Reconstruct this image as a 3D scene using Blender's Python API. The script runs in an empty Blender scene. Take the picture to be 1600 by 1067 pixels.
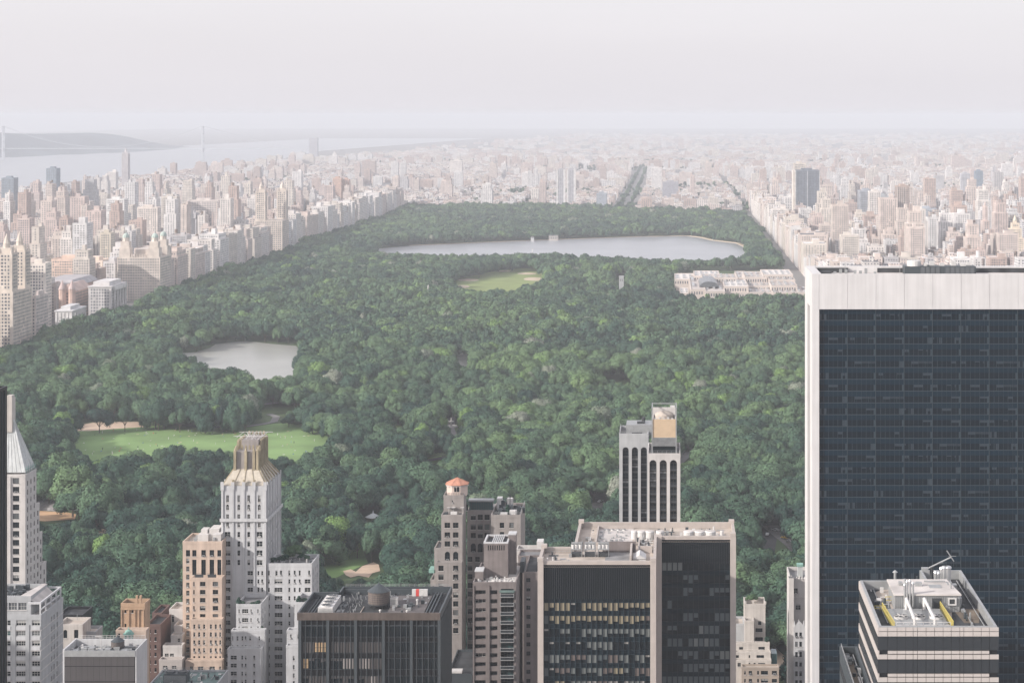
import bpy, math, random
import numpy as np
from mathutils import Vector, Matrix

random.seed(7)
RNG = np.random.default_rng(11)
SC = bpy.context.scene
COL = SC.collection
PI = math.pi

# ------------------------------------------------------------------ camera, sky, sun, exposure
CAMZ, FPX, VX, HY = 243.0, 3000.0, 1045.0, 180.0      # eye height (m); focal length and vanishing point in photo pixels
cam_data = bpy.data.cameras.new('camera')
cam = bpy.data.objects.new('camera', cam_data)
COL.objects.link(cam)
cam.location = (0, 0, CAMZ)
cam.rotation_euler = (PI / 2, 0, 0)
cam_data.sensor_width = 36.0
cam_data.lens = FPX / 1600 * 36
cam_data.shift_x = (800 - VX) / 1600
cam_data.shift_y = (HY - 533.5) / 1600
cam_data.clip_start = 1.0
cam_data.clip_end = 80000
SC.camera = cam

SUN_DIR = Vector((-0.80, -0.44, 0.0)).normalized()
SUN_EL = math.radians(25)
SUN_VEC = Vector((SUN_DIR.x * math.cos(SUN_EL), SUN_DIR.y * math.cos(SUN_EL), math.sin(SUN_EL)))

world = bpy.data.worlds.new('World')
SC.world = world
world.use_nodes = True
wn, wl = world.node_tree.nodes, world.node_tree.links
wn.clear()
w_out = wn.new('ShaderNodeOutputWorld')
sky = wn.new('ShaderNodeTexSky')
sky.sky_type = 'NISHITA'
sky.sun_disc = False
sky.sun_elevation = SUN_EL
sky.sun_rotation = math.atan2(SUN_DIR.x, SUN_DIR.y)
sky.air_density = 1.0
sky.dust_density = 4.0
sky.ozone_density = 1.0
bg1 = wn.new('ShaderNodeBackground')
bg1.inputs['Strength'].default_value = 0.05
wl.new(sky.outputs[0], bg1.inputs['Color'])
bg2 = wn.new('ShaderNodeBackground')              # thin high cloud veil over the whole sky
bg2.inputs['Color'].default_value = (0.80, 0.772, 0.815, 1)
bg2.inputs['Strength'].default_value = 0.92
tcw = wn.new('ShaderNodeTexCoord'); mpw = wn.new('ShaderNodeMapping'); mpw.inputs['Scale'].default_value = (1.5, 1.5, 14)
nzw = wn.new('ShaderNodeTexNoise'); nzw.inputs['Scale'].default_value = 2.2; nzw.inputs['Detail'].default_value = 5
mrw = wn.new('ShaderNodeMapRange'); mrw.inputs['From Min'].default_value = 0.3; mrw.inputs['From Max'].default_value = 0.7; mrw.inputs['To Min'].default_value = 0.945; mrw.inputs['To Max'].default_value = 0.975
wl.new(tcw.outputs['Generated'], mpw.inputs[0]); wl.new(mpw.outputs[0], nzw.inputs['Vector']); wl.new(nzw.outputs['Fac'], mrw.inputs['Value']); wl.new(mrw.outputs[0], bg2.inputs['Strength'])
wadd = wn.new('ShaderNodeAddShader')
wl.new(bg1.outputs[0], wadd.inputs[0]); wl.new(bg2.outputs[0], wadd.inputs[1])
wl.new(wadd.outputs[0], w_out.inputs['Surface'])

sun_data = bpy.data.lights.new('sun', 'SUN')
sun_data.energy = 5.0
sun_data.angle = math.radians(1.0)
sun_data.color = (1.0, 0.94, 0.88)
sun = bpy.data.objects.new('sun', sun_data)
COL.objects.link(sun)
sun.rotation_euler = SUN_VEC.to_track_quat('Z', 'Y').to_euler()
sun.location = (-400, -300, 900)

SC.view_settings.view_transform = 'Standard'
SC.view_settings.look = 'None'
SC.view_settings.gamma = 1
SC.view_settings.use_curve_mapping = False
SC.view_settings.exposure = 0.0
SC.cycles.max_bounces = 5
SC.cycles.diffuse_bounces = 2
SC.cycles.glossy_bounces = 2
SC.cycles.volume_bounces = 0
SC.cycles.transparent_max_bounces = 4
SC.cycles.use_denoising = True
SC.cycles.sample_clamp_indirect = 4

HAZE_DENSITY = 0.000085
HAZE_COLOR = (0.875, 0.915, 0.985)
HAZE_G = -0.03

# ------------------------------------------------------------------ helpers
def wx(px, D): return (px - VX) * D / FPX
def wz(py, D): return CAMZ - (py - HY) * D / FPX
def gd(py): return CAMZ * FPX / (py - HY)
def gp(px, py):
    D = gd(py); return (wx(px, D), D)

def tag(o, label=None, cat=None, group=None, kind=None):
    if label: o['label'] = label
    if cat: o['category'] = cat
    if group: o['group'] = group
    if kind: o['kind'] = kind
    return o

def thing(name, label, cat, loc=(0, 0, 0), group=None, rz=0.0):
    o = bpy.data.objects.new(name, None)
    COL.objects.link(o)
    o.location = loc
    o.rotation_euler = (0, 0, rz)
    o.empty_display_size = 1
    return tag(o, label, cat, group)

class MB:
    """mesh collector: quads, boxes, prisms with a material slot per face"""
    def __init__(s): s.v = []; s.f = []; s.m = []
    def quad(s, a, b, c, d, m=0):
        n = len(s.v); s.v += [a, b, c, d]; s.f.append((n, n + 1, n + 2, n + 3)); s.m.append(m)
    def poly(s, pts, m=0):
        n = len(s.v); s.v += list(pts); s.f.append(tuple(range(n, n + len(pts)))); s.m.append(m)
    def box(s, x0, x1, y0, y1, z0, z1, m=0, top=None, bottom=True):
        if x0 > x1: x0, x1 = x1, x0
        if y0 > y1: y0, y1 = y1, y0
        n = len(s.v)
        s.v += [(x0, y0, z0), (x1, y0, z0), (x1, y1, z0), (x0, y1, z0), (x0, y0, z1), (x1, y0, z1), (x1, y1, z1), (x0, y1, z1)]
        fs = [(0, 1, 5, 4), (1, 2, 6, 5), (2, 3, 7, 6), (3, 0, 4, 7), (4, 5, 6, 7)]
        ms = [m, m, m, m, m if top is None else top]
        if bottom: fs.append((3, 2, 1, 0)); ms.append(m)
        s.f += [tuple(n + i for i in q) for q in fs]; s.m += ms
        return s
    def prism(s, ring, z0, z1, m=0, top=None, ring2=None):
        r2 = ring2 or ring
        n = len(s.v); k = len(ring)
        s.v += [(x, y, z0) for x, y in ring] + [(x, y, z1) for x, y in r2]
        for i in range(k):
            j = (i + 1) % k
            s.f.append((n + i, n + j, n + k + j, n + k + i)); s.m.append(m)
        s.f.append(tuple(n + k + i for i in range(k))); s.m.append(m if top is None else top)
        s.f.append(tuple(n + i for i in reversed(range(k)))); s.m.append(m)
        return s
    def cyl(s, x, y, z0, z1, r, r2=None, n=12, m=0, top=None):
        r2 = r if r2 is None else r2
        a = [(x + r * math.cos(2 * PI * i / n), y + r * math.sin(2 * PI * i / n)) for i in range(n)]
        b = [(x + r2 * math.cos(2 * PI * i / n), y + r2 * math.sin(2 * PI * i / n)) for i in range(n)]
        return s.prism(a, z0, z1, m, top, b)
    def tube(s, p, q, r, n=6, m=0, r2=None):
        p, q = Vector(p), Vector(q); r2 = r if r2 is None else r2
        d = (q - p).normalized()
        u = d.orthogonal().normalized(); w = d.cross(u)
        k = len(s.v)
        for c, rr in ((p, r), (q, r2)):
            for i in range(n):
                a = 2 * PI * i / n
                s.v.append(tuple(c + (u * math.cos(a) + w * math.sin(a)) * rr))
        for i in range(n):
            j = (i + 1) % n
            s.f.append((k + i, k + j, k + n + j, k + n + i)); s.m.append(m)
        s.f.append(tuple(k + i for i in reversed(range(n)))); s.m.append(m)
        s.f.append(tuple(k + n + i for i in range(n))); s.m.append(m)
        return s
    def frame(s, x0, x1, y0, y1, z0, z1, t, m=0, top=None):
        """a parapet: four butted walls round a rectangle, thickness t inside it"""
        s.box(x0, x1, y0, y0 + t, z0, z1, m, top); s.box(x0, x1, y1 - t, y1, z0, z1, m, top)
        s.box(x0, x0 + t, y0 + t, y1 - t, z0, z1, m, top); s.box(x1 - t, x1, y0 + t, y1 - t, z0, z1, m, top)
        return s
    def mesh(s, name, mats):
        me = bpy.data.meshes.new(name)
        me.from_pydata([tuple(p) for p in s.v], [], s.f)
        for mt in (mats if isinstance(mats, (list, tuple)) else [mats]): me.materials.append(mt)
        if any(s.m): me.polygons.foreach_set('material_index', s.m)
        me.update()
        return me
    def build(s, name, mats, parent=None, loc=(0, 0, 0), kind=None, smooth=False):
        me = s.mesh(name, mats)
        if smooth: me.polygons.foreach_set('use_smooth', [True] * len(me.polygons))
        return put(name, me, parent, loc, kind)

def put(name, me, parent=None, loc=(0, 0, 0), kind=None):
    o = bpy.data.objects.new(name, me)
    COL.objects.link(o)
    o.location = loc
    if parent: o.parent = parent
    if kind: o['kind'] = kind
    return o

def copy_tree(o, loc=None, parent=None):
    c = o.copy(); COL.objects.link(c)
    if parent is not None: c.parent = parent
    if loc is not None: c.location = loc
    for ch in list(o.children): copy_tree(ch, None, c)
    return c

# ------------------------------------------------------------------ materials
def mat(name, color=(0.5, 0.5, 0.5), rough=0.85, metal=0.0, noise=0.0, nscale=0.5, spec=0.3, bump=0.0, streak=0.0):
    """plain procedural surface: base colour, soft mottling, vertical weather streaks, fine relief"""
    m = bpy.data.materials.new(name); m.use_nodes = True
    nt = m.node_tree; N, L = nt.nodes, nt.links
    b = N['Principled BSDF']
    b.inputs['Base Color'].default_value = (*color, 1)
    b.inputs['Roughness'].default_value = rough
    b.inputs['Metallic'].default_value = metal
    b.inputs['Specular IOR Level'].default_value = spec
    if noise or streak or bump:
        geo = N.new('ShaderNodeNewGeometry')
        last = None
        def mulnoise(scale_vec, amount, detail, prev):
            mp = N.new('ShaderNodeMapping'); mp.inputs['Scale'].default_value = scale_vec
            L.new(geo.outputs['Position'], mp.inputs['Vector'])
            t = N.new('ShaderNodeTexNoise'); t.inputs['Scale'].default_value = 1; t.inputs['Detail'].default_value = detail
            L.new(mp.outputs[0], t.inputs['Vector'])
            r = N.new('ShaderNodeMapRange'); r.inputs['From Min'].default_value = 0.3; r.inputs['From Max'].default_value = 0.7
            r.inputs['To Min'].default_value = 1 - amount; r.inputs['To Max'].default_value = 1 + amount
            L.new(t.outputs['Fac'], r.inputs['Value'])
            mx = N.new('ShaderNodeVectorMath'); mx.operation = 'SCALE'
            if prev is None: mx.inputs[0].default_value = color
            else: L.new(prev, mx.inputs[0])
            L.new(r.outputs[0], mx.inputs['Scale'])
            return mx.outputs[0]
        if noise: last = mulnoise((nscale, nscale, nscale), noise, 4, last)
        if streak: last = mulnoise((0.9, 0.9, 0.035), streak, 3, last)
        if last is not None: L.new(last, b.inputs['Base Color'])
        if bump:
            t = N.new('ShaderNodeTexNoise'); t.inputs['Scale'].default_value = 2.2; t.inputs['Detail'].default_value = 3
            L.new(geo.outputs['Position'], t.inputs['Vector'])
            bp = N.new('ShaderNodeBump'); bp.inputs['Strength'].default_value = bump; bp.inputs['Distance'].default_value = 0.3
            L.new(t.outputs['Fac'], bp.inputs['Height']); L.new(bp.outputs[0], b.inputs['Normal'])
    return m

def glass(name, color=(0.02, 0.03, 0.04), rough=0.12, spec=0.5, noise=0.0, nscale=0.2):
    return mat(name, color, rough, 0, noise, nscale, spec)

def foliage_mat(name):
    m = bpy.data.materials.new(name); m.use_nodes = True
    nt = m.node_tree; N, L = nt.nodes, nt.links
    b = N['Principled BSDF']
    b.inputs['Roughness'].default_value = 0.75; b.inputs['Specular IOR Level'].default_value = 0.15
    at = N.new('ShaderNodeAttribute'); at.attribute_type = 'INSTANCER'; at.attribute_name = 'tone'
    ramp = N.new('ShaderNodeValToRGB')
    e = ramp.color_ramp.elements
    cols = [(0.0, (0.023, 0.054, 0.046)), (0.25, (0.044, 0.090, 0.063)), (0.5, (0.084, 0.145, 0.082)), (0.7, (0.126, 0.202, 0.096)), (0.86, (0.155, 0.258, 0.084)), (0.93, (0.175, 0.220, 0.155)), (1.0, (0.260, 0.275, 0.230))]
    e[0].position = 0; e[0].color = (*cols[0][1], 1)
    e[1].position = 1; e[1].color = (*cols[-1][1], 1)
    for p, c in cols[1:-1]:
        k = e.new(p); k.color = (*c, 1)
    L.new(at.outputs['Fac'], ramp.inputs[0])
    lf = N.new('ShaderNodeAttribute'); lf.attribute_name = 'leaf'
    r = N.new('ShaderNodeMapRange'); r.inputs['To Min'].default_value = 0.66; r.inputs['To Max'].default_value = 1.4
    L.new(lf.outputs['Fac'], r.inputs['Value'])
    mx = N.new('ShaderNodeVectorMath'); mx.operation = 'SCALE'
    L.new(ramp.outputs[0], mx.inputs[0]); L.new(r.outputs[0], mx.inputs['Scale'])
    L.new(mx.outputs[0], b.inputs['Base Color'])
    return m

def color_attr_mat(name, windows):
    """masonry whose colour comes from the building; far-off ones carry their small windows as a grid"""
    m = bpy.data.materials.new(name); m.use_nodes = True
    nt = m.node_tree; N, L = nt.nodes, nt.links
    b = N['Principled BSDF']; b.inputs['Roughness'].default_value = 0.85; b.inputs['Specular IOR Level'].default_value = 0.2
    at = N.new('ShaderNodeAttribute'); at.attribute_name = 'bcol'
    geo = N.new('ShaderNodeNewGeometry')
    t = N.new('ShaderNodeTexNoise'); t.inputs['Scale'].default_value = 0.12; t.inputs['Detail'].default_value = 4
    L.new(geo.outputs['Position'], t.inputs['Vector'])
    r = N.new('ShaderNodeMapRange'); r.inputs['From Min'].default_value = 0.3; r.inputs['From Max'].default_value = 0.7
    r.inputs['To Min'].default_value = 0.8; r.inputs['To Max'].default_value = 1.15
    L.new(t.outputs['Fac'], r.inputs['Value'])
    mx = N.new('ShaderNodeVectorMath'); mx.operation = 'SCALE'
    L.new(at.outputs['Color'], mx.inputs[0]); L.new(r.outputs[0], mx.inputs['Scale'])
    if not windows:
        L.new(mx.outputs[0], b.inputs['Base Color']); return m
    def math_(op, a, bb=None, c=None):
        n = N.new('ShaderNodeMath'); n.operation = op
        for i, q in enumerate((a, bb, c)):
            if q is None: continue
            if isinstance(q, (int, float)): n.inputs[i].default_value = q
            else: L.new(q, n.inputs[i])
        return n.outputs[0]
    sp = N.new('ShaderNodeSeparateXYZ'); L.new(geo.outputs['Position'], sp.inputs[0])
    sn = N.new('ShaderNodeSeparateXYZ'); L.new(geo.outputs['True Normal'], sn.inputs[0])
    ax = math_('ABSOLUTE', sn.outputs[0]); ay = math_('ABSOLUTE', sn.outputs[1]); az = math_('ABSOLUTE', sn.outputs[2])
    u = math_('ADD', math_('MULTIPLY', sp.outputs[0], ay), math_('MULTIPLY', sp.outputs[1], ax))
    st = N.new('ShaderNodeAttribute'); st.attribute_name = 'wstyle'
    per = math_('ADD', 3.0, math_('MULTIPLY', st.outputs['Fac'], 2.6))
    fu = math_('FRACT', math_('DIVIDE', u, per)); fz = math_('FRACT', math_('DIVIDE', sp.outputs[2], 3.5))
    mu = math_('MULTIPLY', math_('GREATER_THAN', fu, 0.28), math_('LESS_THAN', fu, 0.72))
    mz = math_('MULTIPLY', math_('GREATER_THAN', fz, 0.30), math_('LESS_THAN', fz, 0.78))
    mask = math_('MULTIPLY', math_('MULTIPLY', mu, mz), math_('LESS_THAN', az, 0.5))
    mix = N.new('ShaderNodeMix'); mix.data_type = 'RGBA'
    L.new(mask, mix.inputs[0]); L.new(mx.outputs[0], mix.inputs[6]); mix.inputs[7].default_value = (0.13, 0.14, 0.17, 1)
    L.new(mix.outputs[2], b.inputs['Base Color'])
    return m

M = {}
M['foliage'] = foliage_mat('foliage')
M['bark'] = mat('bark', (0.09, 0.07, 0.05), noise=0.3, nscale=2)
M['far_facade'] = color_attr_mat('far_facade', True)
M['masonry'] = color_attr_mat('masonry', False)
M['far_window'] = glass('far_window', (0.085, 0.095, 0.115), 0.3)
M['asphalt'] = mat('asphalt', (0.07, 0.07, 0.073), noise=0.25, nscale=0.05)
M['city_ground'] = mat('city_ground', (0.20, 0.19, 0.185), noise=0.35, nscale=0.012)
M['path'] = mat('path_paving', (0.19, 0.185, 0.18), noise=0.15, nscale=0.3)
M['park_soil'] = mat('park_soil', (0.070, 0.105, 0.045), noise=0.5, nscale=0.04)
M['lawn'] = mat('lawn', (0.165, 0.265, 0.095), noise=0.22, nscale=0.03, rough=0.95)
M['lawn_dry'] = mat('lawn_dry', (0.20, 0.25, 0.085), noise=0.15, nscale=0.04, rough=0.95)
M['dirt'] = mat('dirt', (0.55, 0.42, 0.32), noise=0.12, nscale=0.15)
M['dirt_pale'] = mat('dirt_pale', (0.52, 0.43, 0.32), noise=0.12, nscale=0.15)
M['sand_orange'] = mat('sand_orange', (0.62, 0.40, 0.24), noise=0.12, nscale=0.15)
M['rock'] = mat('rock', (0.24, 0.23, 0.23), noise=0.3, nscale=0.4, bump=0.5)
M['hill'] = mat('hill', (0.13, 0.15, 0.17), noise=0.3, nscale=0.003)
def water_mat(name, col):
    m = mat(name, col, rough=0.28, spec=0.5, noise=0.13, nscale=0.011)
    nt = m.node_tree; N, L = nt.nodes, nt.links; b = N['Principled BSDF']
    geo = N.new('ShaderNodeNewGeometry'); t = N.new('ShaderNodeTexNoise'); t.inputs['Scale'].default_value = 0.35; t.inputs['Detail'].default_value = 3
    L.new(geo.outputs['Position'], t.inputs['Vector'])
    bp = N.new('ShaderNodeBump'); bp.inputs['Strength'].default_value = 0.25; bp.inputs['Distance'].default_value = 0.15
    L.new(t.outputs['Fac'], bp.inputs['Height']); L.new(bp.outputs[0], b.inputs['Normal'])
    return m
M['water'] = water_mat('water', (0.30, 0.31, 0.33))
M['lake_water'] = water_mat('lake_water', (0.34, 0.34, 0.31))

# ------------------------------------------------------------------ the setting
def sheet(name, pts, z, m, kind='structure'):
    b = MB(); b.poly([(x, y, z) for x, y in pts]); o = b.build(name, m)
    o['kind'] = kind
    return o

sheet('ground', [(-9000, -350), (9000, -350), (9000, 34000), (-9000, 34000)], 0.0, M['city_ground'])
PX0, PX1, PY0, PY1 = -655.0, 182.0, 775.0, 4860.0
sheet('park_ground', [(PX0, PY0), (PX1, PY0), (PX1, 4545), (-350, PY1), (PX0, PY1)], 0.15, M['park_soil'])
sheet('river', [(-2250, 3500), (-2180, 7000), (-2050, 9500), (-2350, 13000), (-1900, 20000), (-3600, 20000), (-4000, 12000), (-3900, 8000), (-4600, 3500)], 0.3, M['water'])
for i, (pts, m, nm) in enumerate([
    ([(585, 389.5), (640, 384.5), (700, 382), (780, 378.5), (830, 376.5), (900, 374), (1000, 370.5), (1075, 369.3), (1093, 371.5), (1112, 376), (1150, 380.5), (1161, 386), (1166, 400), (1160, 416), (900, 418), (700, 408), (600, 396)], M['water'], 'reservoir_water'),
    ([(268, 553), (305, 551), (328, 544), (337, 538), (375, 534), (400, 535), (425, 538), (462, 541), (470, 547), (470, 620), (400, 625), (330, 600), (270, 570)], M['lake_water'], 'lake_water'),
    ([(714, 556), (722, 552), (735, 556), (738, 572), (722, 580), (712, 572)], M['lake_water'], 'pond_water')]):
    sheet(nm, [gp(*p) for p in pts], 0.45, m)
# low stone rim and running track round the reservoir
rim_px = [(640, 384.5), (700, 382), (780, 378.5), (830, 376.5), (900, 374), (1000, 370.5), (1075, 369.3), (1093, 371.5), (1112, 376), (1150, 380.5), (1161, 386), (1166, 400)]
b = MB()
for p, q in zip(rim_px[:-1], rim_px[1:]):
    (x0, y0), (x1, y1) = gp(*p), gp(*q)
    d = Vector((x1 - x0, y1 - y0)).normalized(); n = Vector((-d.y, d.x)) * 7
    b.poly([(x0, y0, 1.2), (x1, y1, 1.2), (x1 + n.x, y1 + n.y, 1.2), (x0 + n.x, y0 + n.y, 1.2)])
    b.poly([(x0, y0, 0.2), (x1, y1, 0.2), (x1, y1, 1.2), (x0, y0, 1.2)])
b.build('embankment', M['dirt_pale'], kind='structure')

MEADOW = [(114, 674), (227, 667), (306, 672), (380, 674), (430, 668), (464, 667), (499, 676), (503, 684), (501, 695), (481, 706), (455, 715), (424, 712), (395, 709), (350, 702), (328, 698), (280, 695), (219, 705), (175, 713), (140, 712), (118, 700)]
sheet('meadow', [gp(*p) for p in [(100, 676), (122, 664), (227, 661), (306, 668), (380, 669), (430, 662), (470, 661), (505, 672), (515, 690), (515, 735), (90, 735)]], 0.30, M['lawn'])
GREATLAWN = [(712, 438), (753, 431), (778, 424), (828, 421), (847, 431), (847, 439), (818, 443), (806, 453), (790, 452), (775, 450), (750, 455), (731, 450), (712, 449)]
sheet('great_lawn', [gp(*p) for p in [(705, 436), (753, 429), (778, 422), (835, 419), (856, 430), (858, 470), (700, 470)]], 0.30, M['lawn_dry'])
def ellipse(px, py, rx, ry, n=20): return [gp(px + rx * math.cos(a), py - ry * math.sin(a)) for a in [2 * PI * i / n for i in range(n)]]
DIRTS = [([gp(*p) for p in [(116, 674), (124, 664), (150, 660), (228, 659.5), (236, 667), (180, 670.5), (140, 674)]], 'dirt'),
         (ellipse(732, 438, 16, 2.0), 'dirt_pale'), (ellipse(722, 448.3, 12, 2.4), 'dirt_pale'), (ellipse(834, 436.5, 16, 2.6), 'dirt_pale'),
         (ellipse(823, 428, 15, 1.6), 'dirt_pale'), (ellipse(788, 424, 10, 1.2), 'dirt_pale'),
         ([gp(*p) for p in [(40, 800), (64, 799), (104, 801), (119, 804), (117, 812), (70, 815), (40, 813)]], 'sand_orange'),
         ([gp(*p) for p in [(152, 826), (164, 822), (168, 834), (156, 838)]], 'dirt_pale'),
         ([gp(*p) for p in [(536, 893), (548, 890), (556, 894), (566, 885), (584, 879), (592, 883), (594, 893), (582, 896), (576, 903), (560, 900), (548, 903), (540, 899)]], 'dirt'),
         ([gp(*p) for p in [(1196, 1012), (1212, 1012), (1226, 1026), (1228, 1060), (1214, 1060), (1210, 1032)]], 'dirt')]
for pts, m in DIRTS: sheet('dirt_patch', pts, 0.40, M[m])
LAWNS = [[(500, 848), (560, 842), (575, 880), (520, 905), (500, 895)], [(590, 716), (650, 714), (655, 724), (600, 728)], [(668, 716), (690, 712), (694, 722), (672, 726)]]
for pl in LAWNS: sheet('lawn_patch', [gp(*p) for p in pl], 0.26, M['lawn'])

def road(name, pts, w, m, z=0.5):
    b = MB(); P = [Vector(gp(*p)) for p in pts]
    L_, R_ = [], []
    for i, p in enumerate(P):
        d = (P[min(i + 1, len(P) - 1)] - P[max(i - 1, 0)]).normalized(); n = Vector((-d.y, d.x)) * w / 2
        L_.append(p + n); R_.append(p - n)
    for i in range(len(P) - 1): b.poly([(*R_[i], z), (*R_[i + 1], z), (*L_[i + 1], z), (*L_[i], z)])
    return b.build(name, m, kind='structure')
ROADS = [([(1192, 870), (1197, 845), (1203, 822), (1206, 800), (1196, 780)], 12, 'asphalt'), ([(1203, 822), (1222, 838), (1240, 852), (1252, 866)], 10, 'path'),
         ([(926, 820), (934, 795), (944, 772), (950, 760)], 12, 'path'), ([(1052, 728), (1064, 716), (1080, 706), (1092, 702)], 11, 'path'),
         ([(660, 722), (690, 717), (720, 712), (745, 708)], 8, 'path'), ([(380, 668), (410, 664), (428, 660), (432, 652), (420, 648)], 6, 'path'),
         ([(700, 640), (705, 655), (703, 672), (712, 690)], 7, 'path'), ([(400, 634), (440, 630), (476, 634)], 7, 'path')]
for pts, w, m in ROADS: road('park_road', pts, w, M[m], 0.5 + 0.05 * ROADS.index((pts, w, m)))
# city streets: avenue strips along the park and through the far grid, painted centre lines near the park
def strip(name, x0, x1, y0, y1, z, m): return sheet(name, [(x0, y0), (x1, y0), (x1, y1), (x0, y1)], z, m)
strip('road', 184, 202, 700, 4860, 0.2, M['path']); strip('road', -674, -657, 700, 4860, 0.2, M['path'])
strip('road', -655, 182, 758, 774, 0.2, M['path'])
strip('road', -123, -105, 4820, 9500, 0.2, M['path'])

# hills across the river
b = MB(); NX, NY = 60, 14
gx = np.linspace(-9000, -3000, NX); gy = np.linspace(9000, 15500, NY * 3)
def hz(x, y):
    shore = -3900 + 0.06 * (y - 9000) + 120 * math.sin(y / 900)
    d = (shore - x)
    if d <= 0: return -1.0
    h = 165 * min(1, d / 350) * min(1, max(0, (15500 - y) / 2500))
    return h * (0.86 + 0.14 * math.sin(x / 700 + y / 1300)) + 12 * math.sin(y / 500 + x / 300)
n0 = len(b.v)
for yy in gy:
    for xx in gx: b.v.append((xx, yy, hz(xx, yy)))
for j in range(len(gy) - 1):
    for i in range(NX - 1):
        b.f.append((n0 + j * NX + i, n0 + j * NX + i + 1, n0 + (j + 1) * NX + i + 1, n0 + (j + 1) * NX + i)); b.m.append(0)
b.build('hills', M['hill'], kind='structure', smooth=True)

# haze: one closed even box
hb = MB(); hb.box(-9500, 9500, -400, 34500, -1.5, 262)
hm = bpy.data.materials.new('haze'); hm.use_nodes = True
hm.node_tree.nodes.clear()
ho = hm.node_tree.nodes.new('ShaderNodeOutputMaterial'); pv = hm.node_tree.nodes.new('ShaderNodeVolumePrincipled')
pv.inputs['Density'].default_value = HAZE_DENSITY; pv.inputs['Color'].default_value = (*HAZE_COLOR, 1); pv.inputs['Anisotropy'].default_value = HAZE_G
hm.node_tree.links.new(pv.outputs[0], ho.inputs['Volume'])
tag(hb.build('haze', hm), 'pale even haze filling the air over the park and city', 'haze', kind='stuff')
# ------------------------------------------------------------------ smooth 2-D noise for planting and colours
_G = RNG.random((64, 64))
def vnoise(x, y, s):
    x, y = x / s, y / s
    xi, yi = int(math.floor(x)), int(math.floor(y)); fx, fy = x - xi, y - yi
    fx = fx * fx * (3 - 2 * fx); fy = fy * fy * (3 - 2 * fy)
    g = lambda i, j: _G[i % 64, j % 64]
    return (g(xi, yi) * (1 - fx) + g(xi + 1, yi) * fx) * (1 - fy) + (g(xi, yi + 1) * (1 - fx) + g(xi + 1, yi + 1) * fx) * fy

def inpoly(px, py, poly):
    c = False; n = len(poly)
    for i in range(n):
        x0, y0 = poly[i]; x1, y1 = poly[i - 1]
        if (y0 > py) != (y1 > py) and px < (x1 - x0) * (py - y0) / (y1 - y0) + x0: c = not c
    return c

# ------------------------------------------------------------------ tree crowns
ICO = [(-.5257, 0, .8507), (.5257, 0, .8507), (-.5257, 0, -.8507), (.5257, 0, -.8507), (0, .8507, .5257), (0, .8507, -.5257), (0, -.8507, .5257), (0, -.8507, -.5257), (.8507, .5257, 0), (-.8507, .5257, 0), (.8507, -.5257, 0), (-.8507, -.5257, 0)]
ICOF = [(0, 1, 4), (0, 4, 9), (9, 4, 5), (4, 8, 5), (4, 1, 8), (8, 1, 10), (8, 10, 3), (5, 8, 3), (5, 3, 2), (2, 3, 7), (7, 3, 10), (7, 10, 6), (7, 6, 11), (11, 6, 0), (0, 6, 1), (6, 10, 1), (9, 11, 0), (9, 2, 11), (9, 5, 2), (7, 11, 2)]
ICON = np.array(ICO)

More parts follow.
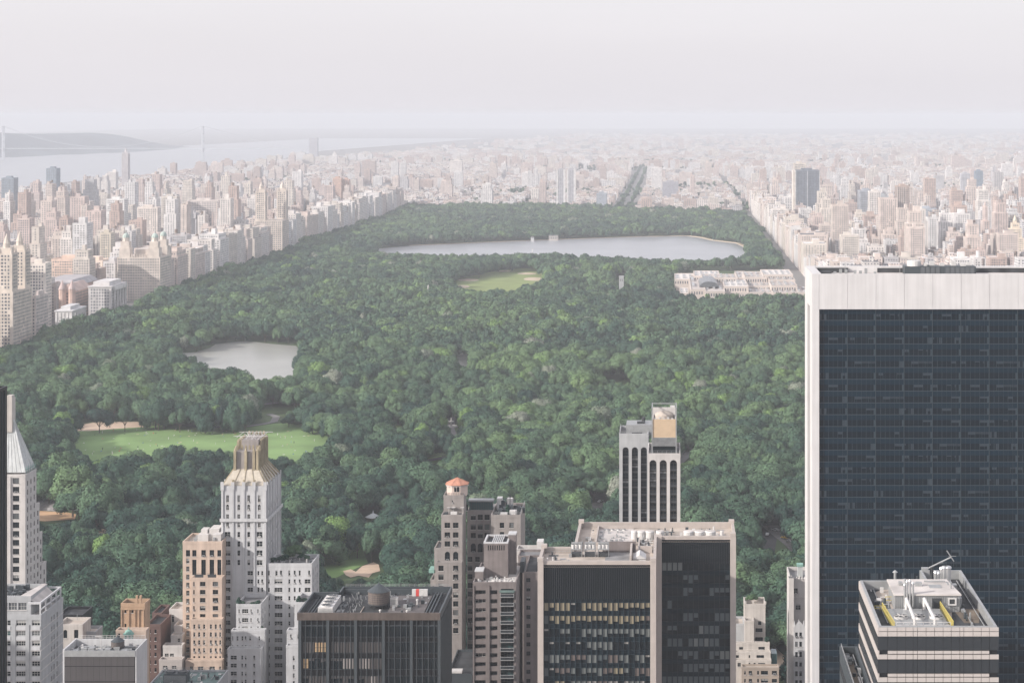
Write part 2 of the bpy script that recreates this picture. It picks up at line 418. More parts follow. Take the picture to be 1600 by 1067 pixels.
def crown_mesh(name, seed, nlobes, ncards, card, shape='round'):
    """unit tree crown: radius about 1, from z = 0.25 to 2; lobes of foliage carrying separate leaf clumps"""
    rg = np.random.default_rng(seed)
    lobes = []
    for i in range(nlobes):
        for _ in range(50):
            if shape == 'round':
                a = rg.uniform(0, 2 * PI); u = rg.uniform(-0.55, 1)
                rr = math.sqrt(max(0, 1 - u * u)) * rg.uniform(0.35, 0.8)
                c = np.array([rr * math.cos(a), rr * math.sin(a), 1.12 + 0.60 * u]); r = rg.uniform(0.26, 0.46)
            elif shape == 'wide':
                a = rg.uniform(0, 2 * PI); q = math.sqrt(rg.uniform(0, 1)) * 0.85
                c = np.array([q * math.cos(a), q * math.sin(a), 0.95 + 0.5 * (1 - q * q) + rg.uniform(-0.3, 0.12)]); r = rg.uniform(0.24, 0.42)
            else:
                t = rg.uniform(0, 1); a = rg.uniform(0, 2 * PI); q = (1 - t) ** 0.8 * 0.62
                c = np.array([q * math.cos(a), q * math.sin(a), 0.45 + 1.35 * t]); r = 0.18 + 0.22 * (1 - t)
            if all(np.linalg.norm(c - d) > 0.55 * min(r, s) for d, s in lobes): break
        lobes.append((c, r))
    V = []; Fc = []; leaf = []; NR = []; mid = np.array([0, 0, 0.8])
    for c, r in lobes:
        n = len(V); sc = 0.86 * r * rg.uniform(0.85, 1.1, (12, 1))
        V += [tuple(v) for v in (ICON * sc + c)]
        NR += [tuple(v) for v in ICON]
        Fc += [tuple(n + i for i in f) for f in ICOF]
        leaf += [float(0.25)] * 20
    C = np.array([l[0] for l in lobes]); R = np.array([l[1] for l in lobes])
    w = R ** 2 / (R ** 2).sum()
    made = 0
    tries = 0
    lobetone = rg.uniform(0.25, 0.75, len(lobes))
    while made < ncards and tries < ncards * 8:
        tries += 1
        k = rg.choice(len(lobes), p=w)
        d = rg.normal(size=3); d[2] += 0.45; d /= np.linalg.norm(d)
        p = C[k] + d * R[k] * rg.uniform(0.86, 1.12)
        dist = np.linalg.norm(C - p, axis=1) / R
        dist[k] = 9
        if dist.min() < 0.82: continue
        nn = d + rg.normal(size=3) * 0.34; nn /= np.linalg.norm(nn)
        u = np.cross(nn, rg.normal(size=3)); u /= np.linalg.norm(u); vv = np.cross(nn, u)
        s = card * rg.uniform(0.6, 1.4); t = s * rg.uniform(0.5, 1.0)
        n = len(V)
        bend = nn * s * 0.35
        V += [tuple(p - u * s - bend), tuple(p - vv * t), tuple(p + u * s - bend), tuple(p + vv * t)]
        Fc += [(n, n + 1, n + 3), (n + 1, n + 2, n + 3)] if np.dot(np.cross(u, -vv), nn) < 0 else [(n, n + 3, n + 1), (n + 1, n + 3, n + 2)]
        o_ = p - mid; o_ /= np.linalg.norm(o_)
        sn = 0.62 * d + 0.38 * o_ + rg.normal(size=3) * 0.16; sn /= np.linalg.norm(sn)
        NR += [tuple(sn)] * 4
        lv = float(np.clip(lobetone[k] + rg.normal() * 0.12, 0, 1))
        leaf += [lv, lv]
        made += 1
    me = bpy.data.meshes.new(name)
    me.from_pydata(V, [], Fc)
    me.materials.append(M['foliage'])
    at = me.attributes.new('leaf', 'FLOAT', 'FACE'); at.data.foreach_set('value', leaf)
    me.polygons.foreach_set('use_smooth', [True] * len(me.polygons))
    me.update()
    me.normals_split_custom_set_from_vertices(NR)
    return me

HI = [crown_mesh('crown_mesh', 10 + i, 22, 2200, 0.048, s) for i, s in enumerate(['round', 'wide', 'round', 'wide', 'round', 'tall'])]
LO = [crown_mesh('crown_mesh_far', 40 + i, 16, 560, 0.080, s) for i, s in enumerate(['round', 'wide', 'round', 'wide', 'round', 'tall'])]

def trunk_mesh():
    b = MB()
    b.cyl(0, 0, 0, 0.45, 0.05, 0.035, n=7)
    for i in range(5):
        a = 2 * PI * i / 5 + 0.3
        b.tube((0, 0, 0.42), (0.42 * math.cos(a), 0.42 * math.sin(a), 0.85 + 0.1 * (i % 2)), 0.028, 5, 0, 0.012)
    b.tube((0, 0, 0.42), (0.05, 0.02, 1.2), 0.03, 5, 0, 0.01)
    return b.mesh('trunk_mesh', M['bark'])
TRUNK = trunk_mesh()

# ------------------------------------------------------------------ where the photograph shows open ground, water or buildings: no crown may stand in the way
OPEN = [MEADOW, GREATLAWN,
        [(585, 389.5), (640, 384.5), (700, 382), (780, 378.5), (830, 376.5), (900, 374), (1000, 370.5), (1075, 369.3), (1093, 371.5), (1150, 379), (1161, 386), (1163, 399), (1130, 402.5), (1050, 405), (960, 400), (870, 394.5), (780, 396), (700, 397), (600, 394)],
        [(318, 541), (335, 536), (375, 531), (420, 535), (456, 541), (458, 556), (450, 566), (420, 571), (398, 580), (380, 578), (365, 571), (345, 571), (325, 568), (305, 560), (276, 552), (300, 550)],
        [(1062, 428), (1090, 421), (1200, 420), (1240, 424), (1262, 440), (1262, 458), (1200, 459), (1100, 459), (1058, 456)],
        [(124, 669), (145, 661), (226, 660), (231, 666), (180, 668)],
        [(60, 799), (104, 801), (119, 804), (117, 811), (60, 813)], [(154, 826), (164, 823), (167, 832), (157, 836)],
        [(535, 893), (560, 884), (590, 880), (598, 891), (586, 903), (562, 900)], [(515, 868), (548, 862), (560, 880), (525, 892)], [(1197, 1012), (1212, 1012), (1224, 1026), (1226, 1045), (1214, 1040), (1206, 1028)],
        [(1193, 850), (1197, 830), (1201, 818), (1206, 826), (1222, 838), (1238, 850), (1220, 850), (1206, 834), (1200, 852)],
        [(928, 790), (944, 772), (948, 776), (934, 797)], [(1055, 724), (1064, 714), (1080, 706), (1084, 709), (1068, 718)],
        [(666, 718), (690, 714), (694, 720), (672, 723)], [(697, 655), (712, 652), (714, 670), (704, 675)],
        [(400, 655), (428, 648), (434, 655), (428, 661), (405, 664)], [(402, 640), (420, 632), (468, 630), (468, 637), (430, 643)], [(716, 556), (722, 553), (730, 556), (728, 568), (718, 566)],
        [(965, 430), (976, 430), (976, 446), (965, 446)], [(572, 800), (594, 800), (594, 810), (572, 810)], [(618, 660), (626, 660), (626, 668), (618, 668)], [(945, 590), (968, 588), (990, 594), (968, 598)]]
OPENB = [(min(p[0] for p in q) - 2, max(p[0] for p in q) + 2, min(p[1] for p in q) - 2, max(p[1] for p in q) + 2) for q in OPEN]

def blocks_view(x, y, h, r):
    c = VX + FPX * x / y
    base = HY + (CAMZ - h * 0.15) * FPX / y; top = HY + (CAMZ - h) * FPX / y; rp = r * FPX / y
    for q, (a0, a1, b0, b1) in zip(OPEN, OPENB):
        if c + rp < a0 or c - rp > a1 or base < b0 or top > b1: continue
        if a1 - a0 < 64:
            n_ = len(q)
            for k_ in range(n_):
                for f_ in (0, 0.5):
                    vx_ = q[k_][0] * (1 - f_) + q[(k_ + 1) % n_][0] * f_; vy_ = q[k_][1] * (1 - f_) + q[(k_ + 1) % n_][1] * f_
                    if abs(vx_ - c) < 0.75 * rp and top + 1 < vy_ < top + (base - top) * 0.8: return True
        for dx, dy in ((0, 0.05), (-0.6, 0.3), (0.6, 0.3), (0, 0.35), (-0.85, .55), (0.85, .55), (0, 0.7), (-.6, .75), (.6, .75), (0, 1)):
            if inpoly(c + dx * rp, top + (base - top) * dy, q): return True
    return False

WATER_PX = [[(268, 553), (305, 551), (328, 544), (337, 538), (375, 534), (400, 535), (425, 538), (462, 541), (470, 547), (470, 620), (400, 625), (330, 600), (270, 570)],
            [(585, 389.5), (640, 384.5), (700, 382), (780, 378.5), (830, 376.5), (900, 374), (1000, 370.5), (1075, 369.3), (1093, 371.5), (1112, 376), (1150, 380.5), (1161, 386), (1166, 400), (1160, 414), (900, 414), (700, 406), (600, 396)]]
def on_water(x, y):
    px, py = VX + FPX * x / y, HY + CAMZ * FPX / y
    return any(inpoly(px, py, q) for q in WATER_PX)

SANDS = [[(124, 668), (145, 660), (230, 659), (231, 668), (180, 672)], [(50, 797), (108, 799), (120, 808), (60, 815)], [(535, 895), (560, 883), (592, 880), (596, 893), (570, 903)]]
TREES = []     # x, y, radius, height, tone, variant, rotation
def in_view(x, y, m=60):
    c = VX + FPX * x / y
    return -m < c < 1600 + m
rt = random.Random(5)
def add_tree(x, y, r=None, h=None, tone=None, var=None):
    n1 = vnoise(x + 5000, y, 55); n2 = vnoise(x + 900, y + 4000, 170); n3 = vnoise(x + 300, y + 700, 28)
    if n1 < 0.24 and y > 1500 and rt.random() < 0.4: return False
    if rt.random() < 0.9:
        for t_ in (6, 14, 22, 32):
            qx, qy = x - SUN_DIR.x * t_, y - SUN_DIR.y * t_
            if any(inpoly(VX + FPX * qx / qy, HY + CAMZ * FPX / qy, q) for q in SANDS): return False
    if r is None: r = (rt.uniform(9.5, 13.5) if rt.random() < 0.28 else rt.uniform(5.2, 9.0)) * (0.8 + 0.38 * n3)
    if h is None: h = 9 + 9 * n1 + r * rt.uniform(0.5, 0.95)
    if blocks_view(x, y, h, r):
        h *= 0.5; r *= 0.6
        if blocks_view(x, y, h, r): return False
    if tone is None:
        tone = 0.02 + 0.74 * (0.55 * n3 + 0.45 * n2) + rt.gauss(0, 0.12) + 0.16 * math.exp(-((x + 60) / 160) ** 2 - ((y - 1600) / 330) ** 2) - 0.15 * math.exp(-((y - 800) / 420) ** 2)  # last term puts extra darkness into near foliage, countering the haze lift
        if n1 > 0.8: tone += 0.08
        tone = min(0.88, max(0.0, tone))
        q = rt.random()
        if q < 0.012: tone = rt.uniform(0.92, 0.99); var = rt.choice([0, 1, 2, 4])
        elif q < 0.024: tone = rt.uniform(0.82, 0.88)
    if var is None: var = rt.choice([0, 1, 2, 3, 4, 0, 1, 2, 3, 4, 5])
    TREES.append((x, y, r, h, tone, var, rt.uniform(0, 6.283)))
    return True

y = PY0 + 6
row = 0
while y < PY1:
    s = 11.4 if y < 1500 else (12.0 if y < 3000 else 13.0)
    xa = max(PX0 + 4, (-330 - VX) * y / FPX); xb = min(PX1 - 3, (1700 - VX) * y / FPX)
    x = xa + (s / 2 if row % 2 else 0)
    while x < xb:
        jx, jy = x + rt.uniform(-4.2, 4.2), y + rt.uniform(-4.2, 4.2)
        if PX0 + 2 < jx < PX1 - 2 and rt.random() < 0.975 and not on_water(jx, jy) and jy < PY1 - 0.592 * max(0, jx + 350):
            add_tree(jx, jy)
        x += s
    y += s * 0.88; row += 1
# trees standing free on the meadow's far edge, as in the photograph
for px, py, r, h in [(330, 672, 7, 14), (352, 672, 6, 12), (300, 669, 7, 15), (380, 672, 6, 10), (88, 712, 9, 22), (100, 705, 8, 20), (112, 700, 6, 15), (96, 690, 8, 21)]:
    x, yy = gp(px, py); TREES.append((x, yy, r, h, rt.uniform(0.1, 0.35), rt.randint(0, 4), rt.uniform(0, 6)))
for (cx, cy, w, d, n) in [(-200, 5900, 500, 300, 260), (-420, 5400, 120, 700, 260), (520, 6400, 500, 200, 180), (-1700, 5000, 60, 2500, 330), (200, 8600, 900, 400, 420),
                          (-1350, 7800, 200, 900, 260), (1100, 5600, 300, 300, 120), (-128, 6700, 2, 1900, 70), (-100, 6700, 2, 1900, 70), (700, 4900, 30, 900, 60), (60, 5050, 260, 60, 80), (-600, 9800, 900, 500, 420), (1100, 9500, 800, 700, 420), (420, 3000, 12, 900, 60), (-300, 4900, 380, 60, 60), (0, 4760, 200, 120, 50)]:
    for _ in range(n):
        x, yy = cx + rt.uniform(-w, w), cy + rt.uniform(-d, d)
        if in_view(x, yy): TREES.append((x, yy, rt.uniform(4, 8), rt.uniform(10, 18), rt.uniform(0, 0.6), rt.randint(0, 4), rt.uniform(0, 6)))

# ------------------------------------------------------------------ the far city
PAL = [(0.56, 0.49, 0.45), (0.60, 0.55, 0.50), (0.66, 0.62, 0.59), (0.47, 0.37, 0.33), (0.62, 0.61, 0.61), (0.46, 0.45, 0.46), (0.44, 0.36, 0.33), (0.60, 0.52, 0.48), (0.68, 0.66, 0.65), (0.54, 0.45, 0.42)]
PALN = ['tan', 'sandy', 'cream', 'red brick', 'pale grey', 'grey', 'brown', 'pinkish', 'white', 'rosy brown']
rc = random.Random(21)
BLD = []      # dicts: boxes [(x0,x1,y0,y1,z0,z1)], ci, h, D, cx
SPECIAL_FOOT = []
def far_lot(x0, x1, y0, y1, h, ci=None, setback=None):
    for (a0, a1, b0, b1) in SPECIAL_FOOT:
        if x0 < a1 and x1 > a0 and y0 < b1 and y1 > b0: return
    cx, cy = (x0 + x1) / 2, (y0 + y1) / 2
    if not in_view(cx, cy, 30 if cy > 4000 else 420): return
    if cx > 0 and cy < 2900: h = max(9, min(h, CAMZ - 222 * cy / 3000))
    if ci is None: ci = rc.choices(range(10), [12, 12, 10, 8, 8, 6, 7, 12, 8, 11])[0]
    w, d = x1 - x0, y1 - y0
    bx = []
    base = h
    if h > 45 and rc.random() < 0.6 if setback is None else setback:
        base = h * rc.uniform(0.72, 0.9); s = rc.uniform(1.5, 3.5)
        bx.append((x0, x1, y0, y1, 0, base))
        bx.append((x0 + s, x1 - s, y0 + s, y1 - s, base, h))
        x0 += s; x1 -= s; y0 += s; y1 -= s; w = x1 - x0; d = y1 - y0
    else: bx.append((x0, x1, y0, y1, 0, h))
    roofs = []
    for _ in range(1 if h < 30 else rc.choice([1, 2])):
        pw, pd = w * rc.uniform(0.2, 0.5), d * rc.uniform(0.2, 0.5)
        px, py = x0 + rc.uniform(0.08, 0.9) * (w - pw), y0 + rc.uniform(0.08, 0.9) * (d - pd)
        if roofs and abs(px - roofs[0][0]) < (pw + roofs[0][1] - roofs[0][0]) : continue
        roofs.append((px, px + pw, py, py + pd, h, h + (rc.uniform(3, 4.5) if h < 40 else rc.uniform(4, 9))))
    tank = None
    if h > 28 and rc.random() < 0.6:
        tank = (x0 + rc.uniform(0.2, 0.8) * w, y0 + rc.uniform(0.2, 0.8) * d, roofs[0][5] if False else h, rc.uniform(1.6, 2.4))
        if any(a - 2.5 < tank[0] < b_ + 2.5 and c - 2.5 < tank[1] < d_ + 2.5 for a, b_, c, d_, _, _ in roofs): tank = None
    roofc = rc.choice([(0.50, 0.45, 0.42), (0.62, 0.58, 0.56), (0.30, 0.28, 0.28), (0.18, 0.18, 0.19), (0.70, 0.68, 0.67), (0.45, 0.34, 0.29)])
    BLD.append(dict(boxes=bx, roofs=roofs, tank=tank, ci=ci, col=PAL[ci], roofc=roofc, h=h, D=y0, cx=cx, x0=bx[0][0], x1=bx[0][1], y0=bx[0][2], y1=bx[0][3], ws=rc.random()))

def hood(x, y):
    """height of an ordinary building here, (mid-block, avenue)"""
    if y > 9000: return 9, 15
    if y > 4870: return 12, 17
    return 16, 30

def fill(avs, y0, y1, frontage=None):
    ys = y0
    while ys < y1:
        for a, bb in zip(avs[:-1], avs[1:]):
            xa, xb = a + 12, bb - 12
            mg = 40 if ys > 4000 else 450
            if not (in_view(xa, ys, mg) or in_view(xb, ys, mg) or in_view((xa + xb) / 2, ys, mg)): continue
            mid, ave = hood(xa, ys)
            tower_p = 0.065 if ys < 4870 else 0.010
            if ys > 4870 and vnoise(xa * 1.3 + 99, ys, 420) > 0.70:
                # slab towers standing in their own grounds
                for _ in range(rc.choice([1, 2, 2])):
                    w, d = rc.choice([(14, 48), (46, 14), (30, 15), (22, 22)]); x = rc.uniform(xa, xb - w)
                    far_lot(x, x + w, ys + rc.uniform(2, 10), ys + d * 0.9 + 12, rc.uniform(30, 56), rc.choice([1, 3, 7, 9, 8, 4]), False)
                continue
            for side in (0, 1):
                yy0 = ys + (0 if side == 0 else 31.5); yy1 = yy0 + 31
                x = xa
                while x < xb - 8:
                    end = (x == xa) or (x > xb - 40)
                    w = rc.uniform(22, 34) if end else (rc.uniform(10, 26) if ys < 4870 else rc.uniform(14, 30))
                    if ys > 7000: w *= 1.7
                    w = min(w, xb - x)
                    h = (ave if end else mid) * rc.uniform(0.7, 1.35)
                    if rc.random() < tower_p * (2.2 if end else 0.8): h = rc.uniform(55, 100) if ys < 4870 else rc.uniform(40, 70)
                    if ys < 4870 and end and rc.random() < 0.4: h = rc.uniform(42, 62)
                    if frontage and abs((x if frontage[1] > 0 else x + w) - frontage[0]) < 20: h = rc.uniform(*frontage[2]); 
                    far_lot(x, x + w - rc.choice([0.6, 0.6, 2]), yy0, yy1 - rc.uniform(0.5, 5), h)
                    x += w
        ys += 80.5

def build_specials_footprints():
    for s in SPECIALS: SPECIAL_FOOT.append((s['x0'] - 3, s['x1'] + 3, s['y0'] - 3, s['y1'] + 3))

SPECIALS = []
def sp(name, label, pxl, pxr, pytop, D, depth, col, z0=0, cat='building', **k):
    x0, x1 = wx(pxl, D), wx(pxr, D)
    SPECIALS.append(dict(name=name, label=label, x0=x0, x1=x1, y0=D, y1=D + depth, h=wz(pytop, D), col=col, cat=cat, **k))
BLUE = (0.26, 0.30, 0.35)
sp('apartment_tower', 'slim blue grey glass tower rising alone at the river edge far left', 72, 88, 264, 4500, 30, BLUE)
sp('apartment_tower', 'blue grey square topped tower cut by the left picture edge before the river', 2, 21, 279, 4300, 32, BLUE)
sp('hospital_tower', 'broad dark slab tower of twin blue grey panels beyond the right park edge', 1243, 1281, 267, 4060, 42, (0.19, 0.21, 0.25), twin=1)
sp('apartment_tower', 'pale tan tower showing just over the dark twin panelled slab', 1240, 1259, 256, 4200, 20, PAL[1])
sp('apartment_tower', 'tall brown tower with striped front, tallest right of the dark slab', 1402, 1421, 292, 3700, 40, (0.42, 0.33, 0.29), stripes=1)
sp('apartment_tower', 'grey tower with dark south face and cream side, left of the striped brown tower', 1343, 1366, 299, 3800, 44, (0.34, 0.36, 0.40))
sp('apartment_tower', 'cream balconied tower joined left of the striped brown tower', 1358, 1376, 300, 3620, 24, PAL[2])
sp('apartment_tower', 'slate tower close behind the cream balconied tower', 1371, 1389, 307, 3680, 20, (0.36, 0.38, 0.40))
sp('apartment_block', 'grey rounded corner apartment block with banded windows right of the brown tower', 1430, 1464, 327, 3560, 26, (0.40, 0.43, 0.48))
sp('stepped_tower', 'tan wedding cake tower with narrowing tiers below the brown tower', 1389, 1409, 332, 3440, 22, PAL[7], tiers=4)
sp('stepped_tower', 'cream spired tower at the right picture edge behind the white banded roof', 1576, 1600, 350, 3200, 24, (0.74, 0.64, 0.52), tiers=3, spire=1)
sp('apartment_tower', 'tan tower beside the cream spired tower at the right edge', 1574, 1592, 341, 3330, 20, PAL[1])
sp('office_block', 'flat roofed slate block just above the left end of the white roof edge', 1332, 1376, 392, 3180, 22, (0.34, 0.35, 0.38))
sp('apartment_tower', 'slim blue tower standing in the haze far right', 1524, 1536, 268, 5100, 24, (0.22, 0.27, 0.33))
sp('apartment_tower', 'hazy grey tower far right left of the slim blue tower', 1502, 1516, 272, 5150, 24, (0.45, 0.45, 0.48))
sp('apartment_tower', 'hazy twin tower right of the slim blue tower', 1553, 1568, 270, 5200, 24, (0.45, 0.43, 0.43))
sp('apartment_tower', 'left white edged dark tower of the pair at the north end of the park', 870, 883, 266, 4960, 22, (0.42, 0.42, 0.45), edges=1)
sp('apartment_tower', 'right white edged dark tower of the pair at the north end of the park', 886, 899, 266, 4960, 22, (0.42, 0.42, 0.45), edges=1)
sp('apartment_tower', 'grey glass tower rising straight from the north edge of the park', 932, 948, 303, 4885, 22, (0.34, 0.38, 0.43))
sp('apartment_block', 'dark grey slab in the haze right of the wide avenue', 1035, 1060, 285, 5300, 18, (0.36, 0.36, 0.40))
sp('apartment_block', 'long white housing slab group in the haze above the avenue', 1018, 1034, 263, 6100, 18, PAL[8])
sp('apartment_block', 'orange brick block behind the green strip at the upper left of the park', 520, 533, 279, 5300, 26, (0.58, 0.40, 0.32))
sp('apartment_block', 'second orange brick block touching the first behind the green strip', 535, 545, 281, 5320, 26, (0.57, 0.40, 0.33))
sp('apartment_block', 'brown block left of a tan block at the north west park corner', 562, 586, 306, 4800, 24, PAL[6])
sp('apartment_block', 'tan block right at the north west park corner', 606, 622, 302, 4920, 24, PAL[7])
sp('apartment_tower', 'lone grey slab far up the hazy ridge left of centre', 483, 496, 216, 10500, 30, (0.42, 0.42, 0.46))
sp('apartment_tower', 'left bright white slab of the hazy pair left of centre', 611, 622, 254, 6800, 20, (0.62, 0.61, 0.61))
sp('apartment_tower', 'right bright white slab of the hazy pair left of centre', 625, 634, 255, 6850, 20, (0.62, 0.61, 0.61))
sp('apartment_block', 'wide tan grid fronted slab left of the twin spired avenue tower', 293, 342, 314, 3700, 24, (0.62, 0.56, 0.53))
sp('apartment_tower', 'slim tan tower left of the wide grid fronted slab', 252, 276, 308, 3660, 26, PAL[1])
sp('apartment_tower', 'pale ribbed slab in the middle of the left skyline', 166, 194, 312, 3500, 26, (0.70, 0.69, 0.68))
sp('apartment_tower', 'pale gridded tower right of the ribbed slab on the left skyline', 214, 246, 325, 3420, 24, (0.70, 0.63, 0.58))
sp('apartment_tower', 'pink brick tower at left standing over lower roofs', 92, 106, 342, 2900, 24, PAL[3])
sp('apartment_tower', 'broad rosy brick slab left of the pink brick tower', 27, 46, 342, 2880, 24, PAL[9])
sp('apartment_tower', 'yellowish tower with open crown behind the three turreted block', 156, 173, 365, 2800, 22, (0.62, 0.56, 0.47))
sp('apartment_tower', 'grey ribbed tower near the left skyline, left of the blue glass tower foot', 84, 105, 315, 3900, 24, (0.50, 0.53, 0.58))
sp('apartment_block', 'white windowed corner block between two avenue towers at left', 44, 71, 413, 2180, 22, (0.72, 0.66, 0.60))
sp('apartment_block', 'wide pinkish hotel block left of the three turreted block', 80, 128, 406, 2560, 40, (0.70, 0.54, 0.45))
sp('apartment_block', 'cream dormered block touching the three turreted block', 129, 160, 408, 2558, 40, (0.74, 0.62, 0.53))
sp('apartment_block', 'narrow grey stone block squeezed left of the three turreted block', 161, 180, 410, 2550, 40, (0.62, 0.60, 0.60))
sp('turreted_block', 'massive cream apartment block with three domed corner turrets on the park', 183, 250, 402, 2505, 56, (0.63, 0.56, 0.50), turrets=1)
sp('twin_tower_block', 'cream apartment block with two lantern topped towers at far left of the park', -22, 20, 456, 1935, 58, (0.62, 0.55, 0.48), twins=(396, 372))
sp('apartment_block', 'grey block with red windowed flank next north of the lantern towered block', 49, 56, 464, 2000, 40, (0.60, 0.53, 0.50))
sp('twin_tower_block', 'tan apartment block with two pointed towers midway along the left park edge', 397, 441, 345, 3310, 58, (0.62, 0.55, 0.49), twins=(300, 288))
sp('civic_building', 'long low red brick museum range with slate roof on the park left', 60, 118, 447, 2330, 90, (0.56, 0.38, 0.32), museum=1)
sp('civic_building', 'pinkish turreted museum hall with conical roofs beside the trees', 92, 118, 455, 2235, 60, (0.62, 0.45, 0.38), cones=1)
sp('civic_building', 'white stone museum block with tall arched entrance facing the park', 138, 174, 449, 2240, 60, (0.60, 0.575, 0.565), arch=1)
sp('civic_building', 'small white classical hall with columns among trees at the left park edge', 86, 112, 487, 2110, 50, (0.64, 0.62, 0.61), columns=1)
sp('riverside_church', 'tall slender gothic church tower alone in haze by the river', 190, 200, 241, 5675, 22, (0.50, 0.47, 0.48), cat='church', spiretop=1)
build_specials_footprints()

# the two park-side rows first, one by one along the avenue, then the grid behind
def frontage_row(xf, side, ya, yb, hr):
    yy = ya
    while yy < yb:
        d = rc.choice([24, 28, 34, 56, 58]); w = rc.uniform(28, 44)
        if side < 0: x0, x1 = xf - w, xf
        else: x0, x1 = xf, xf + w
        far_lot(x0, x1, yy, yy + d - 0.8, rc.uniform(*hr), rc.choice([0, 1, 2, 7, 8, 1, 2, 4]))
        yy += d + (16 if rc.random() < 0.35 else 0)
frontage_row(-675, -1, 1250, 1930, (50, 60)); frontage_row(-675, -1, 2565, 4850, (50, 64))
frontage_row(204, 1, 2250, 4870, (44, 60))
fill([-2060, -1830, -1640, -1400, -1165, -930, -720], 1250, 4870)
for yy_ in range(4560, 4870, 40):
    xx_ = -340
    while xx_ < 178:
        w_ = rc.uniform(14, 34)
        if yy_ > PY1 - 0.592 * (xx_ + 350) + 25 and xx_ + w_ < 182 and not (-150 < xx_ + w_ / 2 < -80): far_lot(xx_, xx_ + w_ - 1, yy_, yy_ + rc.uniform(22, 34), rc.choice([14, 16, 18, 20, 24, 38]) * rc.uniform(.85, 1.15))
        xx_ += w_
fill([248, 350, 490, 640, 790, 1000, 1210, 1420, 1620], 2250, 4870)
fill([-2000, -1680, -1400, -1165, -930, -660, -380, -136], 4880, 9000)
fill([-92, 200, 350, 490, 640, 790, 1000, 1210, 1420, 1700, 2000, 2300], 4880, 9000)
# beyond: the low rows, ridges and scattered slabs of the far boroughs
for _ in range(4200):
    yy = 9000 + 15000 * rc.random() ** 1.6
    x = rc.uniform((-20 - VX) * yy / FPX, (1620 - VX) * yy / FPX)
    if x < -2000 + 0.06 * (yy - 9000) - 60: continue
    w = rc.uniform(30, 90); d = rc.uniform(15, 40); h = rc.uniform(10, 20)
    if vnoise(x, yy, 900) > 0.6 and rc.random() < 0.35: h = rc.uniform(25, 50); w = rc.uniform(18, 50)
    far_lot(x, x + w, yy, yy + d, h, None, False)

# ------------------------------------------------------------------ which trees and buildings show largest: nearest first into a coarse visibility buffer
HERO_RECTS = [(0, 10, 605, 1067), (10, 50, 690, 1067), (50, 72, 760, 1067), (10, 98, 915, 1067), (98, 230, 1000, 1067), (187, 233, 940, 1000), (285, 346, 835, 1067), (346, 438, 745, 1067), (363, 420, 685, 745), (438, 499, 880, 1067),
              (465, 699, 930, 1067), (690, 733, 750, 900), (733, 815, 785, 900), (672, 735, 860, 1067), (738, 842, 850, 1067), (840, 1025, 850, 1067), (900, 1150, 815, 1067), (967, 1062, 665, 815), (1018, 1058, 638, 670), (1150, 1220, 945, 1067), (1230, 1260, 900, 1067), (1259, 1600, 415, 1067)]
BUF = np.zeros((534, 800), dtype=bool)
for a, b_, c, d in HERO_RECTS: BUF[c // 2:d // 2, a // 2:b_ // 2] = True
items = []
for i, t in enumerate(TREES): items.append((t[1], 0, i))
for i, q in enumerate(BLD): items.append((q['y0'], 1, i))
for i, q in enumerate(SPECIALS): items.append((q['y0'], 2, i))
items.sort()
VIS = {}
for D, k, i in items:
    if k == 0:
        x, y, r, h = TREES[i][:4]
        x0, x1, zt, zb = x - r * 0.8, x + r * 0.8, h, h * 0.3
    else:
        q = BLD[i] if k == 1 else SPECIALS[i]
        x0, x1, zt, zb = q['x0'], q['x1'], q['h'], 0
    if k:
        xs = (VX + FPX * x0 / D, VX + FPX * x1 / D, VX + FPX * x0 / q['y1'], VX + FPX * x1 / q['y1'])
        a, b_ = min(xs), max(xs)
    else: a, b_ = VX + FPX * x0 / D, VX + FPX * x1 / D
    c, d = HY + (CAMZ - zt) * FPX / D, HY + (CAMZ - zb) * FPX / D
    a, b_ = max(0, int(a / 2)), min(800, int(b_ / 2) + 1); c, d = max(0, int(c / 2)), min(534, int(d / 2) + 1)
    if b_ <= a or d <= c: VIS[(k, i)] = 0; continue
    sub = BUF[c:d, a:b_]
    VIS[(k, i)] = int(sub.size - sub.sum()); sub[:] = True

# ------------------------------------------------------------------ landmarks that labels can point to
LM = [('the gold crowned tower', 391, 720), ('the pyramid roofed tower', 40, 700), ('the sunlit meadow', 300, 690), ('the red roofed tower', 713, 760), ('the twin arched tower', 1015, 680),
      ('the white framed tower', 1262, 600), ('the lake', 385, 555), ('the peach brick building', 315, 840), ('the wide office pair', 1100, 830), ('the tanked black tower', 600, 925),
      ('the orange chimneyed block', 210, 935), ('the small ornate tower', 1240, 890), ('the stepped grey house', 1183, 945), ('the orange sand ground', 90, 806), ('the pale dirt clearing', 570, 890), ('the curving park road', 1215, 835), ('the brown balconied tower', 780, 850)]
def where(px, py, lms):
    best = min(lms, key=lambda l: math.hypot(px - l[1], py - l[2]))
    dx, dy = px - best[1], py - best[2]
    if abs(dx) > abs(dy) * 0.8: s = 'left of' if dx < 0 else 'right of'
    else: s = 'beyond' if dy < 0 else 'before'
    return best, s, math.hypot(dx, dy)
ORD = ['nearest', 'second nearest', 'third nearest', 'fourth nearest', 'fifth nearest', 'sixth nearest', 'seventh nearest', 'eighth nearest', 'ninth nearest', 'tenth nearest', 'eleventh nearest', 'twelfth nearest', 'thirteenth nearest', 'fourteenth nearest', 'fifteenth nearest', 'sixteenth nearest', 'seventeenth nearest', 'eighteenth nearest', 'nineteenth nearest', 'twentieth nearest']
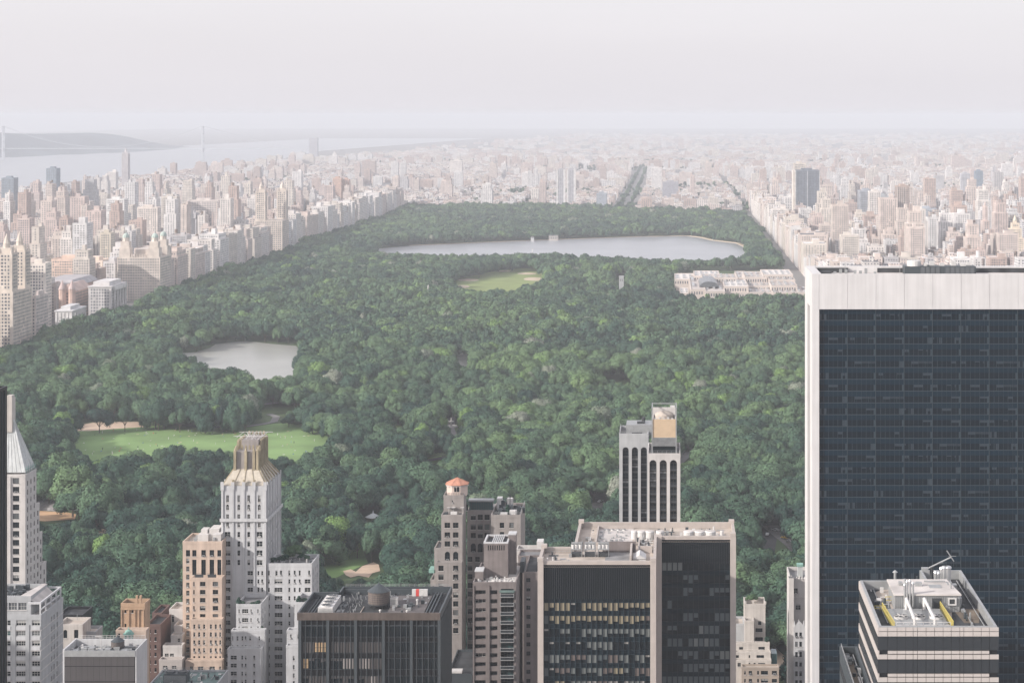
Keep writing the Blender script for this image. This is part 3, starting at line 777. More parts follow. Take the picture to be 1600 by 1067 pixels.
def rank_labels(entries, lms, fmt):
    """entries: (key words, px, py) -> label unique by look, landmark, side and nearness"""
    groups = {}
    for n, (look, px, py) in enumerate(entries):
        lm, side, d = where(px, py, lms)
        groups.setdefault((look, lm[0], side), []).append((d, n))
    out = [None] * len(entries)
    for (look, lm, side), lst in groups.items():
        lst.sort()
        for k, (d, n) in enumerate(lst):
            out[n] = fmt(look, lm, side, '' if len(lst) == 1 else ORD[min(k, 19)])
    return out

# ------------------------------------------------------------------ trees: the 300 that show largest singly, the rest as one wood
tv = sorted([i for i in range(len(TREES))], key=lambda i: -VIS[(0, i)])
NIND = 290
ind = sorted(tv[:NIND], key=lambda i: TREES[i][1])
def tone_word(t): return 'very dark green' if t < 0.25 else 'dark green' if t < 0.42 else 'mid green' if t < 0.6 else 'fresh green' if t < 0.84 else 'yellow green' if t < 0.91 else 'silvery pale'
SHW = ['round crowned', 'broad spreading', 'rounded', 'flat topped', 'domed', 'narrow upright']
ent = []
for i in ind:
    x, y, r, h, tone, var, rot = TREES[i]
    size = 'small' if r < 5.5 else 'large' if r > 7.6 else 'middling'
    ent.append((f'{size} {tone_word(tone)} {SHW[var]} tree', VX + FPX * x / y, HY + (CAMZ - h * 0.7) * FPX / y))
labs = rank_labels(ent, LM, lambda look, lm, side, o: f'{look} {side} {lm}' + (f', {o}' if o else ''))
for lab, i in zip(labs, ind):
    x, y, r, h, tone, var, rot = TREES[i]
    t = thing('park_tree', lab, 'tree', (x, y, 0.15), 'trees of the park seen one by one', rot)
    c = put('crown', HI[var], t); c.scale = (r, r, h / 2); c['tone'] = float(tone)
    k = put('trunk', TRUNK, t); k.scale = (r * 0.9, r * 0.9, h / 2)

coll = bpy.data.collections.new('far_crowns')
for i, me in enumerate(LO + HI):
    o = bpy.data.objects.new('crown_%02d' % i, me); coll.objects.link(o)
rest = [TREES[i] for i in tv[NIND:] if TREES[i][1] > 0]
me = bpy.data.meshes.new('woodland')
me.from_pydata([(t[0], t[1], 0.1) for t in rest], [], [])
for nm, ty, vals in (('tone', 'FLOAT', [t[4] for t in rest]), ('vid', 'INT', [t[5] + (6 if t[1] < 1900 else 0) for t in rest])):
    a = me.attributes.new(nm, ty, 'POINT'); a.data.foreach_set('value', vals)
a = me.attributes.new('scl', 'FLOAT_VECTOR', 'POINT'); a.data.foreach_set('vector', [v for t in rest for v in (t[2], t[2], t[3] / 2)])
a = me.attributes.new('rot', 'FLOAT_VECTOR', 'POINT'); a.data.foreach_set('vector', [v for t in rest for v in (0.0, 0.0, t[6])])
wood = put('woodland', me, kind='stuff')
tag(wood, 'dense summer woodland of rounded green crowns filling the park', 'woodland')
ng = bpy.data.node_groups.new('plant_trees', 'GeometryNodeTree')
ng.interface.new_socket('Geometry', in_out='INPUT', socket_type='NodeSocketGeometry')
ng.interface.new_socket('Geometry', in_out='OUTPUT', socket_type='NodeSocketGeometry')
N, L = ng.nodes, ng.links
gi, go = N.new('NodeGroupInput'), N.new('NodeGroupOutput')
ci = N.new('GeometryNodeCollectionInfo'); ci.inputs['Collection'].default_value = coll; ci.inputs['Separate Children'].default_value = True; ci.inputs['Reset Children'].default_value = True
iop = N.new('GeometryNodeInstanceOnPoints'); iop.inputs['Pick Instance'].default_value = True
def named(nm, ty):
    n = N.new('GeometryNodeInputNamedAttribute'); n.data_type = ty; n.inputs['Name'].default_value = nm; return n.outputs['Attribute']
L.new(gi.outputs[0], iop.inputs['Points']); L.new(ci.outputs[0], iop.inputs['Instance'])
L.new(named('vid', 'INT'), iop.inputs['Instance Index']); L.new(named('scl', 'FLOAT_VECTOR'), iop.inputs['Scale'])
L.new(named('rot', 'FLOAT_VECTOR'), iop.inputs['Rotation'])
L.new(iop.outputs[0], go.inputs[0])
wood.modifiers.new('plant', 'NODES').node_group = ng

# ------------------------------------------------------------------ buildings of the far city
class CB(MB):
    """mesh collector with a colour and a window style per face"""
    def __init__(s): super().__init__(); s.c = []; s.w = []
    def cbox(s, bx, col, roofc, ws, m=0, mr=1):
        n = len(s.f); s.box(*bx, m, mr, bottom=False); k = len(s.f) - n
        s.c += [col] * (k - 1) + [roofc]; s.w += [ws] * k
    def sync(s, col, ws=0.5):
        k = len(s.f) - len(s.c); s.c += [col] * k; s.w += [ws] * k
    def cbuild(s, name, mats, parent=None, loc=(0, 0, 0), kind=None):
        o = s.build(name, mats, parent, loc, kind)
        a = o.data.attributes.new('bcol', 'FLOAT_COLOR', 'FACE'); a.data.foreach_set('color', [v for c in s.c for v in (c[0], c[1], c[2], 1.0)])
        a = o.data.attributes.new('wstyle', 'FLOAT', 'FACE'); a.data.foreach_set('value', s.w)
        return o

def windows_on(mb, x0, x1, y0, y1, z0, z1, bay, flo, w, h, rg, sides='swe'):
    e = 0.05
    for s in sides:
        a, b_ = (x0, x1) if s == 's' else (y0, y1)
        n = max(1, int((b_ - a - 1.5) / bay)); off = (b_ - a - n * bay) / 2
        k = max(1, int((z1 - z0 - 1.5) / flo))
        for j in range(k):
            zb = z1 - 1.6 - (j + 1) * flo + (flo - h) / 2 + 0.4
            if zb < z0 + 0.5: continue
            for i in range(n):
                if rg.random() < 0.04: continue
                u = a + off + (i + 0.5) * bay; ww = w * (1.4 if (i % 4 == 1) else 1)
                if s == 's': mb.quad((u - ww / 2, y0 - e, zb), (u + ww / 2, y0 - e, zb), (u + ww / 2, y0 - e, zb + h), (u - ww / 2, y0 - e, zb + h))
                elif s == 'e': mb.quad((x1 + e, u - ww / 2, zb), (x1 + e, u + ww / 2, zb), (x1 + e, u + ww / 2, zb + h), (x1 + e, u - ww / 2, zb + h))
                else: mb.quad((x0 - e, u + ww / 2, zb), (x0 - e, u - ww / 2, zb), (x0 - e, u - ww / 2, zb + h), (x0 - e, u + ww / 2, zb + h))

def tank_on(mb, x, y, z, r, col=(0.22, 0.17, 0.14)):
    for a in range(4):
        cx, cy = x + 0.8 * r * math.cos(a * PI / 2 + .78), y + 0.8 * r * math.sin(a * PI / 2 + .78)
        mb.box(cx - .12, cx + .12, cy - .12, cy + .12, z, z + 3)
    mb.cyl(x, y, z + 3, z + 3 + 2 * r, r, n=8); mb.cyl(x, y, z + 3 + 2 * r, z + 3 + 2.6 * r, r * 1.05, 0.1, n=8)
    if isinstance(mb, CB): mb.sync(col)

def local(bx, ox, oy): return (bx[0] - ox, bx[1] - ox, bx[2] - oy, bx[3] - oy, bx[4], bx[5])

NB = 235
bv = sorted(range(len(BLD)), key=lambda i: -VIS[(1, i)])
bind = sorted(bv[:NB], key=lambda i: BLD[i]['D'])
CLM = [('the three turreted block', 220, 390), ('the twin spired tower', 420, 320), ('the blue riverside tower', 80, 300), ('the lantern towered block', 15, 440), ('the dark twin slab', 1260, 300),
       ('the striped brown tower', 1410, 320), ('the cream spired tower', 1588, 380), ('the white edged pair', 885, 285), ('the park end glass tower', 940, 316), ('the orange brick blocks', 533, 288), ('the wide northern avenue', 990, 310),
       ('the white museum block', 160, 460), ('the grid fronted slab', 318, 330), ('the white slab pair', 622, 262), ('the lone church tower', 195, 260)]
ent = []
for i in bind:
    q = BLD[i]
    D = q['D']; hw = 'low' if q['h'] < 24 else 'middling' if q['h'] < 45 else 'tall' if q['h'] < 68 else 'towering'
    wpx = (q['x1'] - q['x0']); ww = 'narrow' if wpx < 17 else 'broad' if wpx > 32 else 'square'
    ent.append((f'{hw} {ww} {PALN[q["ci"]]} block' + (' with tank' if q['tank'] else ''), VX + FPX * q['cx'] / D, HY + (CAMZ - q['h'] * .8) * FPX / D))
labs = rank_labels(ent, CLM, lambda look, lm, side, o: f'{look} {side} {lm}' + (f', {o}' if o else ''))
for lab, i in zip(labs, bind):
    q = BLD[i]; ox, oy = (q['x0'] + q['x1']) / 2, (q['y0'] + q['y1']) / 2
    t = thing('apartment_house', lab, 'building', (ox, oy, 0), 'houses and apartment blocks around the park')
    near = q['D'] < 3900
    wb = CB()
    for bx in q['boxes']: wb.cbox(local(bx, ox, oy), q['col'], q['roofc'], q['ws'])
    wb.cbuild('wall', [M['masonry'] if near else M['far_facade'], M['masonry']], t)
    rb = CB()
    for bx in q['roofs']: rb.cbox(local(bx, ox, oy), tuple(min(1, c * 1.02) for c in q['col']), q['roofc'], 0.5)
    b0 = q['boxes'][-1]; l = local(b0, ox, oy)
    n = len(rb.f); rb.frame(l[0], l[1], l[2], l[3], l[5] + 0.003, l[5] + 1.1, 0.5); rb.sync(q['col'])
    rb.cbuild('roof', [M['masonry'], M['masonry']], t)
    if near:
        gb = MB(); rg = random.Random(i)
        for bx in q['boxes']: windows_on(gb, *local(bx, ox, oy), bay=2.9 + 1.8 * q['ws'], flo=3.4, w=1.35, h=1.75, rg=rg)
        if gb.f: gb.build('window', M['far_window'], t, kind='stuff')
    if q['tank']:
        tb = CB(); tank_on(tb, 0, 0, 0, q['tank'][3])
        tb.cbuild('water_tank', [M['masonry'], M['masonry']], t, loc=(q['tank'][0] - ox, q['tank'][1] - oy, q['tank'][2]))

fc = CB()
for i in bv[NB:]:
    q = BLD[i]
    if q['D'] < 6500 and VIS[(1, i)] == 0 and q['D'] > 2500: continue
    for bx in q['boxes']: fc.cbox(bx, q['col'], q['roofc'], q['ws'])
    for bx in q['roofs']: fc.cbox(bx, q['col'], q['roofc'], q['ws'])
    if q['tank'] and q['D'] < 4500: tank_on(fc, q['tank'][0], q['tank'][1], q['tank'][2], q['tank'][3])
o = fc.cbuild('distant_city', [M['far_facade'], M['masonry']])
tag(o, 'mass of distant pale city blocks fading into haze beyond the park', 'city', kind='stuff')

def dome(mb, x, y, z, r, h, n=10):
    k = 4
    for j in range(k):
        a0, a1 = j / k * PI / 2, (j + 1) / k * PI / 2
        r0, r1 = r * math.cos(a0), max(0.05, r * math.cos(a1))
        mb.cyl(x, y, z + h * math.sin(a0) , z + h * math.sin(a1), r0, r1, n=n)

for q in SPECIALS:
    ox, oy = (q['x0'] + q['x1']) / 2, (q['y0'] + q['y1']) / 2
    D = q['y0']; h = q['h']; col = q['col']; near = D < 4400
    w, d = q['x1'] - q['x0'], q['y1'] - q['y0']
    X0, X1, Y0, Y1 = -w / 2, w / 2, -d / 2, d / 2
    t = thing(q['name'], q['label'], q['cat'], (ox, oy, 0), 'notable buildings around the park')
    rg = random.Random(int(D)); ws = rg.random()
    roofc = tuple(0.8 * c for c in col) if q.get('museum') is None else (0.42, 0.40, 0.41)
    wb, rb, gb = CB(), CB(), MB()
    boxes = []
    if q.get('tiers'):
        n = q['tiers']; z = 0
        for k in range(n):
            s = k * min(w, d) * 0.13; z1 = h * (0.62 + 0.38 * (k + 1) / n) if k else h * 0.62
            if k == n - 1: z1 = h
            boxes.append((X0 + s, X1 - s, Y0 + s, Y1 - s, z, z1)); z = z1
    elif q.get('twins'):
        boxes.append((X0, X1, Y0, Y1, 0, h))
        zt, za = [wz(v, D) for v in q['twins']]
        tw = 17
        for cx, cy in ((X1 - tw / 2 - 1, Y1 - tw / 2 - 1), (X1 - tw / 2 - 1 if w < 30 else X0 + tw / 2 + 2, Y0 + tw / 2 + 1)):
            boxes.append((cx - tw / 2, cx + tw / 2, cy - tw / 2, cy + tw / 2, h, zt))
            rb.box(cx - tw / 2 + 3, cx + tw / 2 - 3, cy - tw / 2 + 3, cy + tw / 2 - 3, zt, zt + 5)
            for sx in (-1, 1):
                for sy in (-1, 1): rb.cyl(cx + sx * (tw / 2 - 1.4), cy + sy * (tw / 2 - 1.4), zt, zt + 6, 1.1, 0.2, n=6)
            rb.cyl(cx, cy, zt + 5, zt + 9, 3.6, n=8); rb.cyl(cx, cy, zt + 9, za + 4, 3.8, 0.1, n=8)
            rb.sync(col)
    else: boxes.append((X0, X1, Y0, Y1, 0, h))
    for bx in boxes:
        wb.cbox(bx, col, roofc, ws)
        if near and not q.get('museum') and not q.get('columns'):
            windows_on(gb, *bx, bay=3.2 if not q.get('stripes') else 2.4, flo=3.5, w=1.5, h=1.9 if not q.get('twin') else 2.4, rg=rg)
    wb.cbuild('wall', [M['masonry'] if near else M['far_facade'], M['masonry']], t)
    if gb.f: gb.build('window', M['far_window'], t, kind='stuff')
    tx0, tx1, ty0, ty1, tz = boxes[-1][0], boxes[-1][1], boxes[-1][2], boxes[-1][3], boxes[-1][5]
    if q.get('turrets'):
        for cx, cy, r in ((X0 + 9, Y0 + 9, 5.5), (X1 - 9, Y0 + 9, 5.5), (X1 - 8, Y1 - 9, 5.5)):
            rb.box(cx - r - 1.5, cx + r + 1.5, cy - r - 1.5, cy + r + 1.5, h, h + 12); rb.box(cx - r, cx + r, cy - r, cy + r, h + 12, h + 20); rb.sync(col)
            n = len(rb.f); rb.cyl(cx, cy, h + 20, h + 25, r * 0.8, n=8); rb.sync(col)
            dome(rb, cx, cy, h + 25, r * 0.85, 6); rb.cyl(cx, cy, h + 31, h + 36, 0.4, 0.05, n=5); rb.sync((0.42, 0.50, 0.46))
        rb.box(X0 + 20, X1 - 18, Y0 + 14, Y1 - 14, h, h + 9); rb.sync(col)
        for k in range(7): rb.box(X0 + 18 + k * 3.4, X0 + 19.2 + k * 3.4, Y0 + 2, Y0 + 4, h, h + 4)
        rb.sync(col)
    elif q.get('museum'):
        n = 5
        rb.prism([(X0 - 1, Y0 - 1), (X1 + 1, Y0 - 1), (X1 + 1, Y1 + 1), (X0 - 1, Y1 + 1)], h, h + 7, ring2=[(X0 + 6, Y0 + 6), (X1 - 6, Y0 + 6), (X1 - 6, Y1 - 6), (X0 + 6, Y1 - 6)]); rb.sync(roofc)
        rb.box(X0 - 0.5, X1 + 0.5, Y0 - 0.5, Y0 - 0.05, h * 0.8, h * 0.86); rb.sync(tuple(c * 1.1 for c in col))
        wbm = MB()
        for k in range(int(w / 4)):
            for zz in (6, 13, 20): wbm.quad((X0 + 2 + k * 4, Y0 - .07, zz), (X0 + 3.7 + k * 4, Y0 - .07, zz), (X0 + 3.7 + k * 4, Y0 - .07, zz + 4), (X0 + 2 + k * 4, Y0 - .07, zz + 4))
        wbm.build('window', M['far_window'], t, kind='stuff')
    elif q.get('cones'):
        for cx in (X0 + 4, X1 - 4):
            rb.cyl(cx, Y0, 0, h + 2, 4.2, n=10); rb.sync(col); rb.cyl(cx, Y0, h + 2, h + 13, 4.8, 0.1, n=10); rb.sync((0.50, 0.40, 0.38))
        rb.prism([(X0, Y0), (X1, Y0), (X1, Y1), (X0, Y1)], h, h + 8, ring2=[(X0 + 8, Y0 + 1), (X1 - 8, Y0 + 1), (X1 - 8, Y1 - 1), (X0 + 8, Y1 - 1)]); rb.sync((0.52, 0.40, 0.36))
    elif q.get('arch'):
        rb.box(X0 - 0.8, X1 + 0.8, Y0 - 0.8, Y1 + 0.8, h, h + 1.2); rb.box(X0 + 4, X1 - 4, Y0 + 6, Y1 - 6, h + 1.2, h + 6); rb.sync((0.60, 0.58, 0.575))
        for k in range(5): rb.cyl(X1 + 1.6, Y0 + 8 + k * 11, 4, h - 4, 1.3, n=8)
        rb.box(X1 + 0.2, X1 + 3.2, Y0 + 5, Y1 - 5, h - 4, h - 0.5); rb.sync((0.62, 0.60, 0.59))
    elif q.get('columns'):
        rb.box(X0 - 0.8, X1 + 1.2, Y0 - 0.8, Y1 + 0.8, h, h + 1.2); rb.box(X0 + 4, X1 - 4, Y0 + 8, Y1 - 8, h + 1.2, h + 5); rb.sync((0.60, 0.59, 0.59))
        for k in range(8): rb.cyl(X1 + 1.0, Y0 + 4 + k * 6, 2, h - 1, 0.9, n=8)
        for k in range(6): rb.box(X0 + 2 + k * 4, X0 + 2.6 + k * 4, Y0 - 0.5, Y0 - 0.02, 1, h - 1)
        rb.sync((0.64, 0.62, 0.61))
    elif q.get('spiretop'):
        for sx in (-1, 1):
            for sy in (-1, 1): rb.cyl(sx * (w / 2 - 2), sy * (d / 2 - 2), h, h + 9, 1.8, 0.1, n=6)
        rb.box(-5, 5, -6, 6, h, h + 6); rb.cyl(0, 0, h + 6, h + 20, 4.5, 0.2, n=8)
        rb.box(X0 - 6, X1 + 6, Y1, Y1 + 70, 0, 32); rb.prism([(X0 - 6, Y1), (X1 + 6, Y1), (X1 + 6, Y1 + 70), (X0 - 6, Y1 + 70)], 32, 42, ring2=[(-0.5, Y1), (0.5, Y1), (0.5, Y1 + 70), (-0.5, Y1 + 70)])
        rb.sync(col)
    elif not q.get('twins'):
        rb.box(tx0 + (tx1 - tx0) * .25, tx0 + (tx1 - tx0) * .7, ty0 + (ty1 - ty0) * .3, ty0 + (ty1 - ty0) * .75, tz, tz + 5)
        rb.frame(tx0, tx1, ty0, ty1, tz + 0.003, tz + 1.2, 0.5); rb.sync(col)
        if q.get('spire'): rb.cyl(0, 0, tz + 5, tz + 16, 3.5, 0.1, n=8); rb.sync((0.62, 0.58, 0.46))
    rb.cbuild('roof', [M['masonry'], M['masonry']], t)
    tr = CB()
    if q.get('twin'):
        for xx in (X0, -1.2, X1 - 1.6): tr.box(xx, xx + 1.6, Y0 - 0.8, Y0 - 0.06, 0, h)
        tr.sync((0.45, 0.46, 0.48)); tr.box(X0 - 5, X0 - 0.1, Y0, Y1, 0, h + 1); tr.sync(PAL[1])
    if q.get('stripes'):
        for k in range(int(w / 4)): tr.box(X0 + k * 4, X0 + k * 4 + 0.9, Y0 - 0.5, Y0 - 0.06, 0, h)
        tr.sync((0.60, 0.54, 0.50))
    if q.get('edges'):
        for xx in (X0 - 1, X1 - 4): tr.box(xx, xx + 5, Y0 - 0.8, Y0 - 0.06, 0, h + 2)
        tr.sync((0.62, 0.61, 0.61))
    if tr.f: tr.cbuild('pier', [M['masonry'], M['masonry']], t)
# ------------------------------------------------------------------ the near towers: walls with real openings, window units set in them
M['glass_dark'] = glass('glass_dark', (0.008, 0.014, 0.018), 0.15, spec=0.2)
M['glass_teal'] = glass('glass_teal', (0.04, 0.085, 0.09), 0.2)
M['glass_grey'] = glass('glass_grey', (0.10, 0.11, 0.12), 0.25)
M['blind_white'] = mat('blind_white', (0.36, 0.36, 0.35), 0.5)
M['blind_tan'] = mat('blind_tan', (0.30, 0.25, 0.16), 0.5)
M['blind_grey'] = mat('blind_grey', (0.13, 0.14, 0.145), 0.4)
M['frame_white'] = mat('frame_white', (0.55, 0.54, 0.52))
M['frame_dark'] = mat('frame_dark', (0.05, 0.055, 0.06), 0.5)
M['frame_bronze'] = mat('frame_bronze', (0.10, 0.085, 0.07), 0.5)
M['steel'] = mat('steel', (0.55, 0.56, 0.57), 0.35, 0.8)
M['galv'] = mat('galvanised_metal', (0.33, 0.34, 0.345), 0.5, 0.3, noise=0.12, nscale=0.8)
M['white_metal'] = mat('white_metal', (0.56, 0.55, 0.54), 0.5, noise=0.12, nscale=0.8)
M['white_stone'] = mat('white_stone', (0.49, 0.495, 0.505), noise=0.06, nscale=0.3, streak=0.10, bump=0.15)
M['limestone'] = mat('limestone', (0.47, 0.44, 0.41), noise=0.08, nscale=0.3, streak=0.12, bump=0.15)
M['taupe_brick'] = mat('taupe_brick', (0.275, 0.252, 0.24), noise=0.10, nscale=0.35, streak=0.12, bump=0.2)
M['taupe_dark'] = mat('brown_grey_brick', (0.185, 0.162, 0.158), noise=0.12, nscale=0.35, streak=0.12, bump=0.2)  # a darker, browner brick colour
M['peach_brick'] = mat('peach_brick', (0.53, 0.42, 0.345), noise=0.10, nscale=0.3, streak=0.10, bump=0.2)
M['orange_brick'] = mat('orange_brick', (0.44, 0.30, 0.20), noise=0.12, nscale=0.4, streak=0.12, bump=0.2)
M['brown_brick'] = mat('dark_brown_brick', (0.14, 0.09, 0.08), noise=0.15, nscale=0.4, bump=0.2)
M['grey_stone'] = mat('grey_stone', (0.38, 0.39, 0.40), noise=0.08, nscale=0.3, streak=0.08)
M['pale_stone'] = mat('pale_stone', (0.52, 0.50, 0.485), noise=0.07, nscale=0.3, streak=0.08)
M['travertine'] = mat('travertine', (0.57, 0.56, 0.56), 0.6, noise=0.05, nscale=0.15, streak=0.07)
M['gold'] = mat('gilded_copper', (0.32, 0.275, 0.19), 0.6, 0.1, noise=0.2, nscale=0.5, streak=0.2)
M['gold_pale'] = mat('pale_gilt_roof', (0.44, 0.40, 0.335), 0.7, 0.0, noise=0.12, nscale=0.3, streak=0.15)
M['roof_dark'] = mat('tar_roof', (0.045, 0.048, 0.052), noise=0.5, nscale=0.2)
M['roof_grey'] = mat('grey_roof', (0.20, 0.20, 0.205), noise=0.4, nscale=0.18)
M['roof_tan'] = mat('tan_gravel_roof', (0.42, 0.37, 0.325), noise=0.28, nscale=0.15)
M['roof_brown'] = mat('brown_gravel_roof', (0.17, 0.14, 0.11), noise=0.25, nscale=0.3)
M['roof_pale'] = mat('pale_membrane_roof', (0.50, 0.47, 0.45), noise=0.22, nscale=0.2)
M['rose_granite'] = mat('rose_granite', (0.46, 0.425, 0.405), 0.5, noise=0.05, nscale=1.2)
M['tan_granite'] = mat('tan_granite', (0.42, 0.375, 0.345), 0.6, noise=0.06, nscale=0.6, streak=0.05)
M['black_metal'] = mat('black_metal', (0.014, 0.016, 0.019), 0.45, noise=0.2, nscale=0.5)
M['bronze_fascia'] = mat('bronze_fascia', (0.095, 0.078, 0.070), 0.5, noise=0.2, nscale=0.3, streak=0.15)
M['slate_metal'] = mat('slate_metal', (0.055, 0.066, 0.074), 0.45)
M['navy_louvre'] = mat('navy_louvre', (0.008, 0.020, 0.028), 0.4, spec=0.15)
M['wood'] = mat('weathered_wood', (0.15, 0.125, 0.115), noise=0.2, nscale=1.5)
M['tile_red'] = mat('red_tile', (0.47, 0.235, 0.165), noise=0.15, nscale=1.2)
M['copper_green'] = mat('green_copper', (0.22, 0.38, 0.33), noise=0.2, nscale=0.8)
M['lead_roof'] = mat('pale_lead_roof', (0.48, 0.50, 0.50), 0.5, 0.1, noise=0.08, nscale=0.5, streak=0.15)
M['yellow'] = mat('yellow_paint', (0.50, 0.42, 0.13), 0.6)
M['red'] = mat('red_paint', (0.60, 0.08, 0.07), 0.5)
M['solow_span'] = glass('blue_black_glass', (0.005, 0.018, 0.032), 0.18, spec=0.08, noise=0.10, nscale=0.1)
M['solow_line'] = mat('thin_grey_mullion', (0.022, 0.038, 0.050), 0.5)
M['glass_band'] = glass('charcoal_glass', (0.035, 0.040, 0.046), 0.2, spec=0.25)
M['fluted_brown'] = mat('fluted_brown_metal', (0.075, 0.070, 0.072), 0.35, noise=0.06, nscale=0.2, streak=0.08, spec=0.5)
M['peach_dim'] = mat('brownish_stone', (0.33, 0.28, 0.24), noise=0.1, nscale=0.3)
M['copper_roof'] = mat('copper_green_roof', (0.13, 0.19, 0.18), noise=0.2, nscale=0.3)
M['solow_pane'] = glass('navy_pane', (0.003, 0.008, 0.014), 0.12, spec=0.08)

WIN = {}
def win_mesh(w, h, nm, arch, var, fr, gl, sill=True):
    """window unit facing -Y: frame, panes, drawn blinds, sill"""
    key = (round(w, 1), round(h, 1), nm, arch, var, fr, gl, sill)
    if key in WIN: return WIN[key]
    w, h = key[0], key[1]
    mats = [M[fr], M[gl], M[['blind_white', 'blind_tan', 'blind_grey'][var % 3]], M['pale_stone'], M['galv']]
    b = MB(); t = 0.07; d = 0.06
    bl = [0, 0, 0.35, 0.5, 0, 0.9, 0.25, 0][var % 8] * h
    zr = h - (w / 2 if arch else 0)
    b.box(-w / 2, w / 2, 0, d, 0, t, 0); b.box(-w / 2, -w / 2 + t, 0, d, t, zr - (0 if arch else t), 0); b.box(w / 2 - t, w / 2, 0, d, t, zr - (0 if arch else t), 0)
    if not arch: b.box(-w / 2, w / 2, 0, d, h - t, h, 0)
    for i in range(1, nm + 1):
        x = -w / 2 + w * i / (nm + 1); b.box(x - .04, x + .04, 0.005, d - .01, t, zr - t, 0)
    b.box(-w / 2 + t, w / 2 - t, 0.01, d - 0.01, h * 0.48, h * 0.48 + .06, 0)
    y = d + 0.02
    if arch:
        pts = [(-w / 2 + w / 2 * (1 - math.cos(PI * k / 8)), y, zr + w / 2 * math.sin(PI * k / 8)) for k in range(9)]
        b.poly([(-w / 2, y, 0), (w / 2, y, 0)] + [(p[0], y, p[2]) for p in reversed(pts)], 1)
        for k in range(8):
            p, q = pts[k], pts[k + 1]; b.quad((p[0], 0.02, p[2]), (q[0], 0.02, q[2]), (q[0] * 0.9, 0.02, zr + (q[2] - zr) * 0.9), (p[0] * 0.9, 0.02, zr + (p[2] - zr) * 0.9), 0)
    else:
        b.quad((-w / 2, y, 0), (w / 2, y, 0), (w / 2, y, h - bl), (-w / 2, y, h - bl), 1)
        if bl > 0: b.quad((-w / 2, y, h - bl), (w / 2, y, h - bl), (w / 2, y, h), (-w / 2, y, h), 2)
    if sill: b.box(-w / 2 - .12, w / 2 + .12, -0.38, -0.005, -0.14, -0.01, 3)
    if var in (8, 12) and sill: b.box(-w * .28, w * .28, -0.5, -0.002, 0.02, 0.5, 4); b.box(-w * .2, w * .2, -0.52, -0.502, 0.1, 0.42, 0)
    WIN[key] = b.mesh('window_unit', mats)
    return WIN[key]

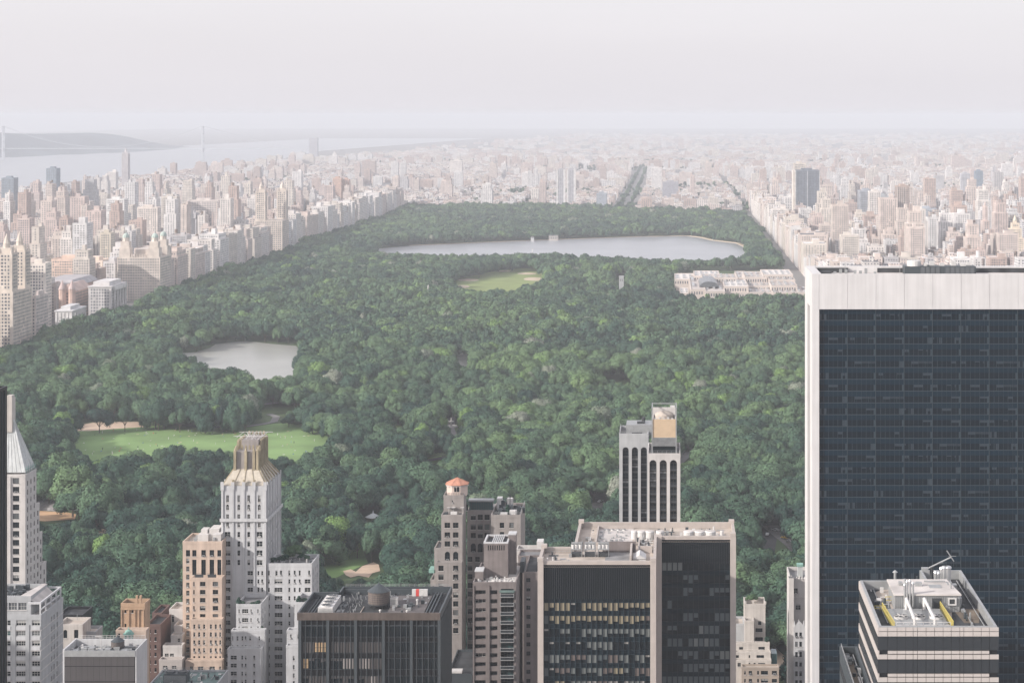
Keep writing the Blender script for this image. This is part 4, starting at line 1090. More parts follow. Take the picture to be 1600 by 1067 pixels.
rw = random.Random(3)
class Hero:
    def __init__(s, name, label, x, y, cat='building', group=None):
        s.root = thing(name, label, cat, (x, y, 0), group); s.o = (-x, -y, 0); s.x, s.y = x, y
        s.wall = {}
    def part(s, mb, name, mats, kind=None, parent=None, smooth=False):
        return mb.build(name, mats, parent or s.root, s.o if parent is None else (0, 0, 0), kind, smooth)
    def wmb(s, m):
        if m not in s.wall: s.wall[m] = MB()
        return s.wall[m]
    def window(s, face, pos, w, h, nm=1, arch=False, fr='frame_white', gl='glass_dark', var=None, sill=True, name='window'):
        var = rw.choice([0, 1, 4, 7, 8, 0, 2, 3, 5, 6, 8, 12, 12, 4]) if var is None else var
        o = put(name, win_mesh(w, h, nm, arch, var, fr, gl, sill), s.root)
        o.location = (pos[0] - s.x, pos[1] - s.y, pos[2])
        o.rotation_euler = (0, 0, {'s': 0, 'e': PI / 2, 'w': -PI / 2}[face])
        return o
    def facade(s, mb, face, c, u0, u1, z0, z1, holes, depth=0.3):
        """wall on plane y=c ('s') or x=c ('e','w') from u0 to u1, with reveals round each opening"""
        if face == 's': P = lambda u, z, d=0: (u, c + d, z)
        elif face == 'e': P = lambda u, z, d=0: (c - d, u, z)
        else: P = lambda u, z, d=0: (c + d, u, z)
        flip = face == 'w'
        def q(a, b_, c_, d_): mb.quad(*( (d_, c_, b_, a) if flip else (a, b_, c_, d_)))
        holes = [h for h in holes if h[0] > u0 - 1e-6 and h[1] < u1 + 1e-6 and h[2] > z0 - 1e-6 and h[3] < z1 + 1e-6]
        zs = sorted({round(v, 3) for h in holes for v in h[2:4]} | {z0, z1})
        for za, zb in zip(zs[:-1], zs[1:]):
            if zb - za < 1e-4: continue
            zm = (za + zb) / 2
            spans = sorted((h[0], h[1]) for h in holes if h[2] < zm < h[3])
            u = u0
            for a, b_ in spans:
                if a > u + 1e-4: q(P(u, za), P(a, za), P(a, zb), P(u, zb))
                u = max(u, b_)
            if u < u1 - 1e-4: q(P(u, za), P(u1, za), P(u1, zb), P(u, zb))
        for h in holes:
            a, b_, za, zb = h[:4]
            q(P(a, za), P(b_, za), P(b_, za, depth), P(a, za, depth))
            q(P(a, zb, depth), P(b_, zb, depth), P(b_, zb), P(a, zb))
            q(P(a, za, depth), P(a, zb, depth), P(a, zb), P(a, za))
            q(P(b_, za), P(b_, zb), P(b_, zb, depth), P(b_, za, depth))
            arch = len(h) > 4 and h[4].get('arch')
            if arch:      # close the corners above the arch
                r = (b_ - a) / 2; cx = (a + b_) / 2; zr = zb - r
                for sgn in (-1, 1):
                    for k in range(4):
                        t0, t1 = PI / 2 * k / 4, PI / 2 * (k + 1) / 4
                        x0_, x1_ = cx + sgn * r * math.cos(t0), cx + sgn * r * math.cos(t1)
                        g = [P(x0_, zr + r * math.sin(t0), .02), P(x0_, zb, .02), P(x1_, zb, .02), P(x1_, zr + r * math.sin(t1), .02)]
                        mb.quad(*(g if (sgn > 0) != flip else g[::-1]))
            kw = dict(h[4]) if len(h) > 4 else {}
            if kw.pop('none', None): continue
            pos = P((a + b_) / 2, za, depth - 0.12)
            s.window(face, pos, b_ - a, zb - za, **kw)
    def block(s, x0, x1, y0, y1, z0, z1, m='limestone', S=(), E=(), W=(), roof='roof_grey', par=1.0, depth=0.3, pt=0.4, north=True):
        mb = s.wmb(m)
        zt = z1 - par
        s.facade(mb, 's', y0, x0, x1, z0, zt, list(S), depth)
        s.facade(mb, 'e', x1, y0, y1, z0, zt, list(E), depth)
        s.facade(mb, 'w', x0, y0, y1, z0, zt, list(W), depth)
        mb.quad((x1, y1, z0), (x0, y1, z0), (x0, y1, zt), (x1, y1, zt))
        if par > 0:
            mb.frame(x0 - .06, x1 + .06, y0 - .06, y1 + .06, zt, z1, pt)
        r = s.wmb('__roof_' + roof)
        r.quad((x0, y0, zt), (x1, y0, zt), (x1, y1, zt), (x0, y1, zt))
    def finish(s):
        for m, mb in s.wall.items():
            if m.startswith('__roof_'): s.part(mb, 'roof', M[m[7:]])
            else: s.part(mb, 'wall', M[m])

def rows(ys, D, hpx): return [(wz(y + hpx / 2, D), wz(y - hpx / 2, D)) for y in ys]
def holes_px(cols, ys, D, hpx=8.0, **kw):
    """cols: [(px centre, px width)], ys: px centre rows -> openings on a south wall at distance D"""
    out = []
    for y in ys:
        za, zb = wz(y + hpx / 2, D), wz(y - hpx / 2, D)
        for c in cols:
            k = dict(kw); 
            if len(c) > 2: k.update(c[2])
            out.append((wx(c[0] - c[1] / 2, D), wx(c[0] + c[1] / 2, D), za, zb, k))
    return out
def holes_m(us, w, zt, n, pitch, h, **kw):
    return [(u - w / 2, u + w / 2, zt - i * pitch - h, zt - i * pitch, dict(kw)) for i in range(n) for u in us]
def seq(a, step, n): return [a + step * i for i in range(n)]
def rp(px, py, z):
    D = (CAMZ - z) * FPX / (py - HY); return (wx(px, D), D)
def clutter(root, off, x0, x1, y0, y1, z, n, seed, mats=('galv', 'white_metal', 'slate_metal')):
    """small rooftop pieces too small to tell apart: ducts, curbs, vents, pipes on sleepers, patched membrane"""
    rg = random.Random(seed)
    for m in mats:
        b = MB()
        for _ in range(n // len(mats)):
            x, y = rg.uniform(x0, x1), rg.uniform(y0, y1); k = rg.random()
            if k < 0.35: w, d = rg.uniform(.3, 1.1), rg.uniform(.3, 1.1); b.box(x, min(x + w, x1), y, min(y + d, y1), z, z + rg.uniform(.3, 1.3))
            elif k < 0.6: b.cyl(x, y, z, z + rg.uniform(.5, 1.5), rg.uniform(.12, .35), n=7)
            elif k < 0.85:
                L_ = rg.uniform(1.5, 6)
                if rg.random() < .5: b.tube((x, y, z + .35), (min(x1, x + L_), y, z + .35), rg.uniform(.07, .2), 5)
                else: b.tube((x, y, z + .35), (x, min(y1, y + L_), z + .35), rg.uniform(.07, .2), 5)
            else: w, d = rg.uniform(1, 3), rg.uniform(1, 3); b.box(x, min(x1, x + w), y, min(y1, y + d), z, z + .06 + .01 * rg.random())
        o = b.build('roof_clutter', M[m], root, off, 'stuff')
def shrub(name, label, x, y, z, r, h, tone, v=0, cat='plant', group=None):
    t = thing(name, label, cat, (x, y, z), group)
    c = put('foliage', HI[v], t); c.scale = (r, r, h / 2); c.location = (0, 0, -0.15 * h / 2); c['tone'] = tone
    return t
def rail(mb, pts, z, h, r=0.05, post=1.5, m=0):
    for (xa, ya), (xb, yb) in zip(pts[:-1], pts[1:]):
        L_ = math.hypot(xb - xa, yb - ya); n = max(1, int(L_ / post))
        for k in (0.5, 1.0): mb.tube((xa, ya, z + h * k), (xb, yb, z + h * k), r, 4, m)
        for i in range(n + 1):
            t = i / n; mb.tube((xa + (xb - xa) * t, ya + (yb - ya) * t, z), (xa + (xb - xa) * t, ya + (yb - ya) * t, z + h), r, 4, m)
def fan_unit(label, x, y, z, w, d, h, nf, m='white_metal', along='x', name='cooling_unit', group='rooftop cooling units'):
    t = thing(name, label, 'cooling unit', (x, y, z), group)
    b = MB(); b.box(-w / 2, w / 2, -d / 2, d / 2, 0.4, h); 
    for sx in (-1, 1):
        for sy in (-1, 1): b.box(sx * (w / 2 - .2) - .1, sx * (w / 2 - .2) + .1, sy * (d / 2 - .2) - .1, sy * (d / 2 - .2) + .1, 0, 0.4)
    b.build('housing', M[m], t)
    for i in range(nf):
        c = -(w if along == 'x' else d) / 2 + (w if along == 'x' else d) * (i + .5) / nf
        cx, cy = (c, 0) if along == 'x' else (0, c)
        r = min(w / (nf if along == 'x' else 1), d / (1 if along == 'x' else nf)) * 0.42
        f = MB(); f.cyl(cx, cy, h, h + 0.45, r, n=12, m=0, top=1); 
        for k in range(4):
            a = k * PI / 2; f.box(cx + .75 * r * math.cos(a) - .12, cx + .75 * r * math.cos(a) + .12, cy + .75 * r * math.sin(a) - .12, cy + .75 * r * math.sin(a) + .12, h + .45, h + .5)
        f.build('fan', [M[m], M['frame_dark']], t)
    lv = MB()
    for k in range(int((h - 0.8) / 0.4)): lv.box(-w / 2 + .2, w / 2 - .2, -d / 2 - .08, -d / 2 - .005, 0.7 + .4 * k, 0.9 + .4 * k)
    if lv.f: lv.build('louvre', M['galv'], t)
    return t
def water_tower(label, x, y, z, r, h, cone, m='wood'):
    t = thing('water_tank', label, 'water tank', (x, y, z), 'rooftop water tanks')
    b = MB()
    for k in range(6):
        a = k * PI / 3; b.box(.8 * r * math.cos(a) - .15, .8 * r * math.cos(a) + .15, .8 * r * math.sin(a) - .15, .8 * r * math.sin(a) + .15, 0, 1.2)
    b.cyl(0, 0, 1.2, 1.45, r * 1.08, n=16); b.build('stand', M['frame_dark'], t)
    n = 28
    for k in range(n):        # upright staves
        a0, a1 = 2 * PI * k / n, 2 * PI * (k + 0.93) / n; s = MB(); rr = r * (1 if k % 2 else 0.992)
        s.prism([(r * .9 * math.cos(a0), r * .9 * math.sin(a0)), (rr * math.cos(a0), rr * math.sin(a0)), (rr * math.cos(a1), rr * math.sin(a1)), (r * .9 * math.cos(a1), r * .9 * math.sin(a1))], 1.45, 1.45 + h)
        if k == 0: tm = s.mesh('stave', M[m])
        o = put('stave', tm, t); o.rotation_euler = (0, 0, 2 * PI * k / n)
    hp = MB()
    for k in range(6): hp.cyl(0, 0, 1.6 + k * (h - .3) / 5.2, 1.68 + k * (h - .3) / 5.2, r * 1.012, n=20)
    hp.build('hoop', M['frame_dark'], t)
    c = MB(); c.cyl(0, 0, 1.45 + h, 1.45 + h + cone, r * 1.06, 0.25, n=16); c.cyl(0, 0, 1.45 + h + cone, 1.9 + h + cone, .3, .1, n=6); c.build('roof', M['slate_metal'], t)
    return t

# ================================================================== 1. white framed dark tower, right
D = 620.0; X0, ZT, ZP = wx(1269, D), wz(428, D), wz(483.5, D)
GX = wx(1280, D); BAY = 44.4 * D / FPX; NBAY = 9; X1 = GX + BAY * NBAY + 2.3; YB = D + 33.0
T = Hero('office_tower', 'huge dark glass tower in a white stone frame filling the right side', (X0 + X1) / 2, D + 16)
FR = 0.9
b = MB()
b.box(X0, GX, D, D + 4, 0, ZP); b.box(X1 - 2.3, X1, D, D + 4, 0, ZP)
b.box(X0 + .01, X1 - .01, YB - 3, YB, 0, ZT); 
ya, yb = 629.5, 641.0
b.box(X0, X0 + 3, D + 4, ya, 0, ZP); b.box(X0, X0 + 3, yb, YB - 3, 0, ZP); b.box(X0, X0 + 3, D + .8, YB - 3, ZP, ZT - .001)
b.box(X1 - 3, X1, D + 4, YB - 3, 0, ZT - .001)
b.box(X0 + 1.6, X0 + 3, ya, yb, ZP - 2.2, ZP)
T.part(b, 'wall', M['travertine'])
bm_ = MB(); bm_.box(X0 + 0.005, X0 + 2.0, D, D + .8, ZP + .02, ZT); T.part(bm_, 'panel', M['travertine'])
pm = MB(); pm.box(0.06, BAY - 0.06, 0, 0.75, 0.06, ZT - ZP); pme = pm.mesh('panel_mesh', M['travertine'])
for i in range(NBAY):
    o = put('panel', pme, T.root, (GX - T.x + i * BAY, D - T.y, ZP))
e = MB(); e.box(X0 + 2.02, GX - .02, D + .01, D + .8, ZP, ZT - .01); e.box(GX, X1 - 2.3, D + .1, D + .8, ZP, ZT - 0.3); e.box(X1 - 2.28, X1 - .02, D + .01, D + .8, ZP, ZT - .01); T.part(e, 'panel_backing', M['travertine'])
# window strip in the west side
ws = MB(); ws.box(X0 + 1.2, X0 + 1.6, ya, yb, 0, ZP - .05); T.part(ws, 'side_glazing', M['solow_pane'])
ws = MB()
for k in range(46): ws.box(X0 + 0.9, X0 + 1.19, ya + .3, yb - .3, ZP - 4 - 3.82 * k, ZP - 2.9 - 3.82 * k)
T.part(ws, 'spandrel', M['solow_line'], 'stuff')
PITCH = 18.42 * D / FPX
gb = MB(); gb.box(GX, X1 - 2.3, D + 1.0, D + 1.4, 0, ZP - .02); T.part(gb, 'curtain_wall', M['solow_span'])
vl = MB()
for i in range(NBAY * 6 + 1):
    x = GX + i * BAY / 6; t = 0.11 if i % 6 == 0 else 0.035
    vl.box(x - t, x + t, D + (0.78 if i % 6 == 0 else .93), D + .99, 0, ZP - .03)
T.part(vl, 'mullion', M['solow_line'])
def solow_win(seed):
    rg = random.Random(seed); b = MB(); w = BAY - .24; h = 1.95
    n = rg.choice([3, 3, 4, 6]); es = [w * k / n for k in range(n + 1)]
    for a, c in zip(es[:-1], es[1:]):
        q = rg.random()
        bl = 0 if q < 0.72 else rg.uniform(0.15, 0.5) * h if q < 0.92 else h * 0.98
        m2 = rg.choice([1, 2, 2])
        b.quad((a, .12, 0), (c, .12, 0), (c, .12, h - bl), (a, .12, h - bl), 0)
        if bl:
            k = rg.choice([1, 2, 3])
            for j in range(k):
                if rg.random() < .75: b.quad((a + (c - a) * j / k + .05, .115, h - bl), (a + (c - a) * (j + 1) / k - .05, .115, h - bl), (a + (c - a) * (j + 1) / k - .05, .115, h - .02), (a + (c - a) * j / k + .05, .115, h - .02), m2)
            b.quad((a, .12, h - bl), (c, .12, h - bl), (c, .12, h), (a, .12, h), 0)
        b.box(c - .05, c + .05, .02, .11, 0, h, 3)
    b.box(0, w, 0.0, .13, -.24, -.01, 4)
    if rg.random() < 0.8: b.box(w - .55, w - .1, .02, .1, 0, h, 4)
    return b.mesh('window_bay', [M['solow_pane'], M['solow_b1'], M['solow_b2'], M['solow_line'], M['solow_col']])
M['solow_b1'] = mat('dim_blind_reflection', (0.011, 0.020, 0.030), 0.5); M['solow_b2'] = mat('pale_blind_reflection', (0.024, 0.036, 0.048), 0.5); M['solow_col'] = mat('column_behind_glass', (0.026, 0.042, 0.055), 0.5)  # pale quads stand for blinds and for painted variety in the reflections
SW = [solow_win(k) for k in range(16)]
for f in range(32):
    z = wz(500 + 18.42 * f, D) - 0.1
    for i in range(NBAY):
        o = put('window', rw.choice(SW), T.root, (GX + i * BAY + .12 - T.x, D + .86 - T.y, z))
# roof: sunk deck, rear parapet rail, cabin with glazed plant rooms, pipes
rb = MB(); rb.box(X0 + 3, X1 - 3, D + .8, YB - 3, ZT - 2.2, ZT - 2.0); T.part(rb, 'roof', M['roof_pale'])
g = MB()
g.box(X0 + 4, GX + 12, YB - 4.5, YB - 3.02, ZT - 2, ZT - .4); g.box(GX + 22, X1 - 10, YB - 3.9, YB - 3.02, ZT - 2, ZT - .5)
g.box(X0 + 3.5, X0 + 8, D + 20, YB - 6, ZT - 2, ZT - 1.2)
T.part(g, 'roof_track', M['roof_dark'])
cx0, cx1 = wx(1414, 640), wx(1525, 640)
g = MB(); g.box(cx0, cx1, 640, 647, ZT - 2, ZT + 0.8); g.box(cx0 + 7.5, cx0 + 8.2, 639.9, 647.1, ZT - 2, ZT + 1.2)
c = T.part(g, 'plant_room', M['slate_metal'])
g = MB()
for k in range(14):
    x = cx0 + .3 + k * 1.65
    if k < 3 or k == 7: continue
    g.box(x, x + 1.4, 639.85, 639.98, ZT - 1.8, ZT + .6)
T.part(g, 'plant_room_glazing', M['glass_grey'])
g = MB(); g.cyl(cx0 + 3.4, 643, ZT + .8, ZT + 2.6, 2.4, n=16)
for k, (u, v, h) in enumerate([(6.5, 642, 1.0), (9, 645, 1.3), (12, 643, .9), (16, 644, 1.4), (19, 642, .8), (21.5, 645, 1.1)]): g.box(cx0 + u, cx0 + u + 1.6, v, v + 1.5, ZT + .8, ZT + .8 + h)
T.part(g, 'rooftop_vent', M['white_metal'])
g = MB()
for k in range(7): g.box(X0 + 8 + k * 2.2, X0 + 8.9 + k * 2.2, D + 12 + (k % 3) * 4, D + 13 + (k % 3) * 4, ZT - 2, ZT - .3 + .5 * (k % 2))
g.tube((X0 + 12, D + 15, ZT - 2), (X0 + 12, D + 15, ZT + 2.5), .08, 5); g.tube((X0 + 30, D + 14, ZT - 2), (X0 + 30, D + 14, ZT + 2), .08, 5)
g.box(X0 + 62, X0 + 74, D + 10, D + 13, ZT - 2, ZT - 1.4)
T.part(g, 'roof_equipment', M['galv'])

# ================================================================== 2. striped tower, lower right
D = 340.0; X0, X1, ZT = wx(1371.5, D), wx(1561, D), wz(979, D)
YN, YB = 374.2, 382.6
XN = 49.7
T = Hero('office_tower', 'rose and dark banded office tower at lower right with crowded roof', (X0 + X1) / 2, D + 18)
MZ = 4.7 * FPX / D   # zoomed photo px per metre
colx = [430, 503, 572, 636, 690, 722, 785, 847, 910, 970, 1033, 1062, 1130, 1190, 1250, 1320]
cxm = [wx(1280 + c / 4.7, D) for c in colx]
rowz = lambda v: wz(840 + v / 4.7, D)
FP = 168 / MZ
core = MB()
core.prism([(X0 + .3, D + .3), (X1 - .3, D + .3), (X1 - .3, YB - .3), (XN + .3, YB - .3), (XN + .3, YN - .3), (X0 + .3, YN - .3)], 0, ZT - 1.9)
T.part(core, 'core_wall', M['black_metal'])
def panel(name, xa, xb, za, zb, m, d0=0.0, seam=.05):
    return (name, xa + seam, xb - seam, za + seam, zb - seam, m, d0)
meshes = {}
def put_panel(Tt, face, c, ua, ub, za, zb, name, m, thick=0.28, seam=.04, proud=0.0):
    w, h = ub - ua - 2 * seam, zb - za - 2 * seam
    key = (round(w, 2), round(h, 2), m, thick)
    if key not in meshes:
        q = MB(); q.box(0, key[0], 0, thick, 0, key[1]); meshes[key] = q.mesh('panel_mesh', M[m])
    o = put(name, meshes[key], Tt.root)
    if face == 's': o.location = (ua + seam - Tt.x, c - proud - Tt.y, za + seam)
    elif face == 'w': o.location = (c - proud - Tt.x, ub - seam - Tt.y, za + seam); o.rotation_euler = (0, 0, -PI / 2)
    else: o.location = (c + proud - Tt.x, ua + seam - Tt.y, za + seam); o.rotation_euler = (0, 0, PI / 2)
    return o
bands = [(657, 686, 'p'), (688, 724, 'p')]
v = 724
for k in range(3):
    bands += [(v + 3, v + 102, 'g'), (v + 104, v + 128, 'q'), (v + 132, v + 168, 'p')]; v += 168
for a, bb, ty in bands:
    za, zb = rowz(bb), rowz(a)
    for i in range(15):
        if ty == 'q' and i in (0, 14): continue
        put_panel(T, 's', D, cxm[i], cxm[i + 1], za, zb, 'panel' if ty != 'g' else 'pane', 'rose_granite' if ty != 'g' else 'glass_band', thick=.28 if ty != 'g' else .2, proud=0 if ty != 'g' else -.06)
zlow = rowz(v)
lo = MB(); lg = MB()
z = zlow
while z > 5:
    lg.box(X0, X1, D + .06, D + .29, z - 99 / MZ, z - 3 / MZ); lo.box(X0, X1, D, D + .29, z - 168 / MZ, z - 104 / MZ); z -= FP
T.part(lo, 'spandrel_band', M['rose_granite'], 'stuff'); T.part(lg, 'window_band', M['glass_band'], 'stuff')
# striped tower: west side bands, parapets, roof
for a, bb, m in [(657, 724, 'rose_granite')] + [(724 + 168 * k + 104, 724 + 168 * k + 168, 'rose_granite') for k in range(3)]:
    za, zb = rowz(bb), rowz(a)
    n = 16; st = (YN - D) / n
    for i in range(n): put_panel(T, 'w', X0, D + i * st, D + (i + 1) * st, za, zb, 'panel', m, thick=.28)
for k in range(3):
    za, zb = rowz(724 + 168 * k + 102), rowz(724 + 168 * k + 3)
    for i in range(16): put_panel(T, 'w', X0, D + i * st, D + (i + 1) * st, za, zb, 'pane', 'glass_band', thick=.2, proud=-.06)
pb = MB()
def wall_run(mb, pts, z0, z1, t):
    for (xa, ya), (xb, yb) in zip(pts[:-1], pts[1:]):
        if abs(xa - xb) < 1e-6: mb.box(xa - t / 2, xa + t / 2, min(ya, yb) + t / 2 + .003, max(ya, yb) - t / 2 - .003, z0, z1)
        else: mb.box(min(xa, xb) - t / 2, max(xa, xb) + t / 2, ya - t / 2, ya + t / 2, z0, z1)
wall_run(pb, [(X0 + .5, YN - .4), (X0 + .5, D + .6), (X1 - .5, D + .6), (X1 - .5, YB - .4), (XN + .5, YB - .4), (XN + .5, YN - .4), (X0 + .5, YN - .4)], ZT - 1.9, ZT, .5)
T.part(pb, 'parapet', M['galv'])
rf = MB(); rf.prism([(X0 + .8, D + .9), (X1 - .8, D + .9), (X1 - .8, YB - .7), (XN + .8, YB - .7), (XN + .8, YN - .7), (X0 + .8, YN - .7)], ZT - 1.897, ZT - 1.7)
T.part(rf, 'roof', M['roof_dark'])
ZR = ZT - 1.7
def R2(zx, zy, z=None): return rp(1330 + zx / 8.205, 850 + zy / 8.205, ZR if z is None else z)
def Zat(zy, y): return wz(850 + zy / 8.205, y)
g = MB()
for pts, m, dz in [([(300, 620), (430, 560), (560, 560), (560, 870), (460, 870)], 0, .02), ([(1300, 830), (1640, 830), (1640, 1010), (1450, 1010)], 1, .02), ([(480, 870), (1290, 870), (1290, 1040), (520, 1040)], 0, .012)]:
    q = [R2(*p) for p in pts]
    g.poly([(x, max(y, D + 1.0), ZR + dz) for x, y in q], m)
T.part(g, 'roof_covering', [M['roof_tan'], M['roof_brown']])
# window-washing track round the roof
tr = MB()
pts = [(470, 1030), (410, 900), (300, 640), (285, 590), (330, 555), (460, 545)]
P_ = [R2(*p) for p in pts]
for a, c in zip(P_[:-1], P_[1:]): tr.tube((*a, ZR + .35), (*c, ZR + .35), .09, 5)
for dx in (-3.6, -1.6): tr.tube((X1 + dx, D + 2, ZR + .3), (X1 + dx, YB - 3, ZR + .3), .09, 5)
tr.tube((X0 + 3, D + 1.5, ZR + .3), (X1 - 2, D + 1.5, ZR + .3), .09, 5)
for k in range(10): tr.tube((X1 - 3.6, D + 3 + 3.6 * k, ZR), (X1 - 3.6, D + 3 + 3.6 * k, ZR + .3), .07, 4)
T.part(tr, 'service_track', M['galv'])
# penthouse
(xa, ya), (xb, _) = R2(565, 868), R2(1385, 868)
xw = X0 + 9.3; ya = ya
_, yq = R2(480, 640)
pz = Zat(655, ya)
xl = R2(565, 868)[0]; xr = R2(1385, 860)[0]
yb2 = (CAMZ - pz) * FPX / (850 + 470 / 8.205 - HY)
ph = MB(); ph.box(xl, xr, ya, yb2, ZR, pz); p_ = T.part(ph, 'penthouse', M['galv'])
g = MB()
for k in range(int((xr - xl) / .42)): g.box(xl + .42 * k, xl + .42 * k + .06, ya - .08, ya - .005, ZR, pz - .1)
T.part(g, 'siding_rib', M['galv'], 'stuff')
g = MB(); g.prism([(xl - .3, ya - .3), (xr + .3, ya - .3), (xr - .8, yb2 + .3), (xl - .3, yb2 + .3)], pz + .003, pz + .28); T.part(g, 'penthouse_roof', M['roof_pale'])
wxc = R2(1288, 860)[0]; wzc = Zat(730, ya)
g = MB(); g.frame; 
for a in ((-.8, -.5, -.7, .7), (.5, .8, -.7, .7), (-.5, .5, .45, .7), (-.5, .5, -.7, -.45)): g.box(wxc + a[0], wxc + a[1], ya - .3, ya - .09, wzc + a[2], wzc + a[3])
v_ = T.part(g, 'vent_hood', M['white_metal']); g = MB(); g.box(wxc - .5, wxc + .5, ya - .2, ya - .1, wzc - .45, wzc + .45); T.part(g, 'vent_grille', M['frame_dark'])
g = MB(); g.box(xl + 3.0 * 2.3, xl + 4.6 * 2.3 - 2, ya - .12, ya - .085, ZR, pz - .5); T.part(g, 'plant_door', M['frame_dark'])
for kx, zt_ in ((685, 520), (715, 480), (752, 470), (792, 500)):
    x, y = R2(kx, 875); f = MB(); f.cyl(x, y, ZR, Zat(zt_, y), .21, n=10); f.cyl(x, y, Zat(zt_, y), Zat(zt_, y) + .25, .25, .12, n=10); T.part(f, 'flue', M['steel'], smooth=False)
# cooling deck with fans and bent ducts
xa, ya1 = R2(520, 1000); xb, _ = R2(1200, 1000); yb1 = ya - 1.0
ya1 = D + 2.4
dk = MB(); dk.box(xa, xb, ya1, yb1, ZR, ZR + .9); T.part(dk, 'cooling_deck', M['galv'])
for k in range(3):
    x = xa + (xb - xa) * (k + .5) / 3
    f = MB(); f.cyl(x, (ya1 + yb1) / 2, ZR + .9, ZR + 1.35, 1.25, n=14, m=0, top=1)
    for q in range(3): f.tube((x + 1.2 * math.cos(q * PI / 3), (ya1 + yb1) / 2 + 1.2 * math.sin(q * PI / 3), ZR + 1.42), (x - 1.2 * math.cos(q * PI / 3), (ya1 + yb1) / 2 - 1.2 * math.sin(q * PI / 3), ZR + 1.42), .06, 4, 0)
    T.part(f, 'fan', [M['white_metal'], M['frame_dark']])
for zx0, zx1 in ((710, 770), (940, 1025)):
    p0, p1 = R2(zx0, 900), R2(zx1, 1015); f = MB(); y0_, y1_ = yb1 - .5, ya1 + 1.2
    f.tube((p0[0], y0_, ZR + .9), (p0[0], y0_, ZR + 3.0), .3, 8); f.tube((p0[0], y0_, ZR + 2.85), (p1[0], y1_, ZR + 2.0), .3, 8); f.tube((p1[0], y1_, ZR + .9), (p1[0], y1_, ZR + 2.1), .28, 8)
    T.part(f, 'bent_duct', M['white_metal'])
rl = MB(); rail(rl, [(xa, ya1), (xb, ya1)], ZR + .9, 1.0, .06, 1.2); T.part(rl, 'railing', M['white_metal'])
rl = MB(); rail(rl, [(xa - .3, ya1), (xa - 1.0, ya - .5)], ZR + .2, 1.7, .07, .9); T.part(rl, 'railing', M['yellow']); rl = MB(); rail(rl, [(xb + .5, ya1), (xb + .1, ya - .5)], ZR + .2, 1.9, .07, .7)
for k in range(5): rl.tube((xb + .5, ya1 + k * 1.8, ZR + .3), (xb + .45, ya1 + k * 1.8 + 1.5, ZR + 2.0), .04, 4)
T.part(rl, 'railing', M['yellow'])
for pa, pb_, hh in ((R2(300, 850), R2(440, 850), .9), (R2(440, 760), R2(540, 760), 1.3)): rl = MB(); rail(rl, [pa, pb_], ZR, hh, .07, 1.0); T.part(rl, 'railing', M['yellow'])
# rear tanks and plant
for zx, r, zt_ in ((1085, .5, 360), (1120, .5, 370), (1160, .55, 310), (1195, .75, 300), (1240, .8, 300)):
    x = wx(1330 + zx / 8.205, yb2 + 3); f = MB(); f.cyl(x, yb2 + 3, ZR, Zat(zt_, yb2 + 3), r * .75, n=10); f.cyl(x, yb2 + 3, Zat(zt_, yb2 + 3), Zat(zt_, yb2 + 3) + .3, r * .95, r * .7, n=10); T.part(f, 'exhaust_stack', M['steel'])
g = MB()
for k in range(4): g.box(xl + 4.5 + k * 2.4, xl + 6.2 + k * 2.4, yb2 + 1.5, yb2 + 3.2, ZR, ZR + 1.5 + .4 * (k % 2))
g.cyl(xl + 1.5, yb2 + 2, ZR, pz + 1.2, .25, n=8); g.cyl(xl + 1.5, yb2 + 2, pz + 1.2, pz + 1.6, .55, .1, n=8)
g.box(xr + .4, xr + .9, ya + 3, yb2, ZR, ZR + 1.8)
T.part(g, 'roof_equipment', M['galv'])
clutter(T.root, T.o, xr + 1.2, X1 - 4.2, D + 3, YB - 3, ZR, 24, 55, ('galv', 'slate_metal')); clutter(T.root, T.o, xl, xr, yb2 + .5, YB - 1.5, ZR, 24, 56); clutter(T.root, T.o, xl + 1, xr - 1, ya + 1, yb2 - 1, pz + .28, 9, 57, ('galv',)); clutter(T.root, T.o, X0 + 1.5, xl - .5, YN - 16, YN - 2, ZR, 15, 58)
T.finish()
# window cleaning crane on the roof: a thing of its own
cx, cy = wx(1330 + 1030 / 8.205, yb2 + 4.5), yb2 + 4.5
cr = thing('window_cleaning_crane', 'small grey rooftop crane with cross ended boom on the banded tower', 'crane', (cx, cy, ZR))
zz = lambda v: Zat(v, cy) - ZR; xx = lambda v: wx(1330 + v / 8.205, cy) - cx
f = MB(); f.cyl(0, 0, 0, zz(290), .35, n=8); f.build('mast', M['frame_dark'], cr)
f = MB(); f.tube((xx(960), 0, zz(320)), (xx(1280), 0, zz(165)), .16, 6); f.tube((xx(1130), .2, zz(245)), (xx(1180), .2, zz(230)), .22, 5); f.build('boom', M['galv'], cr)
f = MB(); f.box(xx(905), xx(985), -.6, .6, zz(345), zz(300)); f.build('counterweight', M['galv'], cr)
f = MB(); f.tube((xx(1225), -.1, zz(80)), (xx(1318), .1, zz(220)), .12, 6); f.tube((xx(1250), 0, zz(150)), (xx(1345), 0, zz(152)), .05, 4); f.build('cross_arm', M['galv'], cr)

